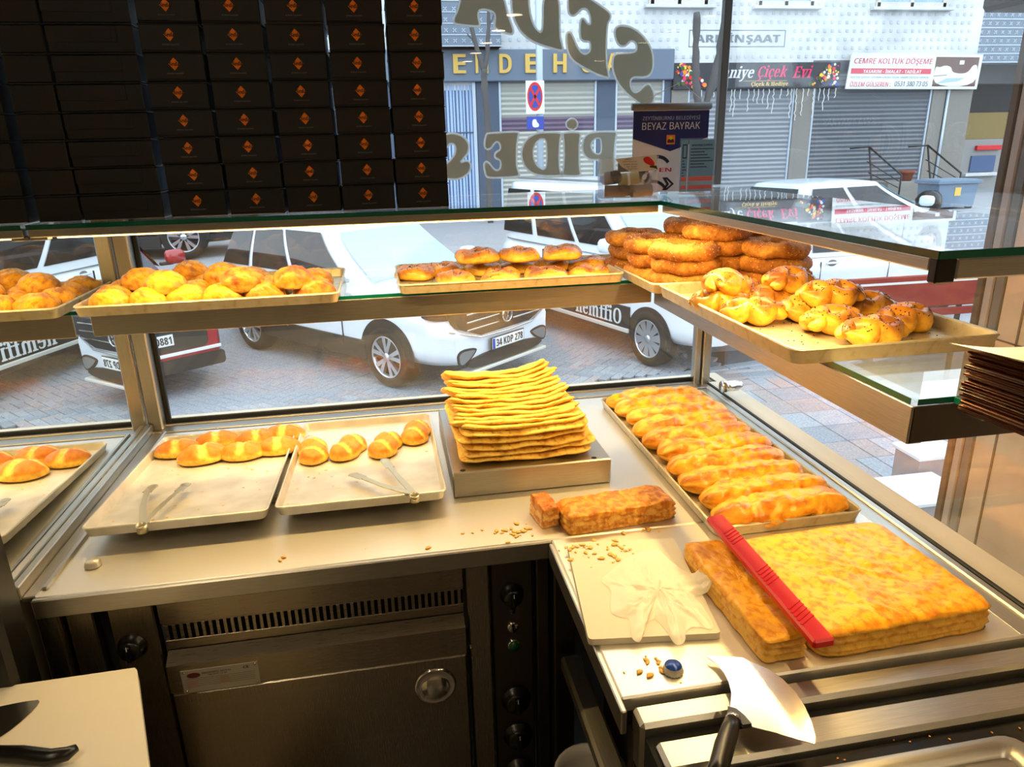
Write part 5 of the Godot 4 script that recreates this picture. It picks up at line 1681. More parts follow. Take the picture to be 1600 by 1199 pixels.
# ---------------------------------------------------------------- street
func street_materials() -> void:
	var g := ntex(0.03, 512, [[0.0, Color(0.72, 0.72, 0.72)], [1.0, Color(1, 1, 1)]], false, 5, FastNoiseLite.TYPE_SIMPLEX_SMOOTH, 21)
	for a in [["paver_a", Color(0.64, 0.66, 0.69)], ["paver_b", Color(0.69, 0.70, 0.72)], ["paver_c", Color(0.70, 0.66, 0.66)], ["paver_d", Color(0.60, 0.62, 0.65)], ["slab_a", Color(0.62, 0.65, 0.69)], ["slab_b", Color(0.67, 0.69, 0.72)], ["slab_c", Color(0.66, 0.62, 0.62)], ["slab_d", Color(0.58, 0.61, 0.65)], ["asphalt", Color(0.66, 0.67, 0.69)], ["joint", Color(0.26, 0.26, 0.27)]]:
		var m := mat(a[0], a[1], 0.75)
		m.albedo_texture = g
		tri_map(m, Vector3(2.2, 2.2, 2.2), true)
	var wl := mat("white_wall", Color(0.86, 0.87, 0.87), 0.8)
	wl.albedo_texture = ntex(0.004, 512, [[0.0, Color(0.86, 0.86, 0.86)], [0.5, Color(0.97, 0.97, 0.97)], [1.0, Color(1, 1, 1)]], false, 5, FastNoiseLite.TYPE_SIMPLEX_SMOOTH, 30)
	tri_map(wl, Vector3(0.3, 0.3, 0.3), true)
	mat("grey_tile", Color(0.47, 0.50, 0.53), 0.6)
	mat("dot_tile", Color(0.74, 0.765, 0.785), 0.6)
	mat("fascia_blue", Color(0.38, 0.44, 0.51), 0.5)
	mat("gold", Color(0.80, 0.66, 0.34), 0.4, 0.4)
	mat("shutter_cream", Color(0.66, 0.66, 0.63), 0.5, 0.2)
	mat("shutter_purple", Color(0.36, 0.30, 0.40), 0.5)
	mat("shutter_grey", Color(0.56, 0.575, 0.60), 0.45, 0.2)
	mat("shutter_dark", Color(0.40, 0.415, 0.44), 0.45, 0.2)
	mat("pillar_blue", Color(0.25, 0.31, 0.39), 0.6)
	mat("window_blue", Color(0.30, 0.38, 0.52), 0.15)
	mat("curtain_blue", Color(0.62, 0.72, 0.86), 0.6)
	var pr := mat("stone_pier", Color(0.60, 0.58, 0.55), 0.85)
	pr.albedo_texture = g
	tri_map(pr, Vector3(1.0, 6.0, 1.0), true)
	mat("sign_navy", Color(0.10, 0.12, 0.17), 0.4)
	mat("pink_print", Color(0.86, 0.10, 0.38), 0.5)
	mat("gold_print", Color(0.88, 0.72, 0.36), 0.5)
	mat("teal_print", Color(0.42, 0.60, 0.66), 0.5)
	mat("crimson_print", Color(0.80, 0.16, 0.28), 0.5)
	mat("balcony_grey", Color(0.44, 0.49, 0.55), 0.6)
	mat("yellow_wall", Color(0.52, 0.44, 0.26), 0.8)
	mat("dark_wall", Color(0.14, 0.14, 0.14), 0.7)
	mat("faded_wall", Color(0.56, 0.55, 0.54), 0.8)
	mat("pink_wall", Color(0.62, 0.34, 0.42), 0.8)
	mat("leaf", Color(0.20, 0.32, 0.14), 0.6)
	mat("bark", Color(0.33, 0.32, 0.32), 0.9)
	mat("pole_white", Color(0.70, 0.75, 0.80), 0.4, 0.3)
	mat("sign_blue", Color(0.05, 0.22, 0.62), 0.4)
	mat("bin_grey", Color(0.42, 0.50, 0.58), 0.5)
	mat("terracotta", Color(0.50, 0.24, 0.14), 0.8)
	mat("iron", Color(0.06, 0.06, 0.065), 0.5)
	mat("marble", Color(0.82, 0.83, 0.84), 0.35)
	mat("marble_side", Color(0.56, 0.54, 0.54), 0.4)
	var be := mat("beige_stone", Color(0.90, 0.83, 0.74), 0.55)
	be.albedo_texture = ntex(0.006, 512, [[0.0, Color(0.84, 0.80, 0.76)], [1.0, Color(1, 1, 1)]], false, 4, FastNoiseLite.TYPE_SIMPLEX_SMOOTH, 41)
	tri_map(be, Vector3(0.8, 0.8, 0.8), true)
	mat("beige_joint", Color(0.40, 0.32, 0.24), 0.8)
	mat("red_panel", Color(0.50, 0.015, 0.02), 0.7)
	mat("brown_wood", Color(0.20, 0.13, 0.09), 0.6)

func kerb_z(x: float) -> float:
	return -6.53 - 0.184 * x

func street() -> void:
	street_materials()
	# ground: level by the shop, rising beyond the parked cars
	var st := S()
	var prof := [[-2.2, ROAD - 0.045], [-9.6, ROAD - 0.045], [-12.6, 0.05], [-24.0, 0.05]]
	for i in 3:
		var a: Array = prof[i]
		var b: Array = prof[i + 1]
		for q in [[Vector3(-26, a[1], a[0]), Vector3(-26, b[1], b[0]), Vector3(30, b[1], b[0])], [Vector3(-26, a[1], a[0]), Vector3(30, b[1], b[0]), Vector3(30, a[1], a[0])]]:
			tri(st, q[0], q[1], q[2], Vector3(0, -50, -10))
		for q in [[Vector3(-26, a[1] - 0.4, a[0]), Vector3(-26, b[1] - 0.4, b[0]), Vector3(30, b[1] - 0.4, b[0])], [Vector3(-26, a[1] - 0.4, a[0]), Vector3(30, b[1] - 0.4, b[0]), Vector3(30, a[1] - 0.4, a[0])]]:
			tri(st, q[0], q[1], q[2], Vector3(0, 50, -10))
	var road := struct("street", done(st), M.asphalt)
	# herringbone bricks between the kerb and the parked cars
	var br := S()
	bx(br, Vector3.ZERO, Vector3(0.196, 0.05, 0.096), 0.004)
	var bm := done(br)
	var turn := Basis(Vector3.UP, deg_to_rad(48.0))
	var pm := [M.paver_a, M.paver_b, M.paver_c, M.paver_d]
	var spots := []
	for a in range(-60, 60):
		for b in range(-60, 60):
			var k := posmod(a - b, 4)
			if k != 0 and k != 3:
				continue
			var c := Vector3((a + 1.0) * 0.1, 0, (b + 0.5) * 0.1) if k == 0 else Vector3((a + 0.5) * 0.1, 0, (b + 1.0) * 0.1)
			var p: Vector3 = turn * c + Vector3(0.3, 0, -7.6)
			if p.z > kerb_z(p.x) - 0.10 or p.z < -9.55 or p.x < -3.9 or p.x > 3.7:
				continue
			spots.append([p.z + 0.184 * p.x, Transform3D(turn * Basis(Vector3.UP, 0.0 if k == 0 else PI / 2), p + Vector3(0, ROAD - 0.026 + rng.randf_range(-0.002, 0.002), 0))])
	spots.sort_custom(func(a: Array, b: Array) -> bool: return a[0] > b[0])
	var rest := []
	for i in spots.size():
		if i < 300:
			part(road, "brick", bm, pm[rng.randi() % 4], spots[i][1])
		else:
			rest.append(spots[i][1])
	dots(road, "bricks", bm, M.paver_a, rest)
	# footway slabs
	var fw := struct("footway", bb(-5.0, 14.0, ROAD - 0.3, ROAD - 0.036, -7.9, -2.32, 0.0), M.joint)
	var sm := [M.slab_a, M.slab_b, M.slab_c, M.slab_d, M.slab_a, M.slab_b]
	var sl := S()
	bx(sl, Vector3.ZERO, Vector3(0.338, 0.04, 0.338), 0.004)
	var slm := done(sl)
	var hf := S()
	bx(hf, Vector3.ZERO, Vector3(0.164, 0.04, 0.338), 0.004)
	var hfm := done(hf)
	for i in range(-11, 15):
		for j in range(0, 14):
			var x := 0.345 * i + 0.10
			var z := -2.75 - 0.345 * j
			if z < kerb_z(x) + 0.30 or (x < 2.0 and z > -5.0) or (x < 3.0 and z > -3.4) or x > 5.0:
				continue
			var y := ROAD - 0.02 + rng.randf_range(-0.003, 0.003)
			if (i * 7 + j * 3) % 5 == 0:
				for s in [-1.0, 1.0]:
					part(fw, "slab", hfm, sm[2 if rng.randf() < 0.5 else rng.randi() % 6], Transform3D(Basis(), Vector3(x + s * 0.0865, y, z)))
			else:
				part(fw, "slab", slm, sm[rng.randi() % 6], Transform3D(Basis(), Vector3(x, y, z)))
	var kr := S()
	bx(kr, Vector3.ZERO, Vector3(0.49, 0.10, 0.15), 0.012)
	var krm := done(kr)
	var kd := Vector3(1, 0, -0.184).normalized()
	for i in range(-7, 12):
		var x := 0.49 * i
		part(fw, "kerb_stone", krm, sm[rng.randi() % 2], Transform3D(Basis(Vector3.UP, atan(0.184)), Vector3(x, ROAD - 0.04, kerb_z(x) + 0.04)))
		var x2 := x + 0.2
		part(fw, "slab", slm, sm[rng.randi() % 4], Transform3D(Basis(Vector3.UP, atan(0.184)), Vector3(x2, ROAD - 0.021, kerb_z(x2) + 0.29)))
	# stone blocks and facing wall right of the side window
	var w := struct("wall_outer", bb(1.46, 1.62, -0.8, 3.2, -1.465, 1.4, 0.0), M.beige_stone)
	w.set_meta("label", "beige stone wall outside the side window")
	part(w, "joint", bb(1.4585, 1.461, -0.8, 2.6, -1.408, -1.402, 0.0), M.beige_joint)
	part(w, "joint", bb(1.4585, 1.461, 0.30, 0.304, -1.50, 1.0, 0.0), M.beige_joint)
	part(w, "joint", bb(1.4585, 1.461, 1.20, 1.204, -1.50, 1.0, 0.0), M.beige_joint)
	var fr := struct("trim_6", bb(1.45, 1.50, -0.8, 3.2, -1.545, -1.522, 0.003), M.bronze_frame)
	fr.set_meta("label", "metal frame at the edge of the beige outer wall")
	part(fr, "strip", bb(1.453, 1.50, -0.8, 3.2, -1.521, -1.496, 0.003), M.pink_frame)
	part(fr, "strip", bb(1.456, 1.50, -0.8, 3.2, -1.495, -1.467, 0.003), M.grey_frame)
	struct("trim_7", bb(1.43, 1.70, 1.955, 2.25, -1.66, -1.30, 0.01), M.brown_wood, "brown shutter box over the outer wall")
	for a in [[2.93, 3.40, -0.40, -3.70, -3.32], [3.30, 3.66, -0.30, -3.98, -3.705]]:
		var s := thing("marble_step", "white topped marble step outside the side window, %s one" % ("near lower" if a[2] < -0.35 else "far higher"), "step", Vector3.ZERO, 0.0, "")
		part(s, "riser", bb(a[0] + 0.02, a[1], ROAD, a[2] - 0.03, a[4] - 0.02, a[3] + 0.02, 0.004), M.marble_side)
		part(s, "tread", bb(a[0], a[1], a[2] - 0.03, a[2], a[4], a[3], 0.006), M.marble)
	var rp := thing("red_barrier", "low red metal panel with a white stripe on the footway", "panel")
	part(rp, "board", bb(3.20, 4.45, 0.47, 0.71, -4.64, -4.60, 0.006), M.red_panel)
	part(rp, "stripe", bb(3.20, 4.45, 0.655, 0.672, -4.60, -4.596, 0.001), M.white_print)
	part(rp, "lower_rail", bb(3.20, 4.45, 0.40, 0.455, -4.63, -4.60, 0.004), M.red_panel)
	for x in [4.25]:
		part(rp, "leg", bb(x - 0.02, x + 0.02, ROAD, 0.47, -4.66, -4.64, 0.003), M.iron)

# ---------------------------------------------------------------- buildings across the street
func ribbed(x0: float, x1: float, y0: float, y1: float, z: float, pitch: float) -> ArrayMesh:
	var st := S()
	var n := int((y1 - y0) / pitch)
	var h := (y1 - y0) / n
	for i in n:
		var y := y0 + h * i
		for q in [[Vector3(x0, y, z), Vector3(x0, y + h * 0.55, z + 0.028), Vector3(x1, y + h * 0.55, z + 0.028), Vector3(x1, y, z)], [Vector3(x0, y + h * 0.55, z + 0.028), Vector3(x0, y + h, z), Vector3(x1, y + h, z), Vector3(x1, y + h * 0.55, z + 0.028)]]:
			tri(st, q[0], q[1], q[2], Vector3(x0, y, z - 5)); tri(st, q[0], q[2], q[3], Vector3(x0, y, z - 5))
	bbs(st, x0, x1, y0, y1, z - 0.06, z - 0.001, 0.0)
	return done(st)

func shutter(p: Node3D, x0: float, x1: float, y0: float, y1: float, z: float, m: Material) -> void:
	part(p, "shutter", ribbed(x0, x1, y0, y1, z, 0.11), m)
	part(p, "guide_rail", bb(x0 - 0.05, x0, y0, y1, z - 0.05, z + 0.05, 0.004), M.pole_white)
	part(p, "guide_rail", bb(x1, x1 + 0.05, y0, y1, z - 0.05, z + 0.05, 0.004), M.pole_white)

func far_side() -> void:
	var Z := -18.5
	var b := thing("shop_building", "white tiled building with shuttered shops across the street", "building")
	part(b, "upper_wall", bb(-22.0, 16.1, 3.0, 13.0, -23.0, Z, 0.01), M.white_wall)
	part(b, "lower_wall", bb(-22.0, 16.1, 0.0, 3.0, -23.0, Z - 0.25, 0.01), M.dark_wall)
	# little grey tiles in rows over the white wall
	var tl := S()
	bx(tl, Vector3.ZERO, Vector3(0.075, 0.075, 0.012), 0.002)
	var xs := []
	for r in 14:
		for c in 62:
			var p := Vector3(3.1 + 0.21 * c + 0.03 * (r % 2), 3.72 + 0.2 * r, Z + 0.006)
			if p.x > 15.9 or (p.x > 7.7 and p.x < 10.6 and p.y > 3.9 and p.y < 4.36):
				continue
			xs.append(Transform3D(Basis(), p))
	dots(b, "wall_tiles", done(tl), M.dot_tile, xs)
	for a in [[6.75, 8.30, 4.88], [9.58, 11.15, 4.87], [12.86, 14.92, 4.86]]:
		var w := part(b, "window", bb(a[0] + 0.06, a[1] - 0.06, a[2] + 0.04, a[2] + 1.3, Z - 0.02, Z + 0.02, 0.004), M.window_blue)
		var st := S()
		for k in 3:
			var x: float = lerpf(a[0] + 0.08, a[1] - 0.08, k / 2.0)
			bbs(st, x - 0.05, x + 0.05, a[2], a[2] + 1.35, Z, Z + 0.06, 0.006)
		bbs(st, a[0], a[1], a[2], a[2] + 0.12, Z, Z + 0.06, 0.006)
		part(w, "frame", done(st), M.white_plastic)
		part(w, "sill", bb(a[0] - 0.12, a[1] + 0.15, a[2] - 0.07, a[2], Z, Z + 0.16, 0.006), M.white_wall)
		part(w, "net_curtain", bb(a[0] + 0.14, a[1] - 0.14, a[2] + 0.1, a[2] + 1.25, Z - 0.015, Z + 0.03, 0.004), M.curtain_blue)
	# left shop
	var fa := part(b, "fascia", bb(-3.0, 7.40, 3.18, 3.885, Z, Z + 0.22, 0.02), M.fascia_blue)
	var lx := [["E", 0.90], ["V", 1.45], ["E", 2.03], ["N", 2.56], ["D", 3.13], ["E", 3.76], ["H", 4.465], ["O", 5.145], ["A", 5.78]]
	for a in lx:
		txt(fa, a[0], sansb, M.gold, at(a[1], 3.565, Z + 0.221), 0.30 if a[0] != "H" else 0.33, 0.42, 0.05)
	for a in [[-3.0, 1.55], [2.42, 2.98], [5.46, 5.94], [7.22, 7.40]]:
		part(b, "pillar", bb(a[0], a[1], 0.0, 3.18, Z - 0.2, Z + 0.06, 0.01), M.pillar_blue)
	shutter(b, 3.03, 5.40, 2.36, 3.18, Z + 0.02, M.shutter_cream)
	shutter(b, 3.03, 5.40, 2.03, 2.36, Z + 0.02, M.shutter_purple)
	shutter(b, 3.03, 5.40, 0.0, 2.03, Z + 0.02, M.shutter_cream)
	shutter(b, 5.99, 7.17, 2.36, 3.18, Z + 0.02, M.shutter_cream)
	shutter(b, 5.99, 7.17, 2.03, 2.36, Z + 0.02, M.shutter_purple)
	shutter(b, 5.99, 7.17, 0.0, 2.03, Z + 0.02, M.shutter_cream)
	var sw := part(b, "shop_window", bb(1.55, 2.40, 0.3, 3.15, Z - 0.05, Z - 0.02, 0.004), M.window_blue)
	var cu := S()
	for k in 9:
		bbs(cu, 1.62 + 0.08 * k, 1.66 + 0.08 * k + 0.01 * (k % 3), 0.3, 3.12, Z - 0.02, Z + 0.005 + 0.006 * (k % 2), 0.004)
	part(sw, "curtain", done(cu), M.curtain_blue)
	part(sw, "mullion", bb(2.33, 2.41, 0.3, 3.18, Z - 0.03, Z + 0.08, 0.004), M.pole_white)
	part(sw, "rail", bb(1.55, 2.35, 2.02, 2.05, Z - 0.02, Z + 0.03, 0.004), M.pillar_blue)
	# grey balcony front with white crosses, upper left
	for a in [[1.2, 3.0, 3.90, 4.98, "balcony"]]:
		var bp := part(b, "balcony", bb(a[0], a[1], a[2], a[3], Z, Z + 0.55, 0.01), M.balcony_grey)
		var cr := S()
		for r in 5:
			bbs(cr, a[0] - 0.01, a[1] + 0.01, a[2] + 0.235 * r, a[2] + 0.235 * r + 0.02, Z, Z + 0.565, 0.0)
			for c in 9:
				for s in [-1.0, 1.0]:
					bx(cr, Vector3(a[0] + 0.12 + 0.2 * c, a[2] + 0.12 + 0.22 * r, Z + 0.555), Vector3(0.11, 0.016, 0.012), 0.0, Basis(Vector3.BACK, s * PI / 4))
		part(bp, "crosses", done(cr), M.pole_white)
	# flower shop
	var fb := thing("shop_sign", "dark florist sign with pink script and flower clusters at both ends", "sign")
	part(fb, "board", bb(7.42, 11.98, 2.945, 3.565, Z + 0.02, Z + 0.16, 0.01), M.sign_navy)
	var fz := Z + 0.161
	txt(fb, "Saniye", serif, M.white_print, at(9.05, 3.30, fz), 1.02, 0.36, 0.02, 0.3)
	txt(fb, "Çiçek", serif, M.pink_print, at(10.08, 3.315, fz), 0.80, 0.36, 0.02, 0.3)
	txt(fb, "Evi", serif, M.pink_print, at(10.93, 3.34, fz), 0.50, 0.29, 0.02, 0.3)
	txt(fb, "Çiçek & Hediye", serif, M.gold_print, at(10.03, 3.045, fz), 1.02, 0.125, 0.01)
	part(fb, "rule", bb(9.3, 10.5, 3.125, 3.133, fz, fz + 0.005, 0.0), M.gold_print)
	var fc := [M.pink_print, M.gold_print, M.orange_print, M.white_print, M.red_print, M.sign_blue, M.leaf, M.yellow_print]
	for side in 2:
		for k in 58:
			var u := rng.randf()
			var v := rng.randf()
			var wdt := lerpf(0.85, 0.25, v)
			var x := (11.93 - u * wdt) if side == 1 else (7.50 + u * wdt)
			var y := 3.0 + 0.52 * v
			var r := rng.randf_range(0.02, 0.055)
			part(fb, "flower", slab(disc(x, y, r, r, 9), 0.006, at(0, 0, fz + 0.0004 * k)), fc[rng.randi() % 8])
	shutter(b, 7.92, 10.78, 0.0, 2.95, Z + 0.0, M.shutter_grey)
	shutter(b, 11.42, 14.82, 0.0, 3.30, Z + 0.0, M.shutter_dark)
	part(b, "dark_lintel", bb(11.3, 16.1, 2.92, 3.62, Z - 0.1, Z + 0.015, 0.0), M.shutter_dark)
	for a in [[7.42, 7.86], [10.84, 11.36], [14.88, 15.28], [15.34, 16.1]]:
		part(b, "stone_pier", bb(a[0], a[1], 0.0, 2.95, Z - 0.2, Z + 0.08, 0.01), M.stone_pier)
	part(b, "downpipe", tube([Vector3(15.31, 0.0, Z + 0.12), Vector3(15.31, 2.9, Z + 0.12)], 0.035, 10), M.pole_white)
	txt(b, "ARK İNŞAAT", sansb, M.grey_tile, at(9.15, 4.135, Z + 0.001), 2.3, 0.27, 0.012)
	var fm := S()
	bbs(fm, 7.84, 10.44, 4.32, 4.335, Z, Z + 0.01, 0.0)
	bbs(fm, 7.84, 10.44, 3.945, 3.96, Z, Z + 0.01, 0.0)
	bbs(fm, 7.84, 7.855, 3.945, 4.335, Z, Z + 0.01, 0.0)
	bbs(fm, 10.425, 10.44, 3.945, 4.335, Z, Z + 0.01, 0.0)
	part(b, "tile_frame", done(fm), M.grey_tile)
	# icicle lights under the sign
	var ic := S()
	for k in 26:
		var x := 8.05 + k * 0.155 + rng.randf_range(-0.04, 0.04)
		var l := rng.randf_range(0.15, 0.75)
		var y := 2.94
		var px := x
		while y > 2.94 - l:
			var nx := x + rng.randf_range(-0.025, 0.025)
			bar(ic, Vector3(px, y, Z + 0.13), Vector3(nx, y - 0.06, Z + 0.13), 0.016, 0.016, 0.0)
			px = nx
			y -= 0.06
	one("icicle_lights", done(ic), M.white_print, "white icicle light strings hanging below the florist sign", "light string", "", "stuff")
	# upholsterer's banner
	var cb := thing("shop_banner", "white upholstery banner with red lettering and sofa picture", "banner")
	cb.position = Vector3(14.15, 3.315, Z + 0.17)
	cb.rotation.z = -0.012
	part(cb, "board", slab(PackedVector2Array([Vector2(-1.98, -0.43), Vector2(1.94, -0.43), Vector2(1.96, 0.43), Vector2(-1.92, 0.44)]), 0.03), M.white_print)
	txt(cb, "CEMRE KOLTUK DÖŞEME", sans, M.crimson_print, at(-0.68, 0.245, 0.031), 2.28, 0.20, 0.006, 0.15)
	part(cb, "red_band", bb(-1.88, 0.46, -0.06, 0.07, 0.03, 0.036, 0.0), M.crimson_print)
	txt(cb, "TASARIM - İMALAT - TADİLAT", sansb, M.white_print, at(-0.68, 0.006, 0.037), 1.7, 0.10, 0.004, 0.1)
	txt(cb, "KOLTUK ÇEKYAT OTURMA GRUBU YATAK TAMİRİ ÖRTÜSÜ YAPILIR", sans, M.teal_print, at(-0.72, -0.145, 0.031), 2.28, 0.07, 0.004)
	txt(cb, "ÖZLEM GÜLSEREN :", sans, M.crimson_print, at(-1.27, -0.30, 0.031), 1.18, 0.135, 0.006, 0.1)
	txt(cb, "0531 380 73 05", sans, M.pillar_blue, at(-0.07, -0.30, 0.031), 0.98, 0.12, 0.006, 0.1)
	var ph := part(cb, "picture", bb(0.56, 1.86, -0.36, 0.36, 0.03, 0.034, 0.0), M.brown_wood2)
	part(ph, "sofa", slab(rounded(PackedVector2Array([Vector2(0.56, -0.36), Vector2(1.86, -0.36), Vector2(1.86, 0.16), Vector2(1.70, 0.18), Vector2(1.60, 0.0), Vector2(1.42, -0.05), Vector2(1.10, -0.02), Vector2(1.05, 0.12), Vector2(0.85, 0.16), Vector2(0.70, 0.10), Vector2(0.56, 0.14)])), 0.003, at(0, 0, 0.034)), M.white_print)
	part(ph, "sofa_shadow", slab(PackedVector2Array([Vector2(0.56, -0.12), Vector2(0.95, -0.09), Vector2(0.95, -0.07), Vector2(0.56, -0.10)]), 0.001, at(0, 0, 0.0375)), M.grey_print)
	part(ph, "table", slab(PackedVector2Array([Vector2(0.66, -0.30), Vector2(1.30, -0.24), Vector2(1.52, -0.15), Vector2(0.95, -0.16)]), 0.001, at(0, 0, 0.0375)), M.curtain_blue)
	part(ph, "lamp", slab(PackedVector2Array([Vector2(1.28, 0.28), Vector2(1.42, 0.28), Vector2(1.42, 0.18), Vector2(1.28, 0.18)]), 0.001, at(0, 0, 0.0345)), M.white_print)
	# building beyond the corner
	var n := thing("corner_building", "dim older building beyond the corner with grey balcony and yellow wall", "building")
	part(n, "dark_storey", bb(16.3, 22.0, 2.3, 3.75, -24.0, -21.2, 0.01), M.dark_wall)
	part(n, "yellow_wall", bb(16.6, 22.0, 1.55, 2.35, -24.0, -21.1, 0.01), M.yellow_wall)
	part(n, "yellow_pillar", bb(17.9, 18.3, 2.0, 3.6, -24.0, -21.15, 0.01), M.yellow_wall)
	part(n, "lower_wall", bb(16.2, 22.0, 0.0, 1.55, -24.0, -21.05, 0.01), M.faded_wall)
	part(n, "pink_patch", bb(16.5, 17.8, 0.25, 0.75, -21.1, -21.04, 0.004), M.pink_wall)
	var nw := part(n, "window", bb(18.7, 19.6, 0.55, 1.05, -21.1, -21.0, 0.01), M.window_blue)
	part(nw, "sill", bb(18.5, 19.7, 0.42, 0.52, -21.1, -20.9, 0.01), M.white_wall)
	part(n, "shop_sign_red", bb(18.8, 19.7, 1.22, 1.36, -21.1, -20.95, 0.01), M.red_print)
	var nb := part(n, "balcony", bb(16.35, 20.5, 3.75, 5.35, -21.9, -20.6, 0.02), M.balcony_grey)
	var nc := S()
	for r in 7:
		bbs(nc, 16.34, 20.5, 3.75 + 0.235 * r, 3.78 + 0.235 * r, -21.0, -20.585, 0.0)
		for c in 16:
			for s in [-1.0, 1.0]:
				bx(nc, Vector3(16.5 + 0.24 * c, 3.88 + 0.235 * r, -20.595), Vector3(0.12, 0.02, 0.012), 0.0, Basis(Vector3.BACK, s * PI / 4))
	part(nb, "crosses", done(nc), M.pole_white)
	var iv := []
	for k in 240:
		iv.append(Transform3D(Basis(Vector3(rng.randf(), rng.randf(), rng.randf()).normalized(), rng.randf() * TAU).scaled(Vector3.ONE * rng.randf_range(0.6, 1.3)), Vector3(17.05 + rng.randfn(0, 0.16), rng.randf_range(0.7, 1.75), -21.0 + rng.randf_range(0, 0.12))))
	dots(n, "ivy", slab(PackedVector2Array([Vector2(0, -0.06), Vector2(0.045, 0), Vector2(0, 0.07), Vector2(-0.045, 0)]), 0.004), M.leaf, iv)
	# street sign on its pole
	var po := thing("no_stopping_sign", "round no stopping sign with blue plate below on tall pale pole", "sign")
	part(po, "pole", tube([Vector3(3.47, -0.2, -16.0), Vector3(3.47, 6.5, -16.0)], 0.075, 14), M.pole_white)
	part(po, "backing", bb(3.15, 3.55, 2.33, 2.99, -15.92, -15.90, 0.004), M.white_print)
	var sx := 3.345
	var sy := 2.675
	part(po, "red_ring", slab(disc(sx, sy, 0.165, 0.285, 32), 0.006, at(0, 0, -15.899)), M.red_print)
	part(po, "blue_field", slab(disc(sx, sy, 0.130, 0.228, 32), 0.004, at(0, 0, -15.8925)), M.sign_blue)
	var cx := S()
	for s in [-1.0, 1.0]:
		bx(cx, Vector3(sx, sy, -15.888), Vector3(0.42, 0.05, 0.004), 0.0, Basis(Vector3.BACK, s * 1.05))
	part(po, "red_cross", done(cx), M.red_print)
	var bp2 := part(po, "blue_plate", bb(3.16, 3.54, 2.02, 2.28, -15.92, -15.90, 0.004), M.sign_blue)
	part(bp2, "tow_mark", slab(rounded(PackedVector2Array([Vector2(3.28, 2.06), Vector2(3.42, 2.06), Vector2(3.43, 2.13), Vector2(3.38, 2.16), Vector2(3.37, 2.23), Vector2(3.28, 2.22)])), 0.004, at(0, 0, -15.90)), M.white_print)
	# pruned street trees
	tree("pruned_tree", "bare slim street tree forking before the blue shop fascia", [[[2.37, -0.1, 0.075], [2.36, 1.0, 0.07], [2.38, 2.0, 0.075], [2.33, 2.9, 0.07], [2.34, 3.25, 0.075]], [[2.34, 3.2, 0.06], [2.2, 3.65, 0.05], [2.05, 4.3, 0.035], [2.0, 4.7, 0.02]], [[2.34, 3.2, 0.055], [2.43, 3.7, 0.045], [2.46, 4.3, 0.035], [2.48, 4.8, 0.02]], [[2.05, 4.3, 0.02], [1.9, 4.55, 0.012]], [[2.44, 4.0, 0.02], [2.6, 4.35, 0.01]], [[2.2, 3.7, 0.02], [2.0, 3.95, 0.012]]])
	tree("pruned_tree", "pollarded street tree with two rough stumps before the florist", [[[7.30, -0.1, 0.10], [7.29, 1.2, 0.10], [7.28, 2.3, 0.11]], [[7.27, 2.2, 0.085], [7.12, 3.0, 0.08], [7.08, 3.7, 0.075], [7.06, 4.36, 0.07]], [[7.30, 2.2, 0.08], [7.52, 2.9, 0.085], [7.66, 3.7, 0.08], [7.76, 4.62, 0.055]], [[7.70, 4.1, 0.03], [7.86, 4.4, 0.012]], [[7.63, 3.3, 0.025], [7.84, 3.65, 0.012]]])
	# railings, pot, bin, bags
	var ra := thing("stair_railing", "black iron handrail of a small stair by the dark shutter", "railing")
	for x in [12.62, 14.35]:
		for y in [[0.0, 0.95]]:
			part(ra, "post", tube([Vector3(x, 0.0, Z + 1.3), Vector3(x + 0.1, 1.45, Z + 0.7)], 0.025, 8), M.iron)
		part(ra, "handrail", tube([Vector3(x + 0.1, 1.45, Z + 0.7), Vector3(x + 0.55, 0.75, Z + 1.5), Vector3(x + 0.55, 0.0, Z + 1.5)], 0.025, 8), M.iron)
		part(ra, "rail", tube([Vector3(x - 0.25, 1.42, Z + 0.4), Vector3(x + 0.1, 1.45, Z + 0.7)], 0.02, 8), M.iron)
		for k in 4:
			part(ra, "rail", tube([Vector3(x + 0.02, 0.25 + 0.28 * k, Z + 1.1 - 0.1 * k), Vector3(x + 0.5, 0.12 + 0.16 * k, Z + 1.5)], 0.012, 6), M.iron)
	var pt := thing("flower_pot", "terracotta pot on the stair beside the black railing", "pot", Vector3(13.95, 0.55, Z + 0.7))
	part(pt, "pot", turned([Vector2(0, 0), Vector2(0.12, 0), Vector2(0.17, 0.2), Vector2(0.19, 0.2), Vector2(0.19, 0.27), Vector2(0.16, 0.27), Vector2(0.15, 0.1), Vector2(0, 0.1)], 16), M.terracotta)
	var sb := thing("shop_step", "stone stair block below the dark shutter", "step")
	part(sb, "block", bb(13.2, 14.4, 0.0, 0.55, Z + 0.1, Z + 1.0, 0.01), M.stone_pier)
	var bn := thing("waste_container", "grey blue wheeled waste container with orange sticker near the corner", "waste container", Vector3(13.15, 0.02, -15.0))
	part(bn, "body", slab(PackedVector2Array([Vector2(-0.45, 0.08), Vector2(0.45, 0.08), Vector2(0.52, 0.62), Vector2(-0.52, 0.62)]), 0.7, at(0, 0, -0.7)), M.bin_grey)
	part(bn, "rim", bb(-0.58, 0.58, 0.60, 0.68, -0.75, 0.05, 0.01), M.bin_grey)
	part(bn, "lid", bb(-0.50, 0.50, 0.66, 0.70, -0.72, 0.0, 0.015), M.bin_grey)
	part(bn, "sticker", bb(-0.09, 0.07, 0.33, 0.52, 0.002, 0.012, 0.002), M.gold_print)
	for x in [-0.38, 0.38]:
		part(bn, "wheel", turned([Vector2(0, -0.03), Vector2(0.08, -0.03), Vector2(0.08, 0.03), Vector2(0, 0.03)], 14, Transform3D(ONZ, Vector3(x, 0.08, -0.05))), M.black_plastic)
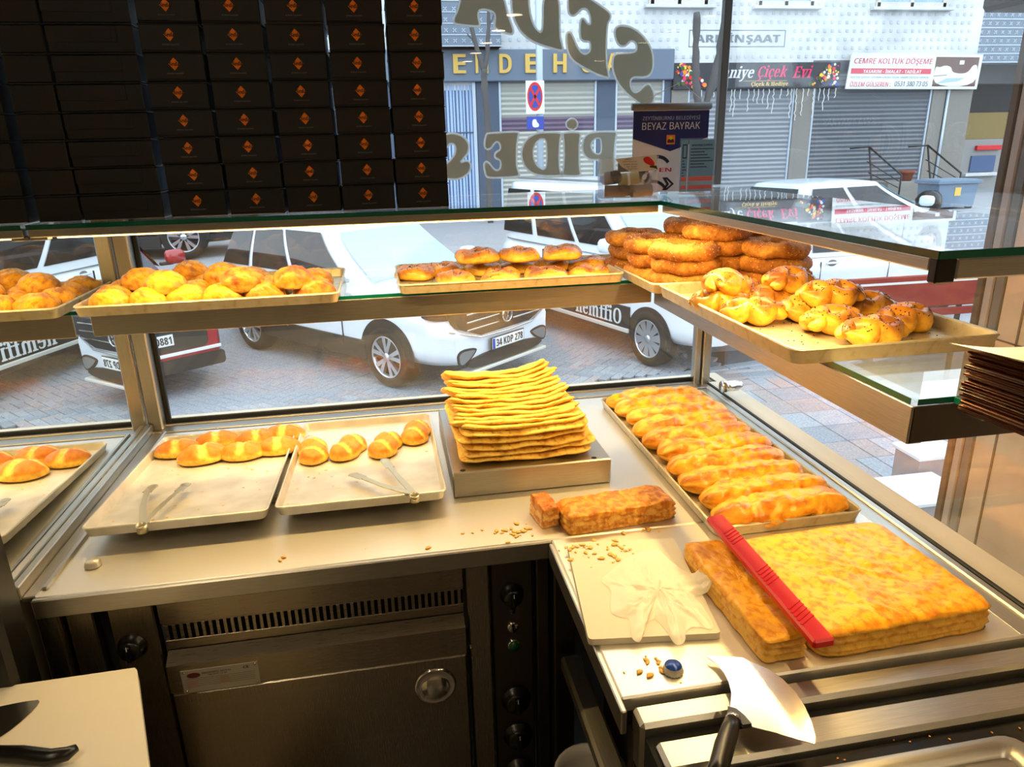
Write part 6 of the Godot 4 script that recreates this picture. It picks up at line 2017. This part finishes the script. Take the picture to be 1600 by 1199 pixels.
	one("rubbish_bag", sheet(10, 14, func(i: int, j: int) -> Array:
		var p := PI * i / 9.0
		var a := TAU * j / 14.0
		var d := Vector3(sin(p) * cos(a), -cos(p), sin(p) * sin(a))
		return [Vector3(12.35, 0.25, -14.9) + d * 0.27 * (1.0 + 0.25 * nz.get_noise_3d(d.x * 2, d.y * 2, d.z * 2)), Color.WHITE], false, true), M.black_plastic, "black rubbish bag lying beside the grey waste container", "bag")

func tree(n: String, label: String, limbs: Array) -> void:
	var t := thing(n, label, "tree")
	for k in limbs.size():
		var pts := []
		var rad := []
		var src: Array = limbs[k]
		for i in src.size() - 1:
			for s in 5:
				var f := s / 5.0
				var p := Vector3(lerpf(src[i][0], src[i + 1][0], f), lerpf(src[i][1], src[i + 1][1], f), -16.3)
				pts.append(p + Vector3(rng.randf_range(-0.012, 0.012), 0, rng.randf_range(-0.02, 0.02)))
				rad.append(lerpf(src[i][2], src[i + 1][2], f) * rng.randf_range(0.85, 1.2))
		pts.append(Vector3(src[-1][0], src[-1][1], -16.3))
		rad.append(src[-1][2])
		part(t, "trunk" if k == 0 else "branch", tube(pts, rad, 9), M.bark)

func more_street_materials() -> void:
	mat("pink_frame", Color(0.68, 0.64, 0.62), 0.5, 0.0)
	mat("brown_wood2", Color(0.38, 0.26, 0.22), 0.6)

# ---------------------------------------------------------------- parked cars
func car_materials() -> void:
	for a in [["paint_white", Color(0.88, 0.90, 0.92), 0.3], ["paint_red", Color(0.60, 0.05, 0.10), 0.25], ["paint_black", Color(0.05, 0.055, 0.07), 0.2], ["paint_silver", Color(0.80, 0.85, 0.88), 0.3]]:
		var m := mat(a[0], a[1], a[2])
		m.clearcoat_enabled = true
		m.clearcoat = 0.8
		m.clearcoat_roughness = 0.06
	mat("car_trim", Color(0.10, 0.105, 0.11), 0.55)
	mat("tyre", Color(0.06, 0.06, 0.065), 0.8)
	mat("alloy", Color(0.78, 0.79, 0.80), 0.3, 0.8)
	mat("dark_rim", Color(0.10, 0.10, 0.11), 0.4, 0.5)
	mat("car_glass", Color(0.10, 0.12, 0.14), 0.04)
	mat("windscreen", Color(0.64, 0.78, 0.84), 0.06)  # opaque pale blue: reflected sky brightness is put into the colour
	mat("lamp_glass", Color(0.16, 0.19, 0.24), 0.05, 0.4)

func curve(pts: Array, x: float) -> float:
	if x <= pts[0][0]:
		return pts[0][1]
	for i in pts.size() - 1:
		if x <= pts[i + 1][0]:
			var t: float = (x - pts[i][0]) / (pts[i + 1][0] - pts[i][0])
			t = lerpf(t, t * t * (3.0 - 2.0 * t), 0.5)
			return lerpf(pts[i][1], pts[i + 1][1], t)
	return pts[-1][1]

# lower body: x runs to the front, z to the near side
func car_body(l: float, w: float, top: Array, bot: float) -> ArrayMesh:
	var n := 44
	return sheet(n, 32, func(i: int, j: int) -> Array:
		var f := i / (n - 1.0)
		var x := -l / 2 + l * (0.5 - 0.5 * cos(PI * f)) * 1.0
		if i == 0 or i == n - 1:
			x = signf(x) * l / 2
		var e := absf(x) / (l / 2)
		var hw := w / 2 * (1.0 - 0.04 * pow(e, 3.0) - 0.16 * pow(maxf(e - 0.80, 0.0) / 0.20, 2.2))
		var yt := curve(top, x)
		var yb := bot + 0.05 * pow(e, 8.0)
		var a := TAU * j / 32.0
		var k := 7.0
		var q := 1.0 / pow(pow(absf(cos(a)), k) + pow(absf(sin(a)), k), 1.0 / k)
		var cap := 0.0 if (i == 0 or i == n - 1) else 1.0
		var sx := cos(a) * q * hw
		var sy := sin(a) * q
		var y := (yt + yb) / 2 + sy * (yt - yb) / 2
		sx *= 1.0 - 0.035 * sstep(0.3, 1.0, sy) + 0.015 * exp(-pow((sy - 0.45) * 4.0, 2.0))
		return [Vector3(x, lerpf((yt + yb) / 2, y, 0.0 if cap == 0.0 else 1.0), sx * (1.0 if cap > 0.0 else 0.0)), Color.WHITE], false, true)

func pane_quad(a: Vector3, b: Vector3, c: Vector3, d: Vector3, t: float, out: Vector3) -> ArrayMesh:
	var st := S()
	var n := (b - a).cross(d - a).normalized()
	if n.dot(out) < 0.0:
		n = -n
	var v := [a, b, c, d]
	var mid := (a + b + c + d) / 4.0
	for k in 2:
		var o := n * (t if k == 0 else -t * 3.0)
		tri(st, a + o, b + o, c + o, mid); tri(st, a + o, c + o, d + o, mid)
	for k in 4:
		var p: Vector3 = v[k]
		var q: Vector3 = v[(k + 1) % 4]
		tri(st, p + n * t, q + n * t, q - n * t * 3.0, mid); tri(st, p + n * t, q - n * t * 3.0, p - n * t * 3.0, mid)
	return done(st)

func wheel(p: Node3D, c: Vector3, r: float, spokes: int, alloy: Material, twin: float) -> void:
	var wd := 0.20
	var xf := Transform3D(ONZ, c)
	var ty := part(p, "wheel", turned([Vector2(r * 0.66, -wd), Vector2(r * 0.95, -wd), Vector2(r, -wd + 0.03), Vector2(r, -0.03), Vector2(r * 0.95, 0.0), Vector2(r * 0.80, 0.006), Vector2(r * 0.69, 0.0), Vector2(r * 0.67, -0.02)], 36, xf), M.tyre)
	var rm := S(false)
	lathe(rm, [Vector2(r * 0.69, -0.004), Vector2(r * 0.665, 0.002), Vector2(r * 0.64, -0.006), Vector2(r * 0.62, -0.05)], 36, xf)
	lathe(rm, [Vector2(r * 0.15, -0.02), Vector2(r * 0.14, -0.004), Vector2(0, -0.002)], 20, xf)
	part(ty, "rim", done(rm), alloy)
	part(ty, "rim_back", turned([Vector2(r * 0.66, -0.07), Vector2(0, -0.07)], 30, xf), M.dark_rim)
	var sp := S()
	for k in spokes:
		var a := TAU * k / spokes + 0.2
		for s in ([-1.0, 1.0] if twin > 0.0 else [0.0]):
			var a2: float = a + s * twin
			var d0 := Vector3(cos(a), sin(a), 0) * r * 0.10
			var d1 := Vector3(cos(a2), sin(a2), 0) * r * 0.65
			var w0 := r * (0.05 if twin > 0.0 else 0.06)
			var w1 := r * (0.075 if twin > 0.0 else 0.15)
			var t := Vector3(-sin(a2), cos(a2), 0)
			var v := [c + d0 - t * w0, c + d0 + t * w0, c + d1 + t * w1, c + d1 - t * w1]
			var mid: Vector3 = (v[0] + v[2]) / 2.0 - Vector3(0, 0, 0.04)
			for q in [[0, 1, 2], [0, 2, 3]]:
				tri(sp, v[q[0]] + Vector3(0, 0, -0.008), v[q[1]] + Vector3(0, 0, -0.008), v[q[2]] + Vector3(0, 0, -0.008), mid)
			for e in 4:
				var p0: Vector3 = v[e]
				var p1: Vector3 = v[(e + 1) % 4]
				tri(sp, p0 + Vector3(0, 0, -0.008), p1 + Vector3(0, 0, -0.008), p1 + Vector3(0, 0, -0.05), mid)
				tri(sp, p0 + Vector3(0, 0, -0.008), p1 + Vector3(0, 0, -0.05), p0 + Vector3(0, 0, -0.05), mid)
	part(ty, "spokes", done(sp), alloy)

# d: l w bot top[] belt roof cab[rear low, rear high, front high, front low] wb wt wheels[x..] r
func car(n: String, label: String, at0: Vector3, turn: float, d: Dictionary, paint: Material) -> Node3D:
	var t := thing(n, label, "car", at0, turn)
	part(t, "body", car_body(d.l, d.w, d.top, d.bot), paint)
	var c: Array = d.cab
	# cabin shell: g runs from the belt to the roof edge
	var SH := func(xl: float, xh: float, g: float, zz: float) -> Vector3:
		return Vector3(lerpf(xl, xh, 1.0 - pow(1.0 - g, 1.3)), lerpf(d.belt - 0.06, d.roof - 0.05, g), lerpf(d.wb, d.wt, pow(g, 1.4)) * zz)
	part(t, "cabin", sheet(16, 56, func(i: int, j: int) -> Array:
		var g := minf(i / 9.0, 1.0)
		var a := TAU * j / 56.0
		var k := 9.0
		var q := 1.0 / pow(pow(absf(cos(a)), k) + pow(absf(sin(a)), k), 1.0 / k)
		var lo: Vector3 = SH.call(c[0], c[1], g, 1.0)
		var hi: Vector3 = SH.call(c[3], c[2], g, 1.0)
		var mx0 := (lo.x + hi.x) / 2
		var s := 1.0
		var y := lo.y
		if i > 9:
			var f := (i - 9) / 6.0
			s = cos(f * PI / 2)
			y = lo.y + (0.05 + 0.035 * (1.0 - s)) * sqrt(1.0 - s * s * s)
		return [Vector3(mx0 + cos(a) * q * (hi.x - lo.x) / 2 * s, y, sin(a) * q * lo.z * s), Color.WHITE], false, true), paint)
	var PT := func(F: Callable, out: Vector3) -> ArrayMesh:
		return sheet(9, 6, func(i: int, j: int) -> Array:
			return [(F.call(lerpf(0.13, 0.90, i / 8.0), j / 5.0) as Vector3) + out * 0.012, Color.WHITE])
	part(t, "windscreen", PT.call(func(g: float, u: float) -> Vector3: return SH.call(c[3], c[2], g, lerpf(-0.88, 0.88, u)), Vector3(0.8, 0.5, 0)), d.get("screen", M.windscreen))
	part(t, "rear_window", PT.call(func(g: float, u: float) -> Vector3: return SH.call(c[0], c[1], g, lerpf(-0.85, 0.85, u)), Vector3(-0.8, 0.5, 0)), M.car_glass)
	# side windows between pillars given as fractions of the side
	for s in [-1.0, 1.0]:
		for k in d.win.size():
			var a: Array = d.win[k]
			part(t, "side_window", PT.call(func(g: float, u: float) -> Vector3:
				var p: Vector3 = SH.call(c[0], c[1], g, s)
				var q: Vector3 = SH.call(c[3], c[2], g, s)
				return p.lerp(q, lerpf(a[0], a[1], u)), Vector3(0, 0.25, s)), M.car_glass)
		for x in d.wheels:
			var zz: float = s * (d.w / 2 - 0.012)
			var ar := S()
			if d.get("clad", true):
				prism(ar, arc(0, 0, 0.0, d.r + 0.085, -8, 188, 26), 0.02, Transform3D(Basis(), Vector3(x, d.r, zz - 0.012 + (0.006 if s > 0 else -0.008))))
			else:
				prism(ar, arc(0, 0, 0.0, d.r + 0.045, -8, 188, 26), 0.016, Transform3D(Basis(), Vector3(x, d.r, zz - 0.012 + (0.006 if s > 0 else -0.006))))
			part(t, "wheel_arch", done(ar), M.car_trim)
			if s > 0:
				wheel(t, Vector3(x, d.r, d.w / 2 + 0.012), d.r, d.spokes, M.alloy, d.twin)
		var sill := S()
		bbs(sill, d.wheels[1] + d.r, d.wheels[0] - d.r, d.bot - 0.02, d.bot + d.get("sill", 0.16), s * d.w / 2 - 0.03, s * d.w / 2 + 0.008, 0.01)
		part(t, "sill", done(sill), M.car_trim)
		var mx: float = d.get("mirror", c[3] - 0.35)
		var mr := part(t, "wing_mirror", sheet(9, 14, func(i: int, j: int) -> Array:
			var p := PI * i / 8.0
			var a := TAU * j / 14.0
			var e := Vector3(sin(p) * cos(a), -cos(p), sin(p) * sin(a))
			e = e.normalized() * (1.0 / pow(pow(absf(e.x), 4.0) + pow(absf(e.y), 4.0) + pow(absf(e.z), 4.0), 0.25))
			return [Vector3(mx + e.x * 0.07, d.belt + 0.10 + e.y * 0.085, s * (d.w / 2 + 0.13) + e.z * 0.115), Color.WHITE], false, true), d.get("mirror_paint", paint))
		part(mr, "arm", box(Vector3(mx, d.belt + 0.03, s * (d.w / 2 + 0.02)), Vector3(0.06, 0.04, 0.16), 0.01), M.car_trim)
		for k in d.get("doors", []):
			part(t, "door_gap", box(Vector3(k, (d.bot + d.belt) / 2, s * (d.w / 2 + 0.001)), Vector3(0.007, d.belt - d.bot - 0.22, 0.02), 0.0), M.car_trim)
			part(t, "door_handle", box(Vector3(k - 0.86 if false else k + 0.16, d.belt - 0.13, s * (d.w / 2 + 0.022)), Vector3(0.20, 0.028, 0.025), 0.008), paint)
			part(t, "handle_recess", slab(disc(k + 0.17, d.belt - 0.13, 0.07, 0.045, 18), 0.004, at(0, 0, s * (d.w / 2 + 0.006) - 0.002)), M.grey_print)
	return t

func number_plate(p: Node3D, xf: Transform3D, s: String) -> void:
	var pl := part(p, "number_plate", box(Vector3(0, 0, 0.004), Vector3(0.52, 0.115, 0.008), 0.002), M.white_print, xf)
	part(pl, "blue_strip", box(Vector3(-0.238, 0, 0.0085), Vector3(0.04, 0.11, 0.001), 0.0), M.sign_blue)
	txt(pl, s, sansb, M.black_print, at(0.02, 0, 0.0085), 0.44, 0.076, 0.002)
	part(p, "plate_holder", box(Vector3(0, 0, -0.004), Vector3(0.545, 0.135, 0.012), 0.003), M.car_trim, xf)

const FRONT := Basis(Vector3(0, 0, -1), Vector3(0, 1, 0), Vector3(1, 0, 0))    # text plane facing the car's front

func cars() -> void:
	car_materials()
	# white SUV, front to the right
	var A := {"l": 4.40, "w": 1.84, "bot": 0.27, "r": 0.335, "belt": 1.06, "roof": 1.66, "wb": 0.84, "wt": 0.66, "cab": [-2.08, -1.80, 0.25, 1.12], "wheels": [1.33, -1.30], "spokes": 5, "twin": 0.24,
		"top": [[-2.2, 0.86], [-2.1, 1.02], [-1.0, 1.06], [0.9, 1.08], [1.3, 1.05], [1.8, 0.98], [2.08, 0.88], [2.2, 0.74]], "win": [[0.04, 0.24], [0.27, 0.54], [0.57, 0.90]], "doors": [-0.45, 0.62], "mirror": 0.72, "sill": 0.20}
	var h := Vector3(0.647, 0, 0.762)
	var nn := Vector3(-0.762, 0, 0.647)
	var hub := Vector3(-0.09, 0, -7.40)
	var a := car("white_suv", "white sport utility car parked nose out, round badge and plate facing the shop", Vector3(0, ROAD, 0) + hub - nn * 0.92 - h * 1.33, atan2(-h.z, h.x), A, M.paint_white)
	face_suv(a)
	# white van behind it
	var B := {"l": 4.3, "w": 1.78, "bot": 0.28, "r": 0.32, "belt": 1.22, "roof": 1.98, "wb": 0.82, "wt": 0.72, "cab": [-2.08, -2.0, 0.35, 1.25], "wheels": [1.42, -1.25], "spokes": 10, "twin": 0.0, "clad": false, "sill": 0.26,
		"top": [[-2.15, 1.0], [-2.05, 1.2], [0.9, 1.22], [1.4, 1.15], [1.9, 1.0], [2.1, 0.85], [2.15, 0.75]], "win": [[0.05, 0.30], [0.34, 0.62], [0.65, 0.93]], "doors": [-0.75, 0.45], "mirror": 0.82}
	var hb := Vector3(0.35, 0, 0.937)
	var nb := Vector3(-0.937, 0, 0.35)
	var b := car("white_van", "white passenger van with dark lower trim and white lettering, behind the white car", Vector3(2.84, ROAD, -7.45) - nb * 0.89 - hb * 1.42, atan2(-hb.z, hb.x), B, M.paint_white)
	var tr := part(b, "door_trim", box(Vector3(0.10, 0.50, 0.895), Vector3(2.0, 0.26, 0.02), 0.006), M.car_trim)
	txt(tr, "nemffiO", serif, M.white_print, at(0.50, 0.50, 0.906), 0.92, 0.20, 0.003)
	part(b, "silver_strip", box(Vector3(0.05, 0.345, 0.905), Vector3(2.1, 0.05, 0.03), 0.008), M.white_plastic)
	part(b, "roof_rail", box(Vector3(-0.8, 2.0, 0.62), Vector3(2.0, 0.03, 0.03), 0.008), M.grey_print)
	# red car, nose towards the shop, left
	var F := {"l": 4.3, "w": 1.80, "bot": 0.26, "r": 0.33, "belt": 1.16, "roof": 1.66, "wb": 0.82, "wt": 0.66, "cab": [-1.9, -1.5, 0.2, 1.0], "wheels": [1.3, -1.25], "spokes": 8, "twin": 0.0,
		"top": [[-2.15, 0.9], [-2.0, 1.1], [0.9, 1.16], [1.4, 1.10], [1.9, 1.0], [2.08, 0.88], [2.15, 0.76]], "win": [[0.06, 0.34], [0.37, 0.60], [0.63, 0.92]], "doors": [-0.4, 0.6], "mirror": 0.62, "screen": M.lamp_glass}
	var ff := Vector3(0.60, 0, 0.80)
	var red := car("red_car", "red car parked nose towards the shop, partly behind the steel post", Vector3(-2.45, ROAD, -7.45) - ff * 2.15, atan2(-ff.z, ff.x), F, M.paint_red)
	part(red, "grille", slab(rect(-0.62, 0.62, 0.50, 0.93, 0.06), 0.02, Transform3D(FRONT, Vector3(2.140, 0, 0))), M.car_trim)
	part(red, "chrome_strip", box(Vector3(2.155, 0.47, 0.0), Vector3(0.02, 0.035, 1.5), 0.006), M.white_print)
	part(red, "bumper_insert", slab(rect(-0.78, 0.78, 0.27, 0.42, 0.04), 0.02, Transform3D(FRONT, Vector3(2.138, 0, 0))), M.car_trim)
	for s in [-1.0, 1.0]:
		part(red, "headlamp", sheet(8, 14, func(i: int, j: int) -> Array:
			var p := PI * i / 7.0
			var q := TAU * j / 14.0
			return [Vector3(2.0 + 0.10 * sin(p) * cos(q), 0.90 - 0.07 * cos(p), s * 0.70 + 0.15 * sin(p) * sin(q)), Color.WHITE], false, true), M.lamp_glass)
	number_plate(red, Transform3D(FRONT, Vector3(2.165, 0.63, 0.0)), "34 BRY 0881")
	# dark car further left
	var G := {"l": 4.4, "w": 1.80, "bot": 0.22, "r": 0.36, "belt": 0.98, "roof": 1.48, "wb": 0.82, "wt": 0.62, "cab": [-1.9, -1.2, 0.3, 1.15], "wheels": [1.38, -1.3], "spokes": 5, "twin": 0.24, "clad": false,
		"top": [[-2.2, 0.8], [-2.0, 0.95], [0.9, 0.98], [1.5, 0.92], [2.0, 0.80], [2.15, 0.70], [2.2, 0.6]], "win": [[0.08, 0.34], [0.38, 0.60], [0.63, 0.90]], "doors": [-0.4, 0.6]}
	car("black_car", "black car with silver alloy wheel across the street at left", Vector3(-4.62, 0.05, -13.4), 0.0, G, M.paint_black)
	# white car beside the footway, right
	var D := {"l": 4.4, "w": 1.78, "bot": 0.24, "r": 0.31, "belt": 0.96, "roof": 1.44, "wb": 0.82, "wt": 0.62, "cab": [-1.9, -1.3, 0.35, 1.2], "wheels": [1.35, -1.3], "spokes": 8, "twin": 0.0, "clad": false,
		"top": [[-2.2, 0.8], [-2.0, 0.95], [0.9, 0.97], [1.5, 0.92], [2.0, 0.80], [2.15, 0.70], [2.2, 0.6]], "win": [[0.08, 0.34], [0.38, 0.60], [0.63, 0.90]], "doors": [-0.62, 0.45]}
	car("white_car", "white car with a pull door handle seen behind the red panel", Vector3(6.35, ROAD, -9.7), 0.05, D, M.paint_white)
	# silver hatchback across the street
	var C := {"l": 3.9, "w": 1.70, "bot": 0.22, "r": 0.30, "belt": 0.98, "roof": 1.44, "wb": 0.80, "wt": 0.62, "cab": [-1.85, -1.45, 0.25, 1.25], "wheels": [1.25, -1.2], "spokes": 8, "twin": 0.0, "clad": false,
		"top": [[-1.95, 0.85], [-1.85, 1.0], [0.9, 1.0], [1.4, 0.90], [1.75, 0.78], [1.9, 0.68], [1.95, 0.6]], "win": [[0.10, 0.46], [0.51, 0.88]], "doors": [-0.4, 0.6]}
	car("silver_hatchback", "pale silver hatchback parked before the grey roller shutters", Vector3(7.85, -0.42, -11.6), 0.22, C, M.paint_silver)

func face_suv(a: Node3D) -> void:
	var X := 2.145
	# dark grille band with chrome strips and the round badge
	var gr := part(a, "grille", slab(PackedVector2Array([Vector2(-0.80, 0.90), Vector2(-0.72, 0.72), Vector2(-0.40, 0.60), Vector2(0.40, 0.60), Vector2(0.72, 0.72), Vector2(0.80, 0.90)]), 0.10, Transform3D(FRONT, Vector3(X - 0.02, 0, 0))), M.car_trim)
	for y in [0.685, 0.765, 0.845]:
		for s in [-1.0, 1.0]:
			part(gr, "chrome_strip", box(Vector3(X + 0.086, y, s * 0.36), Vector3(0.012, 0.016, 0.50), 0.004), M.chrome)
	part(gr, "lower_chrome", tube([Vector3(X + 0.02, 0.70, -0.80), Vector3(X + 0.09, 0.585, -0.42), Vector3(X + 0.10, 0.575, 0.0), Vector3(X + 0.09, 0.585, 0.42), Vector3(X + 0.02, 0.70, 0.80)], 0.010, 8), M.chrome)
	var bc := Vector3(X + 0.10, 0.745, 0)
	var bd := part(a, "badge_disc", turned([Vector2(0.082, 0.0), Vector2(0.078, 0.008), Vector2(0, 0.009)], 30, Transform3D(Basis(Vector3(0, 1, 0), Vector3(1, 0, 0), Vector3(0, 0, -1)), bc)), M.car_trim)
	part(bd, "badge_ring", turned([Vector2(0.066, 0.006), Vector2(0.068, 0.014), Vector2(0.078, 0.014), Vector2(0.082, 0.004)], 34, Transform3D(Basis(Vector3(0, 1, 0), Vector3(1, 0, 0), Vector3(0, 0, -1)), bc)), M.chrome)
	var vw := S()
	for q in [[-0.030, 0.058, 0.0, 0.006], [0.030, 0.058, 0.0, 0.006], [-0.058, 0.034, -0.028, -0.058], [-0.028, -0.058, 0.0, -0.008], [0.0, -0.008, 0.028, -0.058], [0.028, -0.058, 0.058, 0.034]]:
		bar(vw, bc + Vector3(0.012, q[1], -q[0]), bc + Vector3(0.012, q[3], -q[2]), 0.006, 0.010, 0.001)
	part(bd, "badge_letters", done(vw), M.chrome)
	for s in [-1.0, 1.0]:
		part(a, "headlamp", sheet(10, 18, func(i: int, j: int) -> Array:
			var p := PI * i / 9.0
			var q := TAU * j / 18.0
			var e := Vector3(sin(p) * cos(q), -cos(p), sin(p) * sin(q))
			return [Vector3(2.04 + 0.13 * e.x - 0.10 * absf(e.z) * signf(e.z * s) * 1.0, 0.86 + 0.085 * e.y, s * 0.70 + 0.24 * e.z), Color.WHITE], false, true), M.lamp_glass)
		var o: Array = [Vector2(s * 0.74, 0.50), Vector2(s * 0.44, 0.48), Vector2(s * 0.46, 0.42), Vector2(s * 0.64, 0.31), Vector2(s * 0.73, 0.33)]
		var po := rounded(PackedVector2Array(o))
		part(a, "fog_lamp_trim", slab(po, 0.012, Transform3D(FRONT, Vector3(X + 0.048, 0, 0))), M.car_trim)
		part(a, "fog_lamp_panel", slab(grown(po, -0.022), 0.016, Transform3D(FRONT, Vector3(X + 0.050, 0, 0))), M.grey_print)
	part(a, "lower_intake", slab(rounded(PackedVector2Array([Vector2(-0.56, 0.40), Vector2(0.56, 0.40), Vector2(0.66, 0.26), Vector2(-0.66, 0.26)])), 0.03, Transform3D(FRONT, Vector3(X + 0.055, 0, 0))), M.car_trim)
	part(a, "skid_plate", box(Vector3(X + 0.03, 0.235, 0), Vector3(0.16, 0.035, 1.35), 0.012), M.white_plastic)
	number_plate(a, Transform3D(FRONT, Vector3(X + 0.105, 0.475, 0)), "34 KDP 278")
